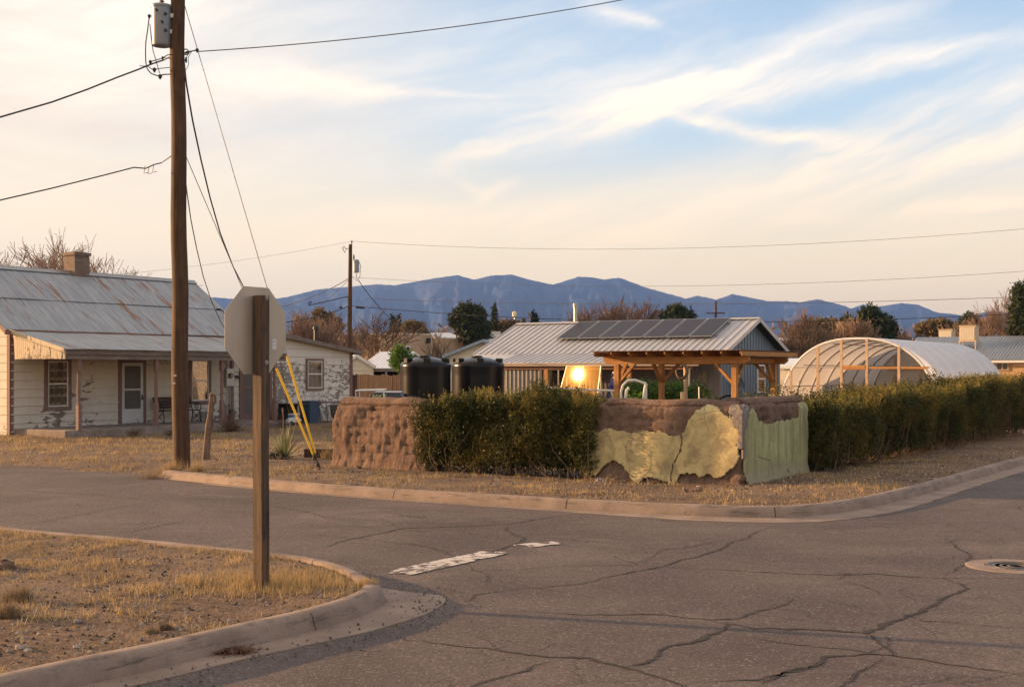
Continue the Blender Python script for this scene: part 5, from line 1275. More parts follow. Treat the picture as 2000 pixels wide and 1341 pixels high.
# tan flat-roofed building
H4 = Fr(rr(782) * 112, 112)
def box_building():
    r = empty('stucco_building', (H4.o.x, H4.o.y, 0), RZ, 'long flat-roofed tan stucco building beyond the black tanks', 'building')
    z = H4.z(652, 0, 0); z2 = z - .12
    yb = H4.ly(843, 0); yc = H4.ly(955, -.6)
    m = MB(); m.b2(-13, 0, 0, yb, 0, z); m.build('wall', M_TAN, r); m = MB(); m.b2(-12, -.5, yb, yc, 0, z2 - .1); tag(m.build('rear_wing', M_TAN, r))
    m = MB(); m.b2(-13.05, .06, -.05, .08, z + .001, z + .10); m.b2(-.06, .06, .081, yb, z + .001, z + .10); m.build('parapet_cap', M_CREAM, r)
    y = H4.ly(796, 0); m = MB(); m.b2(.01, .05, y - .32, y + .32, H4.z(686, 0, y), H4.z(675, 0, y)); wi = m.build('window', M_WHITEP, r); m = MB(); m.b2(.052, .056, y - .2, y + .2, H4.z(684.5, 0, y), H4.z(677, 0, y)); m.build('pane', M_DARK, wi)
    y = H4.ly(834, 0); m = MB(); m.b2(.01, .35, y - .15, y + .15, H4.z(670, 0, y), H4.z(660, 0, y)); m.build('wall_lamp', M_DKMETAL, r)
    m = MB(); y = H4.ly(841, 0); m.tube([(.06, y, 0), (.06, y, z)], .05, 6); m.build('downpipe', M_CREAM, r)
box_building()
HB = Fr(rr(944) * 125, 125)
b = empty('flat_roofed_block', (HB.o.x, HB.o.y, 0), RZ, 'small pale cube of a flat-roofed block in front of the dark pine', 'building')
m = MB(); zt = HB.z(648, 0, 0); a = HB.lx(906, 0); m.b2(a, 0, 0, 3, 0, zt); m.build('wall', M_WHITEP, b); m = MB(); m.b2(a - .05, .05, -.05, 3.05, zt + .001, zt + .12); m.build('parapet_cap', M_CREAM, b)
# white gabled house with a blue-grey roof
H5 = Fr(rr(878) * 74, 74, R(-8))
gable_house('gabled_house', H5, 0, 4.05, 0, 7, H5.z(690, 0, 0), H5.z(663.5, 2, 0), 'y', M_CREAM, M_BLUEROOF, 'cream gabled house with a blue-grey roof between the tanks and the metal roof', .35, False)
bb = empty('roof_cooler', (rr(984) * 80, 80, H5.z(670, 0, 0)), R(-8), 'blue-grey metal cooler box on the blue-grey roof', 'cooler'); m = MB(); m.b2(-.42, .42, -.3, .3, -.6, .28); m.b2(-.5, 1.4, -.36, .36, .281, .36); m.build('housing', M_BLUEROOF, bb)
wt = empty('water_tank', (rr(988) * 120, 120, 4.2), 0, 'tiny white water tank on thin legs above the roofs', 'tank'); m = MB(); m.lathe([(.02, .55), (.13, .62), (.13, 1.1), (.02, 1.16)], 12); m.build('drum', M_WHITEP, wt)
for a in (-.1, .1): m = MB(); m.tube([(a, 0, -4), (a, 0, .6)], .02, 5); m.build('leg', M_WHITEP, wt)
# sheds beyond the picket fence
H6 = Fr(rr(682) * 66, 66, R(6))
gable_house('garden_shed', Fr(rr(664) * 66, 66, R(10)), 0, 1.72, 0, 4, 2.32, 2.86, 'y', M_CREAM, M_WHITEROOF, 'cream shed with a pale sheet roof behind the picket fence', .1, False, True, 'shed')
gable_house('barn', Fr(rr(706) * 84, 84, R(-22)), 0, 2.2, 0, 6, 2.25, 3.3, 'x', M_CREAM, M_WHITEROOF, 'low building under a bluish white corrugated roof behind the sheds', .2, .3, False, 'building')
cp = empty('carport', (rr(762) * 68, 68, 0), R(5), 'dark open carport with a flat brown roof behind the picket fence', 'carport'); m = MB(); m.b2(-1.6, 1.6, -1, 2, 2.02, 2.14); m.build('roof', M_SHADEW, cp)
for a in (-1.5, -.2, 1.5): m = MB(); m.b2(a - .05, a + .05, -.9, -.8, 0, 2.02); m.build('post', M_STEEL, cp)
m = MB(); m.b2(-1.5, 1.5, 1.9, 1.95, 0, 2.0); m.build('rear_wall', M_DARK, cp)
# white-roofed buildings behind the greenhouse
gable_house('white_roofed_hall', Fr(rr(1538) * 150, 150, R(-20)), 0, 10, 0, 12, H5.z(0, 0, 0) * 0 + 4.1, 7.0, 'x', M_CREAM, M_WHITEROOF, 'large white-roofed hall behind bare trees and the greenhouse', .3, False, False, 'building')
gable_house('white_roofed_house', Fr(rr(1520) * 120, 120, R(-12)), 0, 5, 0, 8, 3.6, 5.2, 'x', M_WHITEP, M_WHITEROOF, 'lower white-roofed house beside the eave of the blue house', .3, False, False)
ho = Fr(rr(1522) * 70, 70)
gable_house('pale_outbuilding', ho, 0, 4.5, 0, 3, 2.3, 2.7, 'x', M_CREAM, M_WHITEROOF, 'pale low outbuilding glimpsed between the pergola and the greenhouse', .1, False, False, 'building')
gable_house('distant_cream_house', Fr(rr(850) * 150, 150, R(30)), 0, 3.2, 0, 5, 6.0, 6.6, 'x', M_CREAM, M_WHITEP, 'narrow cream house wall catching the sun beside the dark pine', .1, False, False)
# ================================================================== POLES, WIRES, SIGN
def wire(name, a, b, sag, r, mat, label, group=None, n=24, cat='cable', pts=None):
    a = Vector(a); b = Vector(b); o = MB()
    P = pts or [a.lerp(b, i / n) - Vector((0, 0, sag * 4 * (i / n) * (1 - i / n))) for i in range(n + 1)]
    o.tube([p - a for p in P], r, 5); k = o.build(name, mat, None, a); return tag(k, label, cat, group)
pb = gnd(354, 918, .08); PY_ = pb.y
def near_pole():
    r = empty('utility_pole', (pb.x, pb.y, 0), 0, 'tall brown wooden utility pole with a grey transformer near the top left', 'utility pole')
    m = MB(); N = 26; pts = [(-.10 * (i / N) ** 1.0 + .012 * math.sin(i), .01 * math.sin(i * 1.7), -.3 + 12.6 * i / N) for i in range(N + 1)]; m.tube(pts, [.168 - .042 * i / N for i in range(N + 1)], 20); m.build('shaft', M_POLE, r, smooth=True)
    lx = lambda px, y_=None: rr(px) * PY_ - pb.x
    lz = lambda py: CAMH + (HOR - py) / FPX * PY_
    # transformer
    x = lx(317.5); y = -.06
    m = MB(); z0, z1 = lz(92), lz(17); m.lathe([(.05, z0 + .02), (.175, z0), (.185, z0 + .03), (.192, z1 - .06), (.192, z1)], 28, (x, y, 0)); t = m.build('transformer', M_TRAFO, r, smooth=True)
    m = MB(); m.lathe([(.205, z1 - .01), (.208, z1 + .02), (.19, z1 + .045), (.08, z1 + .07), (.02, z1 + .075)], 28, (x, y, 0)); m.build('lid', M_TRAFO, t, smooth=True)
    m = MB(); pr = []
    for k in range(9): zz = z1 + .06 + k * .045; pr += [(.032, zz), (.052, zz + .012), (.052, zz + .022), (.032, zz + .034)]
    m.lathe(pr, 16, (x - .0, y, 0)); m.build('bushing', M_PORC, t, smooth=True)
    for px, py in ((313, 27), (330.5, 34), (324, 50), (331, 66)):
        m = MB(); m.tube([(lx(px), y - .16, lz(py)), (lx(px), y - .24, lz(py))], .022, 8); m.build('bolt', M_DKMETAL, t)
    for py in (34, 65):
        m = MB(); m.b2(x + .1, -.02, y - .06, y + .06, lz(py) - .04, lz(py) + .04); m.build('bracket', M_STEEL, t)
        m = MB(); m.tube([(.0, 0, lz(py) + .03), (lx(359.5), 0, lz(py) + .03)], .016, 6); m.build('through_bolt', M_DKMETAL, r)
    # leads looping down from the can
    def lead(pp, rad=.011, yy=-.12):
        m = MB(); P = [Vector((lx(a), yy, lz(b))) for a, b in pp]; Q = []
        P = [P[0] * 2 - P[1]] + P + [P[-1] * 2 - P[-2]]
        for i in range(1, len(P) - 2):
            for k in range(6):
                t_ = k / 6; a, b, c, d = P[i - 1:i + 3]; Q.append(.5 * ((2 * b) + (c - a) * t_ + (2 * a - 5 * b + 4 * c - d) * t_ ** 2 + (3 * b - a - 3 * c + d) * t_ ** 3))
        Q.append(P[-2]); m.tube(Q, rad, 5); m.build('lead_wire', M_WIRE, r)
    lead([(295, 35), (292, 60), (288, 92), (289, 130), (297, 145), (308, 150), (316, 152)]); lead([(296, 50), (301, 95), (307, 118), (315, 146)], .008); lead([(276, 132), (292, 133), (302, 139), (315, 137), (335, 135)], .008); lead([(316, 152), (322, 149), (337, 148)], .012)
    lead([(362, 124), (372, 108), (378, 103)], .007); lead([(378, 103), (371, 116), (371, 130), (363, 145)], .006); lead([(358, 155), (364, 156)], .008, .0); lead([(296, 124), (320, 117), (330, 111), (337, 110)], .010); lead([(322, 116), (337, 118)], .007)
    for px, py, s in ((295, 35, .035), (316, 152, .042), (305, 139, .04), (297, 124, .034), (321, 116, .026), (388, 101, .035), (364, 156, .03)):
        m = MB(); m.lathe([(.008, -s * 1.5), (s * .9, -s * .4), (s, s * .4), (.01, s)], 8, (lx(px), -.12, lz(py))); m.build('connector', M_DKMETAL, r)
    m = MB(); P = [Vector((lx(364) + .055 * math.cos(a), -.05, lz(103) + .055 * math.sin(a))) for a in np.linspace(0, 6.28, 13)]; m.tube(P, .012, 5, False); m.tube([(lx(362), 0, lz(104)), (lx(367), -.05, lz(103))], .02, 6); m.tube([(lx(367), -.05, lz(103)), (lx(388), -.1, lz(101))], .013, 5); m.build('dead_end_clamp', M_DKMETAL, r)
    for px, py in ((362, 118), (358, 300)): m = MB(); m.tube([(lx(352), 0, lz(py)), (lx(px + 3), -.02, lz(py))], .018, 6); m.tube([(lx(px + 2), -.02, lz(py) - .05), (lx(px + 2), -.02, lz(py) + .05)], .02, 6); m.build('hook_bolt', M_DKMETAL, r)
    # little tags nailed on
    for px, py in ((346, 733), (344, 748)): m = MB(); m.box((lx(px), -.162, lz(py)), (.055, .008, .03)); m.build('pole_tag', M_CREAM, r)
    m = MB(); m.b2(.14, .17, -.03, .03, .1, 2.6); 
    return r
near_pole()
def PP(px, py, Y): return at(px, Y, py)
A0 = Vector((*gnd(626, 926).to_2d(), 0)); AE = PP(614, 893, A0.y)
# ground anchor and two guys with yellow guards
an = empty('guy_anchor', A0, 0, 'rusty anchor rod in the dry grass where both guy wires meet', 'anchor'); m = MB(); m.tube([(0.02, 0, -.1), (-.03, 0, .2), AE - A0], .014, 6); m.build('rod', M_DKMETAL, an)
m = MB(); m.lathe([(.01, -.04), (.032, -.01), (.032, .03), (.01, .05)], 8, (AE - A0) * .55 + Vector((0.01, 0, 0))); m.build('clamp', M_DKMETAL, an); m = MB(); m.tube([AE - A0 + Vector((0, 0, -.05)), AE - A0 + Vector((0, 0, .05))], .035, 8); m.build('eye', M_DKMETAL, an)
for (px, py, pym, lab) in ((361, 300, 720, 'guy wire from mid-height of the tall pole, with the left yellow guard'), (351, -22, 695, 'guy wire from the top of the tall pole, with the right yellow guard')):
    top = PP(px, py, PY_); e = AE + Vector((.0 if px > 355 else .045, 0, 0)); k = tag(empty('guy_wire', e, 0), lab, 'guy wire', 'guy wires of the tall pole'); m = MB(); m.tube([(0, 0, 0), top - e], .008, 5); m.build('strand', M_WIREG, k)
    t = (HOR - pym) / FPX; # find fraction whose image row is pym
    f = min(np.linspace(0.01, 1, 400), key=lambda q: abs((CAMH + (HOR - pym) / FPX * (e + (top - e) * q).y) - (e + (top - e) * q).z)); m = MB(); m.tube([(top - e) * .01, (top - e) * float(f)], [.020, .027], 8); m.build('guard', M_YEL, k, smooth=True)
wire('power_line', PP(388, 101, PY_), PP(1500, -62, 30), .28, .011, M_WIREG, 'lone thick wire rising from the tall pole to the top of the picture')
wire('power_line', PP(333, 112, PY_), PP(-320, 420, 20), -.0, .016, M_WIRE, 'twisted black cable leaving the tall pole to the left, the upper of two', pts=[PP(a, b, y) for a, b, y in ((333, 110, PY_), (321, 117, 25.6), (297, 125, 25.2), (270, 136, 24.8), (230, 151, 24.4), (170, 175, 23.7), (100, 200, 22.8), (0, 229, 21.6), (-150, 262, 20)) ])
wire('power_line', PP(334, 306, PY_), PP(-150, 415, 21), .0, .013, M_WIRE, 'black cable leaving the tall pole to the left, the lower of two', pts=[PP(a, b, y) for a, b, y in ((334, 305, PY_), (315, 318, 25.7), (300, 322, 25.4), (285, 329, 25.2), (262, 327, 25.0), (200, 343, 24.5), (100, 368, 23.6), (0, 391, 22.6), (-150, 420, 21))])
m = MB()
for q in ((283, 335), (291, 336), (300, 333)): m.tube([PP(q[0], q[1] - 11, 25.4), PP(q[0] - 2, q[1] + 4, 25.4), PP(q[0] + 6, q[1] + 2, 25.4)], .008, 4)
o = m.build('cable_loop', M_WIRE); tag(o, 'small curls of wire hanging from the lower left cable', 'cable')
wire('service_cable', PP(360, 130, PY_), PP(545, 668, 47), 1.9, .019, M_WIRE, 'heavy black service cable sagging from the tall pole down behind the octagonal sign', pts=[PP(a, b, y) for a, b, y in ((359, 120, PY_), (364, 165, 26.5), (376, 235, 28), (392, 310, 30), (410, 385, 32.5), (430, 455, 35.5), (455, 520, 39), (482, 572, 43), (510, 615, 46), (530, 640, 47.5))])
wire('service_drop', PP(362, 345, PY_), PP(446, 655, 45), 1, .012, M_WIRE, 'thin black wire sagging from the tall pole to the eave of the old house', pts=[PP(a, b, y) for a, b, y in ((360, 330, PY_), (365, 375, 27), (373, 430, 28.8), (384, 485, 31), (397, 540, 34), (412, 585, 37.5), (428, 622, 41), (447, 655, 45))])

def far_pole():
    Y = 80; b0 = at(683, Y, z=0); r = empty('utility_pole', (b0.x, b0.y, 0), 0, 'slimmer distant wooden pole with a small grey transformer on its right', 'utility pole'); lx = lambda px: rr(px) * Y - b0.x; lz = lambda py: CAMH + (HOR - py) / FPX * Y
    m = MB(); m.tube([(-.05, 0, -.2), (0, 0, 5), (lx(684.5), 0, lz(477))], [.17, .15, .11], 14); m.build('shaft', M_POLE, r, smooth=True)
    m = MB(); m.lathe([(.03, lz(477)), (.03, lz(473)), (.07, lz(472.5)), (.05, lz(470.5)), (.02, lz(470))], 10, (lx(687), 0, 0)); m.build('pin_insulator', M_DKMETAL, r)
    m = MB(); m.lathe([(.05, lz(533)), (.19, lz(532)), (.19, lz(509)), (.16, lz(507.5)), (.02, lz(507))], 18, (lx(696), -.1, 0)); t = m.build('transformer', M_TRAFO, r, smooth=True)
    m = MB(); m.lathe([(.03, lz(508)), (.06, lz(504)), (.05, lz(500)), (.02, lz(497))], 10, (lx(691.5), -.1, 0)); m.build('bushing', M_PORC, t); m = MB(); m.tube([PP(702, 512, Y) - b0 - Vector((0, .1, 0)), PP(704, 518, Y) - b0, PP(703, 540, Y) - b0, PP(697, 548, Y) - b0], .02, 5); m.tube([PP(697, 533, Y) - b0, PP(695, 548, Y) - b0, PP(688, 541, Y) - b0], .015, 4); m.build('lead_wire', M_WIRE, t)
    m = MB(); P = [(669, 485), (672, 481), (676, 486), (674, 494), (669, 485)]; m.tube([PP(a, b, Y) - b0 for a, b in P], .025, 5); m.tube([PP(675, 486, Y) - b0, PP(683, 485, Y) - b0], .02, 5); m.build('fuse_cutout', M_DKMETAL, r)
    m = MB(); m.tube([PP(605, 597, Y) - b0, PP(603, 593, Y) - b0, PP(605, 590, Y) - b0, PP(609, 591, Y) - b0], .05, 6); m.tube([PP(605, 596, Y) - b0, PP(626, 591, Y) - b0, PP(683, 578, Y) - b0], .03, 5); m.build('lamp_arm', M_DKMETAL, r)
    m = MB(); m.tube([PP(695, 600, Y) - b0, PP(712, 601, Y) - b0], .07, 6); m.build('splice_box', M_DKMETAL, r); m = MB(); m.tube([PP(663, 600, Y) - b0, PP(668, 600, Y) - b0], .07, 6); m.build('splice_ball', M_DKMETAL, r)
far_pole()
g = 'wires strung across the town from the distant pole'
wire('power_line', PP(687, 471, 80), PP(2300, 417, 60), 1.0, .009, M_WIREG, 'topmost faint wire running right from the tip of the distant pole', g)
wire('power_line', PP(687, 471, 80), PP(-250, 560, 60), .6, .007, M_WIREG, 'faintest wire running left from the tip of the distant pole', g)
wire('power_line', PP(687, 541, 80), PP(2300, 505, 60), .9, .009, M_WIREG, 'faint wire crossing just above the mountain ridge to the right', g)
wire('power_line', PP(713, 583, 80), PP(2300, 566, 60), .5, .013, M_WIREG, 'grey wire crossing the mountains just below the ridge', g)
wire('power_line', PP(684, 597, 80), PP(2300, 592, 60), .95, .019, M_WIRE, 'thick black cable crossing the mountains above the rooftops', g)
wire('power_line', PP(683, 597, 80), PP(430, 628, 70), .5, .030, M_WIRE, 'thick black cable running left from the distant pole behind the sign', g)
wire('power_line', PP(682, 543, 80), PP(480, 612, 60), .35, .024, M_WIREG, 'twisted grey cable running down left from below the distant transformer', g)
wire('power_line', PP(682, 545, 80), PP(604, 612, 72), .1, .014, M_WIREG, 'short thin wire angled steeply down left from the distant pole', g)
wire('power_line', PP(700, 547, 80), PP(858, 642, 108), 1.5, .026, M_WIRE, 'black service wire sloping down right from the distant pole to the tan building', g)
def small_pole(px, pyt, Y, lab, arm=True, r_=.13):
    b0 = at(px, Y, z=0); h = CAMH + (HOR - pyt) / FPX * Y; r = empty('utility_pole', (b0.x, b0.y, 0), 0, lab, 'utility pole', 'little poles on the skyline'); m = MB(); m.tube([(0, 0, -.2), (0, 0, h)], [r_ * 1.2, r_], 8); m.build('shaft', M_POLE, r)
    if arm: m = MB(); m.box((0, -.12, h - (1.0 if arm is True else arm)), (2.2, .12, .14)); m.build('crossarm', M_POLE, r)
small_pole(1398, 588, 150, 'thin dark pole standing on the skyline behind the solar panels', 1.4); small_pole(1655, 607, 150, 'thin dark pole among bare trees left of the dark juniper', False); small_pole(1688, 612, 140, 'pale thin pole in front of the dark juniper', False); small_pole(1022, 622, 160, 'stub of a brown pole above the left end of the metal roof', False, .3); small_pole(892, 628, 130, 'pale slim pole in front of the dark pine', False, .07)
bl = at(1005, 150, z=0); k = empty('street_lamp', bl, 0, 'tiny street lamp on a thin arm above the rooftops', 'street lamp'); m = MB(); h = CAMH + (HOR - 618) / FPX * 150; m.tube([(0, 0, 0), (0, 0, h)], .05, 5); m.build('post', M_STEEL, k); m = MB(); m.lathe([(.05, h - .1), (.28, h), (.28, h + .5), (.05, h + .62)], 8); m.build('lamp_head', M_CREAM, k)

# the octagonal sign seen from behind
SP = gnd(510, 1143, .13); SA = math.atan2(-EX.y, EX.x)
def stop_sign():
    r = empty('traffic_sign', (SP.x, SP.y, 0), RZ + R(1), 'octagonal metal road sign seen from behind on a two-tone timber post', 'sign')
    w = .098; H = CAMH + (HOR - 577) / FPX * SP.y
    zb = CAMH + (HOR - 725) / FPX * SP.y
    m = MB(); N = 14; n2 = []
    for i in range(N):
        z0, z1 = -.2 + (H + .2) * i / N, -.2 + (H + .2) * (i + 1) / N; j = lambda z: .003 * math.sin(z * 3.1)
        m._a([(-w / 2 + j(z0), -w / 2, z0), (w / 2 + j(z0), -w / 2, z0), (w / 2 + j(z0), w / 2, z0), (-w / 2 + j(z0), w / 2, z0), (-w / 2 + j(z1), -w / 2, z1), (w / 2 + j(z1), -w / 2, z1), (w / 2 + j(z1), w / 2, z1), (-w / 2 + j(z1), w / 2, z1)], [(0, 1, 5, 4), (1, 2, 6, 5), (2, 3, 7, 6), (3, 0, 4, 7)] + ([(4, 5, 6, 7)] if i == N - 1 else []))
    m.build('post', M_POST, r)
    zc = CAMH + (HOR - 645) / FPX * SP.y; a = .762 / 2; t = math.tan(R(22.5)) * a
    P = [(-a, -t), (-a, t), (-t, a), (t, a), (a, t), (a, -t), (t, -a), (-t, -a)]
    px_ = -w / 2 - .014
    m = MB(); m.prism([(px_ - .0025, y + .005, zc + z) for y, z in P], (.003, 0, 0)); pl = m.build('plate', M_ALU, r)
    m = MB(); m.prism([(px_ - .0045, y * .985 + .005, zc + z * .985) for y, z in P], (.0015, 0, 0)); m.build('red_face', simple('red_sign_face', (.45, .02, .02), .4, .1, 4, bmp=0), pl)
    m = MB(); m.b2(px_, -w / 2 - .001, -.03, .035, zc - .30, zc + .30); m.build('spacer', M_DKMETAL, r)
    for z in (zc + .285, zc - .28):
        m = MB(); m.tube([(w / 2 - .002, .012, z), (w / 2 + .006, .012, z)], .020, 14); m.tube([(w / 2 + .006, .012, z), (w / 2 + .018, .012, z)], .011, 6); m.build('bolt', M_STEEL, r)
    # small white inspection sticker with worn marks
    sy = .235; sz = zc - .115; m = MB(); m.prism([(px_ + .0008, sy + math.copysign(.026, c) * (1 if abs(c) > 1 else .75), sz + math.copysign(.046, s) * (1 if abs(s) > 1 else .85)) for c, s in ((-2, -1), (-1, -2), (1, -2), (2, -1), (2, 1), (1, 2), (-1, 2), (-2, 1))], (.001, 0, 0)); st = m.build('sticker', M_WHITEP, pl)
    m = MB()
    for dy, dz, a_, b_ in ((-.012, .022, .008, .012), (.006, .026, .004, .014), (.015, .018, .005, .006), (0, -.004, .018, .003), (.006, -.014, .003, .018), (-.012, -.01, .004, .006)): m.box((px_ + .0024, sy + dy, sz + dz), (.0008, a_, b_))
    m.build('sticker_print', M_SHADEW, st)
stop_sign()

# leaning old fence post
fp = gnd(402, 903, .05); r = empty('fence_post', fp, 0, 'leaning gnarled old timber post in the dry yard beside the tall pole', 'post')
Y = fp.y; m = MB(); P = [PP(a, b, Y) - fp for a, b in ((402, 906), (404, 880), (406, 850), (409, 832), (411, 810), (413, 790), (414.5, 773), (412, 769))]; m.tube(P, [.085, .08, .07, .088, .062, .058, .062, .03], 9, True, .8); m.build('stem', M_OLDPOST, r, smooth=True)
m = MB(); P = [PP(a, b, Y) - fp + Vector((.02, -.05, 0)) for a, b in ((418, 790), (419, 782), (418, 773), (413, 768), (409, 772))]; m.tube(P, [.015, .035, .04, .04, .02], 7); m.tube([PP(418, 797, Y) - fp, PP(420, 803, Y) - fp], .012, 4); m.build('broken_top', M_OLDPOST, r, smooth=True)
# timber by the anchor, dead weed stalks, yucca
tb = gnd(625, 895, .05); r = empty('timber_block', tb, R(-4), 'dark squared railway timber lying beside the bare adobe block', 'timber'); m = MB(); m.b2(-.34, .75, -.12, .12, -.05, .22); m.build('beam', M_FENCE, r, bevel=.012)
yc = gnd(556, 897, .06)
def yucca(loc, size, lab, n=90):
    r = empty('yucca', loc, 0, lab, 'plant'); V = []; F = []
    for i in range(n):
        a = random.uniform(0, 6.283); e = random.uniform(.08, 1.0) ** .8; L = size * random.uniform(.7, 1.05); d = Vector((math.cos(a) * (1.05 - e), math.sin(a) * (1.05 - e), e)).normalized(); s = Vector((-math.sin(a), math.cos(a), 0)) * .013; b = len(V); p0 = d * .03; p1 = d * L * .5; p2 = d * L - Vector((0, 0, .05 * L * (1 - e)))
        V += [p0 - s, p0 + s, p1 + s * 1.1, p1 - s * 1.1, p2]; F += [(b, b + 1, b + 2, b + 3), (b + 3, b + 2, b + 4)]
    m = MB(); m._a(V, F); m.build('leaves', M_YUC, r); return r
yk = yucca(Vector((yc.x, yc.y, .1)), .74, 'spiky yucca with green and straw leaves between sign post and guy wires')
m = MB(); m.tube([PP(553, 870, yc.y) - yc, PP(553.5, 820, yc.y) - yc, PP(552, 800, yc.y) - yc], [.012, .01, .02], 5); m.tube([PP(569, 870, yc.y) - yc, PP(577, 835, yc.y) - yc, PP(583, 812, yc.y) - yc], [.01, .01, .012], 5); m.build('flower_stalk', M_STEM, yk)
k = gnd(542, 899, .05); leafy('dark_weed', (k.x, k.y, 0), [(0, 0, .10, .22, .2, .11)], 260, .05, .015, M_CYP, 'low dark green weed at the foot of the yucca', cat='plant')

# ================================================================== PORCH AND YARD THINGS
def H1w(x, y, z=0): w = H1.w(x, y); return Vector((w.x, w.y, z))
y0 = H1.ly(312, .55); y1 = H1.ly(384, .55)
def bench():
    r = empty('garden_bench', H1w(.55, (y0 + y1) / 2, .27), RZ, 'wooden slatted bench with scrolled iron ends on the porch', 'bench'); L = (y1 - y0)
    m = MB()
    for k in range(4): m.b2(-.20 + k * .11, -.11 + k * .11, -L / 2 + .04, L / 2 - .04, .40, .425)
    m.build('seat', M_FENCE, r); m = MB()
    for k in range(4): m.b2(-.27 - .02 * k, -.25 - .02 * k, -L / 2 + .04, L / 2 - .04, .48 + k * .10, .565 + k * .10)
    m.build('backrest', M_FENCE, r)
    for s in (-1, 1):
        y = s * L / 2; m = MB(); m.tube([(.22, y, 0), (.20, y, .2), (.16, y, .40), (-.2, y, .40), (-.26, y, .55), (-.34, y, .86)], .018, 6); m.tube([(-.26, y, 0), (-.2, y, .2), (-.2, y, .4)], .018, 6); m.tube([(.17, y, .40), (.22, y, .52), (.18, y, .62), (.05, y, .65), (-.15, y, .66), (-.29, y, .66)], .018, 6); m.tube([(.2, y, .02), (-.18, y, .36)], .010, 5); m.tube([(-.22, y, .02), (.16, y, .36)], .010, 5)
        for q, rad in (((0, .53), .09), ((.0, .53), .05)): m.tube([(q[0] + rad * math.cos(a), y, q[1] + rad * math.sin(a)) for a in np.linspace(0, 6.28, 14)], .010, 5, False)
        m.build('iron_end', M_DKMETAL, r)
bench()
r = empty('porch_bucket', H1w(.4, H1.ly(397, .4), .27), RZ, 'pale metal bucket on the porch right of the bench', 'bucket'); m = MB(); m.lathe([(.12, 0), (.16, .34), (.15, .34), (.11, .02)], 16); m.build('pail', M_STEEL, r); m = MB(); m.tube([(.16 * math.cos(a), 0, .34 + .15 * math.sin(a)) for a in np.linspace(0, 3.14, 9)], .006, 4); m.build('handle', M_DKMETAL, r)
def gnarl(name, lab, loc, pts, rad, mat, cat):
    r = empty(name, loc, 0, lab, cat); m = MB(); m.tube([Vector(p) for p in pts], rad, 8, True, .8); m.build('wood', mat, r, smooth=True); return r
b0 = H1w(1.2, H1.ly(437, 1.2), .27); gnarl('driftwood_stump', 'dark knobbly stump standing on the porch under the electricity meter', b0, [(0, 0, 0), (.02, 0, .2), (-.06, 0, .35), (-.02, 0, .52), (.05, 0, .56)], [.13, .16, .12, .11, .04], M_OLDPOST, 'stump')
b0 = H1w(1.1, H1.ly(452, 1.1), .27); gnarl('driftwood_stump', 'smaller brown stump on the porch nearer the far door', b0, [(0, 0, 0), (.0, 0, .18), (.04, 0, .38), (.0, 0, .44)], [.10, .13, .09, .03], M_OLDPOST, 'stump')
def bush_dead(loc, s, lab, n=140, mat=None):
    r = empty('dead_shrub', loc, 0, lab, 'shrub'); m = MB()
    for i in range(n):
        a = random.uniform(0, 6.28); e = random.uniform(.25, 1); d = Vector((math.cos(a) * (1.2 - e), math.sin(a) * (1.2 - e), e)).normalized() * s * random.uniform(.5, 1.1); k = d * .5 + Vector((random.gauss(0, .04), random.gauss(0, .04), 0)); m.tube([(0, 0, 0), k, d], [.008, .005, .003], 3, False)
        for q in range(2): m.tube([k, k + Vector((random.gauss(0, .13), random.gauss(0, .13), random.uniform(.05, .2))) * s], [.005, .003], 3, False)
    m.build('twigs', mat or M_STEM, r)
p = gnd(452, 845); bush_dead(Vector((p.x, p.y - .2, .05)), .62, 'dark dead shrub at the porch edge right of the leaning post', mat=M_OLDPOST)
p = gnd(262, 857); bush_dead(Vector((p.x, p.y, .05)), .38, 'small dead weed clump below the porch by the white door', 90, M_OLDPOST)
p = gnd(332, 853); bush_dead(Vector((p.x, p.y, .05)), .26, 'low dead weed tuft at the porch base left of the tall pole', 60, M_OLDPOST)
p = gnd(552, 838); bush_dead(Vector((p.x, p.y, .05)), .5, 'thin dead weed against the lean-to corner behind the sign post', 40)
# under the lean-to wall
r = empty('wheelie_bin', H1w(.75, H1.ly(604, .75), .05), RZ, 'dark blue plastic bin against the flaking lean-to wall', 'bin'); m = MB(); m.prism([(-.24, -.24, 0), (.24, -.24, 0), (.24, .24, 0), (-.24, .24, 0)], (0, 0, .02)); m._a([(-.22, -.22, .02), (.22, -.22, .02), (.22, .22, .02), (-.22, .22, .02), (-.29, -.29, .78), (.29, -.29, .78), (.29, .29, .78), (-.29, .29, .78)], [(0, 1, 5, 4), (1, 2, 6, 5), (2, 3, 7, 6), (3, 0, 4, 7)]); m.build('body', M_BLUEB, r); m = MB(); m.b2(-.32, .32, -.32, .32, .781, .84); m.build('lid', M_BLUEB, r, bevel=.02); m = MB(); m.b2(.28, .31, -.32, .32, .70, .76); m.build('rim', M_BLUEB, r)
r = empty('side_table', H1w(.9, H1.ly(573, .9), .05), RZ, 'black open-fronted box table left of the blue bin', 'table'); m = MB(); m.b2(-.3, .3, -.52, .52, .72, .76); m.build('top', M_DKMETAL, r); m = MB(); m.b2(-.28, -.25, -.5, .5, 0, .72); m.build('back_panel', M_DARK, r)
for a in (-1, 1):
    for b in (-1, 1): m = MB(); m.b2(a * .27 - .02, a * .27 + .02, b * .48 - .02, b * .48 + .02, 0, .72); m.build('leg', M_DKMETAL, r)
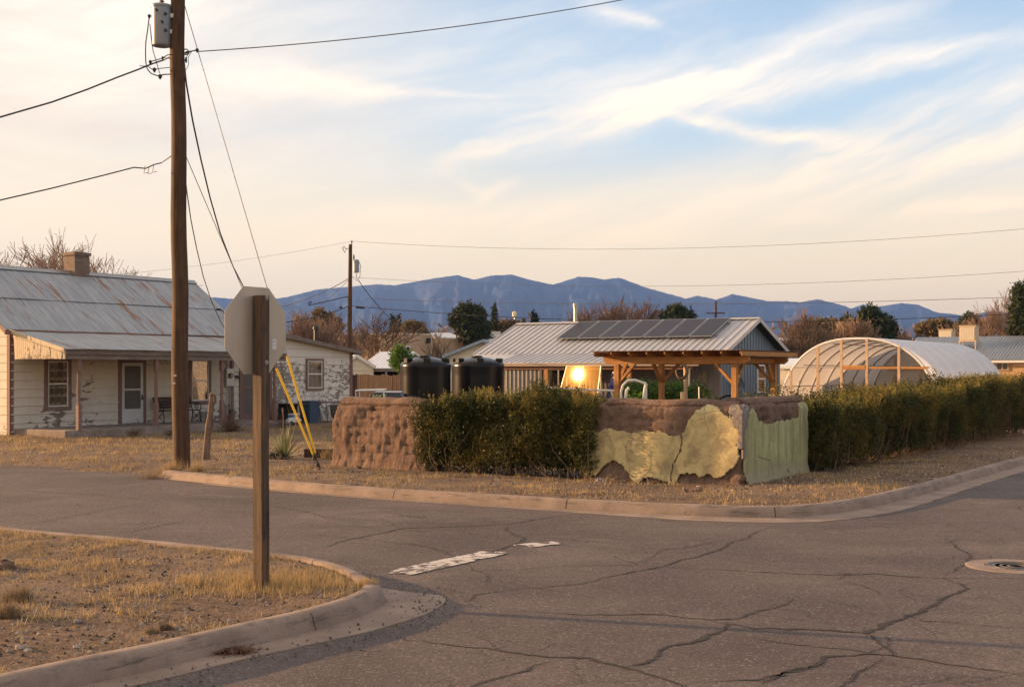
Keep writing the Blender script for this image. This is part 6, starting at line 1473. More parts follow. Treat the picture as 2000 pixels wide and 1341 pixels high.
r = empty('cool_box', H1w(1.2, H1.ly(574, 1.2), .08), RZ + .2, 'small sky-blue cool box on the ground under the black table', 'box'); m = MB(); m.b2(-.13, .13, -.20, .20, .10, .32); m.build('body', simple('light_blue_plastic', (.14, .27, .5), .5, .1, 4), r, bevel=.02); m = MB(); m.b2(-.14, .14, -.21, .21, .321, .37); m.build('lid', M_WHITEP, r, bevel=.015)
r = empty('toy_car', H1w(1.45, H1.ly(573, 1.45), .05), RZ, 'white toy car with dark wheels on the ground in front of the table', 'toy'); m = MB(); m.prism([(-.1, -.35, .08), (-.1, .35, .08), (-.1, .33, .20), (-.1, .12, .26), (-.1, -.15, .26), (-.1, -.34, .17)], (.2, 0, 0)); m.build('body', M_WHITEP, r, bevel=.02)
for a in (-.22, .22):
    for b in (-.12, .12): m = MB(); m.tube([(b - .02, a, .07), (b + .02, a, .07)], .07, 12); m.build('wheel', M_DKMETAL, r)
r = empty('folding_table', H1w(.8, H1.ly(626, .8), .05), RZ, 'weathered metal table with splayed legs right of the blue bin', 'table'); m = MB(); m.b2(-.3, .3, -.55, .75, .76, .79); m.build('top', M_OLDPOST, r)
for a in (-.22, .22):
    for b, s_ in ((-.35, .1), (.55, .12)): m = MB(); m.tube([(a, b, .76), (a, b + s_, 0)], .014, 5); m.build('leg', M_DKMETAL, r)
r = empty('white_board', H1w(.62, H1.ly(620, .62), .05), RZ, 'white scrap board leaning under the folding table', 'board'); m = MB(); m.bar((.12, 0, 0), (-.1, 0, .42), .55, .02, (0, 1, 0)); m.build('sheet', M_WHITEP, r)
r = empty('wire_basket', H1w(.75, H1.ly(610, .75), .90), RZ, 'small wire rack standing above the blue bin', 'rack'); m = MB()
for k in range(5): m.tube([(0, -.16 + .08 * k, 0), (0, -.10 + .05 * k, .34)], .008, 4)
for z_ in (0.0, .12, .24): m.tube([(0, -.17 + z_ * .2, z_), (0, .17 - z_ * .2, z_)], .007, 4)
m.build('wires', M_STEEL, r)
r = empty('leaning_pole', H1w(.5, H1.ly(550, .5), .05), RZ, 'thin rusty rod leaning on the lean-to wall', 'rod'); m = MB(); m.tube([(.3, .15, 0), (.05, -.1, 2.3)], .022, 6); m.build('rod', M_OLDPOST, r)

# ================================================================== BEHIND THE HEDGES
def tank(px, Y, rad, lab):
    p = at(px, Y, z=0); r = empty('water_tank', p, RZ, lab, 'tank', 'black water tanks'); h = CAMH + (HOR - 709) / FPX * Y; m = MB(); pr = [(rad * .98, 0), (rad, .05)]
    for k in range(12): z = .1 + k * (h - .35) / 12; pr += [(rad + .0012 * (k % 2), z)]
    pr += [(rad + .02, h - .16), (rad + .02, h - .06), (rad - .02, h), (rad - .10, h + .06), (rad * .72, h + .14), (rad * .42, h + .24), (rad * .2, h + .27), (.02, h + .275)]
    m.lathe(pr, 56); m.build('shell', M_TANK, r, smooth=True)
    for a in (200, 250, 310, 20):
        a = R(a) - RZ * 0; m = MB(); c = Vector((math.cos(a) * (rad - .18), math.sin(a) * (rad - .18), h + .08)); M = Matrix.Rotation(a, 3, 'Z'); m.box(c, (.28, .30, .26), M); m.build('lifting_lug', M_TANK, r, bevel=.03)
    m = MB(); m.lathe([(.25, h + .24), (.25, h + .30), (.2, h + .33), (.02, h + .335)], 20, (.05, -.15, 0)); m.build('lid', M_TANK, r)
tank(831.5, 54.4, 1.057, 'black plastic water tank, the left of the pair, highlight along its left edge'); tank(933.5, 56.4, 1.15, 'black plastic water tank, the right of the pair beside the metal-roofed house')
r = empty('barrel', at(789, 46.5, z=0), 0, 'small black drum at the left foot of the tanks', 'barrel'); m = MB(); hh = CAMH + (HOR - 768) / FPX * 46.5; m.lathe([(.13, 0), (.15, .1), (.15, hh - .05), (.13, hh), (.02, hh)], 18); m.build('drum', M_TANK, r); m = MB(); m.tube([(.16, 0, hh - .12), (.5, 0, hh - .12)], .03, 8); m.build('outlet_pipe', M_TANK, r)
# picket fence
f0, f1 = at(683, 60.5, z=0), at(796, 58.5, z=0); L = (f1 - f0).length; r = empty('picket_fence', f0, math.atan2(f1.y - f0.y, f1.x - f0.x), 'dark brown vertical board fence between the white lean-to and the tanks', 'fence'); m = MB(); k = int(L / .115)
for i in range(k): hh = 1.87 + random.uniform(-.04, .03) - .05 * i / k; m.b2(i * .115, i * .115 + .1, -.01 + random.uniform(-.006, .006), .012, 0, hh)
m.build('pickets', M_FENCE, r); m = MB(); m.b2(0, L, .014, .05, 1.5, 1.58); m.build('rail', M_FENCE, r); m = MB(); m.b2(0, L, .014, .05, .4, .48); m.build('rail', M_FENCE, r)
m = MB(); m.b2(.12, .20, -.10, -.02, 0, 1.9); m.build('post', M_PALEW, r)
# pickup with a rack, mostly hidden by the adobe block
def pickup():
    Y = 45.0; b = at(752, Y, z=0); r = empty('parked_pickup', b, R(2), 'dark pickup with white roof rack hidden behind the bare adobe block', 'pickup'); T = CAMH + (HOR - 764) / FPX * Y; lx = lambda px: (px - 752) / FPX * Y
    x0, x1 = lx(724), lx(796); m = MB()
    m.prism([(x0 - 1.3, -.85, .42), (x1 + 1.1, -.85, .42), (x1 + 1.15, -.85, .85), (x1 + .1, -.85, .92), (x0 - .1, -.85, .92), (x0 - 1.35, -.85, .86)], (0, 1.7, 0)); m.build('body', simple('dark_car_paint', (.02, .022, .026), .25, .1, 3, bmp=0), r, bevel=.05)
    m = MB(); m.prism([(x0 - .12, -.76, .921), (x1, -.76, .921), (x1 - .25, -.7, T - .04), (x0 + .12, -.7, T - .04)], (0, 1.46, 0)); m.build('cab', bpy.data.materials['dark_car_paint'], r, bevel=.04)
    m = MB(); m.b2(x0 + .18, x1 - .2, -.72, .72, T - .039, T + .0); m.build('roof', simple('frosted_white_roof', (.62, .64, .7), .4, .2, 9), r, bevel=.015)
    m = MB(); m.prism([(x0 + .02, -.775, .98), (lx(752), -.775, .98), (lx(752), -.725, T - .08), (x0 + .14, -.725, T - .08)], (0, .006, 0)); wi = m.build('window', bpy.data.materials['dark_glass'], r)
    cu = bpy.data.curves.new('window_lettering', 'FONT'); cu.body = 'LANCE'; cu.size = .20; cu.extrude = .002; cu.align_x = 'CENTER'; cu.align_y = 'CENTER'; t = bpy.data.objects.new('window_lettering', cu); col.objects.link(t); t.parent = wi; t.location = (lx(741), -.80, T - .16); t.rotation_euler = (R(90), 0, 0); t.data.materials.append(simple('yellow_lettering', (.62, .60, .30), .5, .1, 4, bmp=0)); bpy.context.view_layer.update(); me = bpy.data.meshes.new_from_object(t.evaluated_get(bpy.context.evaluated_depsgraph_get())); t2 = bpy.data.objects.new('window_lettering', me); t2.parent = wi; t2.location = t.location; t2.rotation_euler = t.rotation_euler; bpy.data.objects.remove(t); col.objects.link(t2)
    for a in (x0 - .9, x1 + .7):
        for s in (-1, 1): m = MB(); m.tube([(a, s * .86, .34), (a, s * .68, .34)], .34, 20); w_ = m.build('wheel', M_TANK, r); m = MB(); m.tube([(a, s * .87, .34), (a, s * .84, .34)], .18, 14); m.build('rim', M_STEEL, w_)
    k = MB(); xr = lx(699); k.tube([(xr, -.8, .85), (xr, -.8, T + .04), (lx(752), -.8, T + .06)], .03, 6); k.tube([(lx(752), -.8, T + .06), (lx(754), -.8, .9)], .03, 6); k.tube([(xr, .8, .85), (xr, .8, T + .04), (lx(752), .8, T + .06)], .03, 6); k.tube([(xr, -.8, T + .04), (xr, .8, T + .04)], .03, 6); k.build('rack', M_WHITEP, r)
pickup()
# yard things between tanks and pergola
def tubes(name, lab, cat, base, segs, mat, part='pipe', n=8, group=None):
    r = empty(name, base, 0, lab, cat, group)
    for rad, P in segs: m = MB(); m.tube([Vector(p) - Vector(base) for p in P], rad, n); m.build(part, mat, r, smooth=True)
    return r
Y = 38; b = at(1120, Y, z=0)
tubes('pipe_frame', 'long low white pipe rail curving down at its left end above the hedge', 'frame', b, [(.035, [PP(1036, 790, Y), PP(1040, 776, Y), PP(1050, 764, Y), PP(1062, 758, Y), PP(1072, 757, Y), PP(1120, 760, Y), PP(1203, 763, Y)]), (.03, [PP(1141, 761, Y), PP(1141, 773, Y), PP(1138, 830, Y)]), (.055, [PP(1171, 762, Y), PP(1170, 840, Y)]), (.03, [PP(1194, 763, Y), PP(1197, 775, Y), PP(1197, 840, Y)]), (.022, [PP(1098, 760, Y), PP(1088, 768, Y), PP(1084, 776, Y), PP(1083, 840, Y)]), (.02, [PP(1125, 762, Y), PP(1110, 768, Y), PP(1102, 779, Y), PP(1100, 840, Y)])], M_WHITEP)
Y = 43; b = at(1090, Y, z=0); r = empty('wooden_stake', at(1067, Y, z=0), 0, 'thin stake leaning behind the white pipe rail', 'stake'); m = MB(); m.tube([(0, 0, 0), (-.05, 0, 1.75)], .025, 6); m.build('shaft', M_PALEW, r)
Y = 34.0; b = at(1237, Y, z=0)
tubes('pvc_arch', 'bent white plastic pipe arch behind the adobe wall', 'frame', b, [(.035, [PP(1213, 840, Y), PP(1213, 765, Y), PP(1217, 752, Y), PP(1226, 743, Y), PP(1240, 742, Y), PP(1262, 749, Y)]), (.045, [PP(1262, 749, Y), PP(1259, 765, Y), PP(1256, 786, Y), PP(1255, 840, Y)]), (.03, [PP(1262, 749, Y), PP(1262, 840, Y)]), (.04, [PP(1229, 757, Y - .4), PP(1224, 762, Y - .4), PP(1222, 775, Y - .4), PP(1222, 840, Y - .4)])], M_PVC)
leafy('lime_shrub', at(1239, 33.2, z=0), [(0, 0, 1.02, .24, .22, .34), (.05, 0, .8, .26, .22, .3)], 500, .05, .018, M_LIME, 'bright lime green rounded shrub inside the white pipe arch', cat='shrub')
sh = [(rr(px) * 41 - rr(1290) * 41, 0, (CAMH + (HOR - py) / FPX * 41) - .35, .42, .35, .4) for px, py in ((1226, 752), (1250, 749), (1275, 753), (1305, 750), (1330, 751), (1352, 754), (1362, 764), (1290, 765))]
leafy('garden_shrub', at(1290, 41, z=0), sh + [(s[0], s[1], .6, .45, .4, .6) for s in sh[::2]], 4200, .09, .045, M_GREEN, 'broad dark green shrub row behind the pergola posts', cat='shrub')
p = at(1372, 40, z=0); leafy('tall_weed', p, [(.02, 0, CAMH + (HOR - 742) / FPX * 40, .09, .07, .22), (-.08, 0, CAMH + (HOR - 757) / FPX * 40, .22, .07, .1)], 120, .05, .02, M_LEAF2, 'leafy sprig rising right of the garden shrubs', trunk=(1.6, .012), cat='plant')
for i, (px, py) in enumerate(((1377, 772), (1393, 775), (1462, 778), (1478, 772), (1492, 755), (1500, 775))):
    Y = 27.5; z = CAMH + (HOR - py) / FPX * Y; leafy('tall_weed', at(px, Y, z=0), [(0, 0, z, .05, .05, .10), (.04, 0, z - .12, .06, .05, .06)], 40, .04, .018, M_LEAF, ('yellow-green weed tip above the adobe wall left of centre', 'yellow-green weed tip above the adobe wall by the dark wall', 'weed sprig left of the small white jug', 'weed sprig above the right end of the wall', 'tallest weed sprig in front of the gable window', 'weed sprig beside the white jug')[i], 'weed tips above the wall', trunk=(z, .008), cat='plant')
r = empty('wooden_post', at(1340, 40, z=0), 0, 'round pale timber post with a hanging rope behind the pergola', 'post'); m = MB(); m.tube([(0, 0, 0), (-.02, 0, 2.16)], .06, 10); m.build('shaft', M_PALEW, r)
r = empty('rope_coil', at(1330, 39.6, z=0), 0, 'coil of brown rope hung beside the pale timber post', 'rope'); m = MB()
for k in range(3): m.tube([((rr(1330) * 0) + (.15 + .02 * k) * math.cos(a) + .02 * k, .02 * k, CAMH + (HOR - 725) / FPX * 39.6 + (.21 + .02 * k) * math.sin(a)) for a in np.linspace(0, 6.28, 20)], .022, 6, False)
m.build('loops', M_ROPE, r)
r = empty('wooden_stake', at(1333, 26, z=0), 0, 'short pale square stake just behind the adobe wall', 'stake'); m = MB(); m.b2(-.035, .035, -.02, .02, 0, CAMH + (HOR - 765) / FPX * 26); m.build('shaft', M_PALEW, r)
r = empty('white_rod', at(1367, 27, z=0), 0, 'thin white rod behind the adobe wall', 'rod'); m = MB(); m.tube([(.02, 0, 0), (-.02, 0, CAMH + (HOR - 755) / FPX * 27)], .014, 6); m.build('rod', M_WHITEP, r)
r = empty('bird_bath', at(1307, 28, z=0), 0, 'turquoise bowl on a stand just over the adobe wall', 'bowl'); zz = CAMH + (HOR - 781) / FPX * 28; m = MB(); m.lathe([(.03, zz - .11), (.14, zz - .08), (.215, zz - .01), (.21, zz), (.13, zz - .05), (.02, zz - .06)], 24); m.build('bowl', M_DISH, r, smooth=True); m = MB(); m.tube([(0, 0, 0), (0, 0, zz - .1)], .05, 10); m.build('stand', M_STONE, r)
Y = 33; tubes('black_hose', 'arched black hose behind the right part of the adobe wall', 'hose', at(1400, Y, z=0), [(.028, [PP(1396, 830, Y), PP(1400, 785, Y), PP(1408, 777, Y), PP(1418, 773, Y), PP(1428, 772, Y)])], M_TANK)
leafy('potted_shrub', at(1446, 46, z=0), [(0, 0, .95, .25, .25, .35), (0, 0, .6, .28, .25, .4)], 380, .06, .03, M_PINE, 'dark little shrub behind the front right pergola post', cat='shrub')
r = empty('white_jug', at(1504, 36, z=0), 0, 'white plastic jug at the foot of the right pergola post', 'jug'); z = CAMH + (HOR - 768) / FPX * 36; m = MB(); m.lathe([(.02, 0), (.13, .02), (.14, z - .22), (.10, z - .08), (.045, z - .03), (.045, z), (.01, z)], 14); m.build('body', M_WHITEP, r); m = MB(); m.tube([(.10, 0, z - .1), (.17, 0, z - .14), (.15, 0, z - .3)], .018, 6); m.build('handle', M_WHITEP, r)
# tilted plastic-glazed cold frame that catches the sun
GP = PP(1129, 731, 46.0); tc_ = (Vector((0, 0, CAMH)) - GP).normalized(); nn = (tc_ + sdir).normalized(); hx_ = Vector((0, 0, 1)).cross(nn).normalized(); vy_ = nn.cross(hx_)
def film_mat():
    m, t, p, v, o = base_mat('sunlit_film'); t.n.remove(p)
    fr = t.new('ShaderNodeFresnel'); g1 = t.new('ShaderNodeBsdfGlossy'); g1.inputs['Roughness'].default_value = .045; g1.inputs[0].default_value = (1, .85, .5, 1); g2 = t.new('ShaderNodeBsdfGlossy'); g2.inputs['Roughness'].default_value = .20; g2.inputs[0].default_value = (1, .62, .22, 1)
    tr = t.new('ShaderNodeBsdfTransparent'); tr.inputs[0].default_value = (.8, .74, .6, 1); df = t.new('ShaderNodeBsdfDiffuse'); df.inputs[0].default_value = (.25, .17, .08, 1)
    def mx(f, a, b): n = t.new('ShaderNodeMixShader'); t.put(n.inputs[0], f); t.l.new(a, n.inputs[1]); t.l.new(b, n.inputs[2]); return n.outputs[0]
    s = mx(.05, tr.outputs[0], df.outputs[0]); s = mx(.0011, s, g2.outputs[0]); s = mx(.0009, s, g1.outputs[0]); t.l.new(s, o.inputs[0]); return m
def glazed_frame():
    r = empty('glazed_frame', (GP.x, GP.y, 0), 0, 'sloping glazed frame flashing golden sunlight under the porch eave', 'glazed frame'); O = Vector((0, 0, GP.z)); m = MB(); N = 14; vs = []
    w0, w1, h0, h1 = -.75, 1.2, -1.35, .32
    def bulge(a, b): return -(a * a * .0055 + b * b * .006)
    for i in range(N + 1):
        for j in range(N + 1):
            a = w0 + (w1 - w0) * i / N - .25 * (h1 - (h0 + (h1 - h0) * j / N)) * (1 - i / N); b_ = h0 + (h1 - h0) * j / N; vs.append(O + hx_ * a + vy_ * b_ + nn * bulge(a, b_))
    m._a(vs, [(i * (N + 1) + j, (i + 1) * (N + 1) + j, (i + 1) * (N + 1) + j + 1, i * (N + 1) + j + 1) for i in range(N) for j in range(N)]); m.build('sheet', film_mat(), r, smooth=True)
    e = lambda i, j: vs[i * (N + 1) + j] - nn * .03
    for q in ((0, 0, 0, N), (N, 0, N, N), (0, N, N, N), (N // 2, 0, N // 2, N)): m = MB(); m.tube([e(q[0], q[1]), e(q[2], q[3])], .022, 6); m.build('rail', M_STEEL, r)
    for a in (0, N): p = e(a, N); m = MB(); m.tube([p, Vector((p.x, p.y + .3, 0))], .025, 6); m.build('leg', M_STEEL, r)
glazed_frame()
r = empty('folded_tarp', at(1192, 44, z=0), 0, 'dark purple-blue tarp hung as a tall triangle beside the pergola', 'tarp'); m = MB(); n = 12; vs = []
for i in range(n + 1):
    for j in range(2): t = i / n; z = (CAMH + (HOR - 729) / FPX * 44) * (1 - t) + .3 * t; hw = .02 + .30 * t; vs.append((.10 - (hw * 1.6 if j == 0 else -.06 * t), .05 * math.sin(i * 1.3 + j), z))
m._a(vs, [(2 * i, 2 * i + 1, 2 * i + 3, 2 * i + 2) for i in range(n)]); solid(m.build('cloth', M_TARP, r), .02); m = MB(); m.tube([(.11, .03, 0), (.11, .03, 2.0)], .02, 6); m.build('pole', M_STEEL, r)

# stones and litter
def stone(px, py, s, lab, mat, zz=.1, group=None, cat='stone'):
    p = gnd(px, py, zz); b = MB(); n = 8; pr = []
    m = MB(); rs = random.Random(px); vs = []
    for i in range(7):
        a = math.pi * i / 6
        for k in range(9): c = 2 * math.pi * k / 9; q = s * (.8 + .35 * rs.random()); vs.append((q * math.sin(a) * math.cos(c), q * .8 * math.sin(a) * math.sin(c), q * .6 * math.cos(a)))
    m._a(vs, [(i * 9 + k, i * 9 + (k + 1) % 9, (i + 1) * 9 + (k + 1) % 9, (i + 1) * 9 + k) for i in range(6) for k in range(9)])
    o = m.build('stone', mat, None, (p.x, p.y, ground_z(p.x, p.y) + s * .25)); tag(o, lab, cat, group)
stone(1364, 953, .055, 'small whitish stone at the foot of the ochre wall', M_CREAM, group='stones at the wall'); stone(1362, 962, .09, 'orange rock under the whitish stone by the ochre wall', M_ADOBE, group='stones at the wall'); stone(1338, 962, .06, 'flat brown rock left of the orange one', M_ADOBE, group='stones at the wall'); stone(1172, 940, .09, 'pale chunk of rubble where hedge and ochre wall meet', M_CEM, group='stones at the wall'); stone(1180, 941, .05, 'smaller rubble piece at the hedge corner', M_CEM, group='stones at the wall'); stone(700, 912, .07, 'brown clod below the bare adobe block', M_ADOBE, .1)
stone(8, 1112, .11, 'large flat reddish stone cut by the left picture edge', M_ADOBE)
for i, (px, py, s) in enumerate(((152, 1211, .035), (76, 1232, .02), (100, 1235, .022), (18, 1272, .022), (40, 1265, .04), (55, 1268, .03), (58, 1262, .018), (150, 1262, .03), (252, 1170, .015), (300, 1188, .018), (315, 1155, .025), (46, 1240, .02))):
    stone(px, py, s, ('grey lumpy stone on the bare patch', 'small pale pebble at far left of the verge', 'flat dark pebble on the verge', 'dark pebble near the kerb at bottom left', 'wide grey stone near the kerb at bottom left', 'grey stone touching the wide one', 'white pebble above the paired grey stones', 'flat stone just above the kerb', 'white speck of a pebble in the verge centre', 'dark clod in the verge centre', 'brown clod left of the sign post', 'pale flake on the left bare patch')[i], M_STONE if i % 3 else M_CEM, .13, 'stones scattered on the near verge')
# leaf litter in the gutter, gravel by the kerb nose
def scatter_tris(name, P, s, mat, kind='stuff', flat=.4, lab=None, cat=None):
    n = len(P); A = unit(n) * s[:, None]; B = unit(n) * s[:, None]; A[:, 2] *= flat; B[:, 2] = np.abs(B[:, 2]) * flat
    V = np.stack([P - A * .5 - B * .5, P + A * .5 - B * .5, P + A * .4 + B * .5, P - A * .5 + B * .4], 1).reshape(-1, 3); tag(link_mesh(name, np_mesh(name, V, np.arange(len(V)).reshape(-1, 4)), mat), kind=kind, label=lab, cat=cat)
def gravel(name, P, s, mat):
    """little three-sided lumps"""
    n = len(P); t = np.array([(1, 0, 0), (-.5, .87, 0), (-.5, -.87, 0), (0, 0, .9)]); V = P[:, None] + t[None] * s[:, None, None] * (.7 + .6 * rng.random((n, 4, 1))); a = np.arange(n)[:, None] * 4
    F = np.concatenate([a + np.array([[0, 1, 3]]), a + np.array([[1, 2, 3]]), a + np.array([[2, 0, 3]])]); tag(link_mesh(name, np_mesh(name, V.reshape(-1, 3), F), mat), kind='stuff')
P = []
for _ in range(1100):
    i = random.randint(iN - 6, NN - 30); d = (NEARK[i + 1] - NEARK[i]).normalized(); nrm = Vector((-d.y, d.x)); nose = math.exp(-((i - iN - 4) / 9) ** 2)
    if random.random() > .35 + nose * .6: continue
    q = NEARK[i] + nrm * (.06 + abs(random.gauss(.30, .18)) + (.25 * random.random() * nose)) + Vector((random.gauss(0, .04), random.gauss(0, .04))); P.append((q.x, q.y, .014))
P = np.array(P)[:420]; gravel('dark_gravel', P, .006 + .010 * rng.random(len(P)) ** 2, M_DKSTONE)
P = []
for _ in range(900): c = gnd(random.gauss(448, 26), random.gauss(1276, 3.5)); P.append((c.x, c.y, .02 + random.random() * .02))
scatter_tris('leaf_litter', np.array(P), .012 + .018 * rng.random(len(P)), simple('dead_leaf', (.17, .085, .045), .9, .5, 30))
P = []
for _ in range(3200):
    i = random.randint(0, NF - 3); d = (FARK[i + 1] - FARK[i]).normalized(); nrm = Vector((d.y, -d.x)); q = FARK[i] + nrm * (.02 + abs(random.gauss(0, .14)))
    if mnoise.noise((q.x * .9, q.y * .9, 3)) > -.1: P.append((q.x, q.y, .012))
P = np.array(P); gravel('kerb_grit', P, .004 + .008 * rng.random(len(P)) ** 2, M_STONE)
# ================================================================== HEDGES
c0 = WC.lx(812, -.3); c1 = WC.lx(1140, -.3); w = WC.w(c0, -.35)
hedge('hedge', (w, 0, RZ), c1 - c0 + .12, 1.25, lambda t: 1.29 + .10 * math.sin(t * 2.6) - .22 * max(0, (.10 - t) / .10) + .05 * mnoise.noise((t * 7, 1, 0)), 'short dense dark green hedge between the two adobe walls', 13000, M_LEAF, 5, whips=420, bulge=.24)
w = WC.w(.52, 3.15)
hedge('hedge', (w, 0, RZ + R(90)), 17.5, 1.5, lambda t: 1.06 + .44 * min(1, t * 1.5) + .08 * math.sin(t * 9) + .10 * mnoise.noise((t * 11, 3, 0)), 'long leafy green hedge running back along the right street', 34000, M_LEAF2, 9, whips=2200, bulge=.30)
w = WC.w(-.9, 2.6)
hedge('low_hedge', (w, 0, RZ + R(90)), 3.6, 1.3, lambda t: 1.12 + .1 * t, 'low yellowish hedge end just behind the short adobe wall', 3800, M_LEAF2, 13, whips=120)
# ================================================================== DRY GRASS
def inside(poly, X, Y):
    a = np.array([(p.x, p.y) for p in poly]); b = np.roll(a, -1, 0); ins = np.zeros(X.shape, bool)
    for (x0, y0), (x1, y1) in zip(a, b): ins ^= ((y0 > Y) != (y1 > Y)) & (X < (x1 - x0) * (Y - y0) / (y1 - y0 + 1e-12) + x0)
    return ins
def lookup(X, Y, G):
    i = np.clip(np.searchsorted(gx, X) - 1, 0, len(gx) - 2); j = np.clip(np.searchsorted(gy, Y) - 1, 0, len(gy) - 2)
    u = (X - gx[i]) / (gx[i + 1] - gx[i]); v = (Y - gy[j]) / (gy[j + 1] - gy[j]); return G[j, i] * (1 - u) * (1 - v) + G[j, i + 1] * u * (1 - v) + G[j + 1, i] * (1 - u) * v + G[j + 1, i + 1] * u * v
nv = lambda X, Y, f, s: np.array([mnoise.noise((a * f, b * f, s)) for a, b in zip(X, Y)])
def turf(name, S, x0, x1, y0, y1, N, dens, hmin, hmax, w, mat, seed, nper=6, spread=.03, edge=.21, lean=.6):
    X = rng.uniform(x0, x1, N); Y = rng.uniform(y0, y1, N); vis = (np.abs(X) < .43 * Y + .6); X, Y = X[vis], Y[vis]; d = lookup(X, Y, S); k = d > edge; X, Y, d = X[k], Y[k], d[k]
    n1 = nv(X, Y, .8, seed) + .7 * nv(X, Y, 2.6, seed + 4) + .65 * nv(X, Y, 7.5, seed + 9); k = dens(X, Y, n1, d) > rng.random(len(X)); X, Y, n1 = X[k], Y[k], n1[k]
    Z = lookup(X, Y, GZ) - .01; h = hmin + (hmax - hmin) * np.clip(n1 * 1.2 + .35, 0, 1) * rng.random(len(X)) ** .7
    return blades(name, np.stack([X, Y, Z], 1), h, w, mat, lean, None, None, nper, spread, 'stuff')
sx, sy = SP.x, SP.y
def dn(X, Y, n, d):
    post = np.exp(-(((X - sx - .15) / .75) ** 2 + ((Y - sy - .3) / .55) ** 2)); kerbside = np.exp(-((d - .22) / .10) ** 2) * .5
    back = np.clip((Y - 11.2) / 1.2, 0, 1) * .35; left = np.clip((-X - 3.2) / 1.4, 0, 1) * .22
    return np.clip((n - .34 + back + left + post * .8 + kerbside) * 3.2, .03, .9)
turf('dry_grass', sN, -7.5, -1, 7.6, 16, 26000, dn, .025, .105, .0075, M_GRASS, 3, 7, .035, lean=.8)
turf('straw_litter', sN, -7.5, -1, 7.6, 16, 16000, lambda X, Y, n, d: np.clip(dn(X, Y, n, d) * .7 + .25, 0, 1), .012, .035, .005, M_GRASSG, 6, 5, .04, lean=2.0)
def post_tufts():
    n = 900; X = sx + rng.normal(size=n) * .42 + .12; Y = sy + .22 + rng.normal(size=n) * .30; d = lookup(X, Y, sN); k = d > .25; X, Y = X[k], Y[k]; return blades('tall_dry_grass', np.stack([X, Y, lookup(X, Y, GZ) - .01], 1), .09, .006, M_GRASS, .6, None, None, 6, .03, 'stuff')
post_tufts()
def df(X, Y, n, d):
    pole = np.exp(-(((X - pb.x + .7) / 1.6) ** 2 + ((Y - pb.y + .3) / .9) ** 2)); wallfoot = np.clip(1 - np.abs(d - 1.1) / 1.3, 0, 1) * .25; edge = np.exp(-((d - .25) / .15) ** 2) * .3
    return np.clip((n - .10 + pole * .9 + wallfoot + edge) * 2.8, .04, .9)
turf('dry_grass', sF, -12.5, 9.5, 13, 34, 30000, df, .03, .12, .013, M_GRASS, 13, 6, .05, lean=.8)
turf('dry_grass', sF, 3, 15, 14, 36, 12000, lambda X, Y, n, d: np.clip((n + .15) * 1.6, .08, .7) * (d < 3.2), .02, .08, .012, M_GRASS, 17, 6, .05, lean=.9)
turf('straw_litter', sF, -12.5, 13, 13, 33, 22000, lambda X, Y, n, d: np.clip(df(X, Y, n, d) * .7 + .25, 0, 1), .015, .045, .010, M_GRASSG, 16, 5, .06, lean=2.0)
turf('dry_grass', sF, -18, -3, 30, 46, 16000, lambda X, Y, n, d: np.clip((n - .02 + np.exp(-((Y - 37.5 - (X + 13) * .0) / 1.3) ** 2) * .5) * 1.6, .03, .8), .04, .14, .02, M_GRASS, 23, 5, .08)
def pebbles(name, S, x0, x1, y0, y1, N, smax, mat, seed, edge=.22):
    X = rng.uniform(x0, x1, N); Y = rng.uniform(y0, y1, N); d = lookup(X, Y, S); n = nv(X, Y, 1.3, seed); k = (d > edge) & (np.abs(X) < .43 * Y + .6) & (n > -.1 - .3 * rng.random(N)); X, Y = X[k], Y[k]
    gravel(name, np.stack([X, Y, lookup(X, Y, GZ) - .001], 1), .003 + smax * rng.random(len(X)) ** 4, mat)
pebbles('verge_pebbles', sN, -7.5, -1, 7.6, 16, 9000, .022, M_STONE, 41); pebbles('verge_clods', sN, -7.5, -1, 7.6, 16, 12000, .020, M_DKSTONE, 43); pebbles('verge_pebbles', sF, -12, 12, 13, 33, 16000, .034, M_STONE, 45); pebbles('verge_clods', sF, -12, 12, 13, 33, 16000, .03, M_DKSTONE, 47)
def tuft(px, py, s, n, mat, lab, z=.12):
    p = gnd(px, py, z); o = blades('grass_tuft', rng.normal(size=(n, 3)) * np.array((s * .35, s * .3, 0)), s, .007, mat, .7, None, (p.x, p.y, ground_z(p.x, p.y) - .01), 3, .01); tag(o, lab, 'grass tuft')
tuft(323, 1229, .05, 190, M_OLDPOST, 'small dark brown tuft on the verge near the kerb'); tuft(298, 1236, .06, 90, M_GRASSG, 'thin brownish tuft left of the dark one'); tuft(35, 1170, .13, 260, M_GRASSG, 'grey dead clump at the left edge of the verge'); tuft(15, 1205, .12, 240, M_GRASSG, 'lower grey dead clump at the left edge of the verge')
tuft(590, 1088, .10, 50, M_GRASS, 'straw tuft spilling over the back kerb right of the post'); tuft(715, 1145, .10, 160, M_GRASS, 'straw tuft inside the kerb nose'); tuft(385, 928, .2, 120, M_GRASS, 'golden tuft at the foot of the tall pole', .05); tuft(335, 926, .25, 160, M_GRASS, 'golden tuft left of the tall pole', .05); tuft(290, 932, .22, 120, M_GRASSG, 'grey weed clump at the start of the far kerb', .02); tuft(640, 890, .22, 130, M_GRASS, 'straw tuft in front of the dark timber')

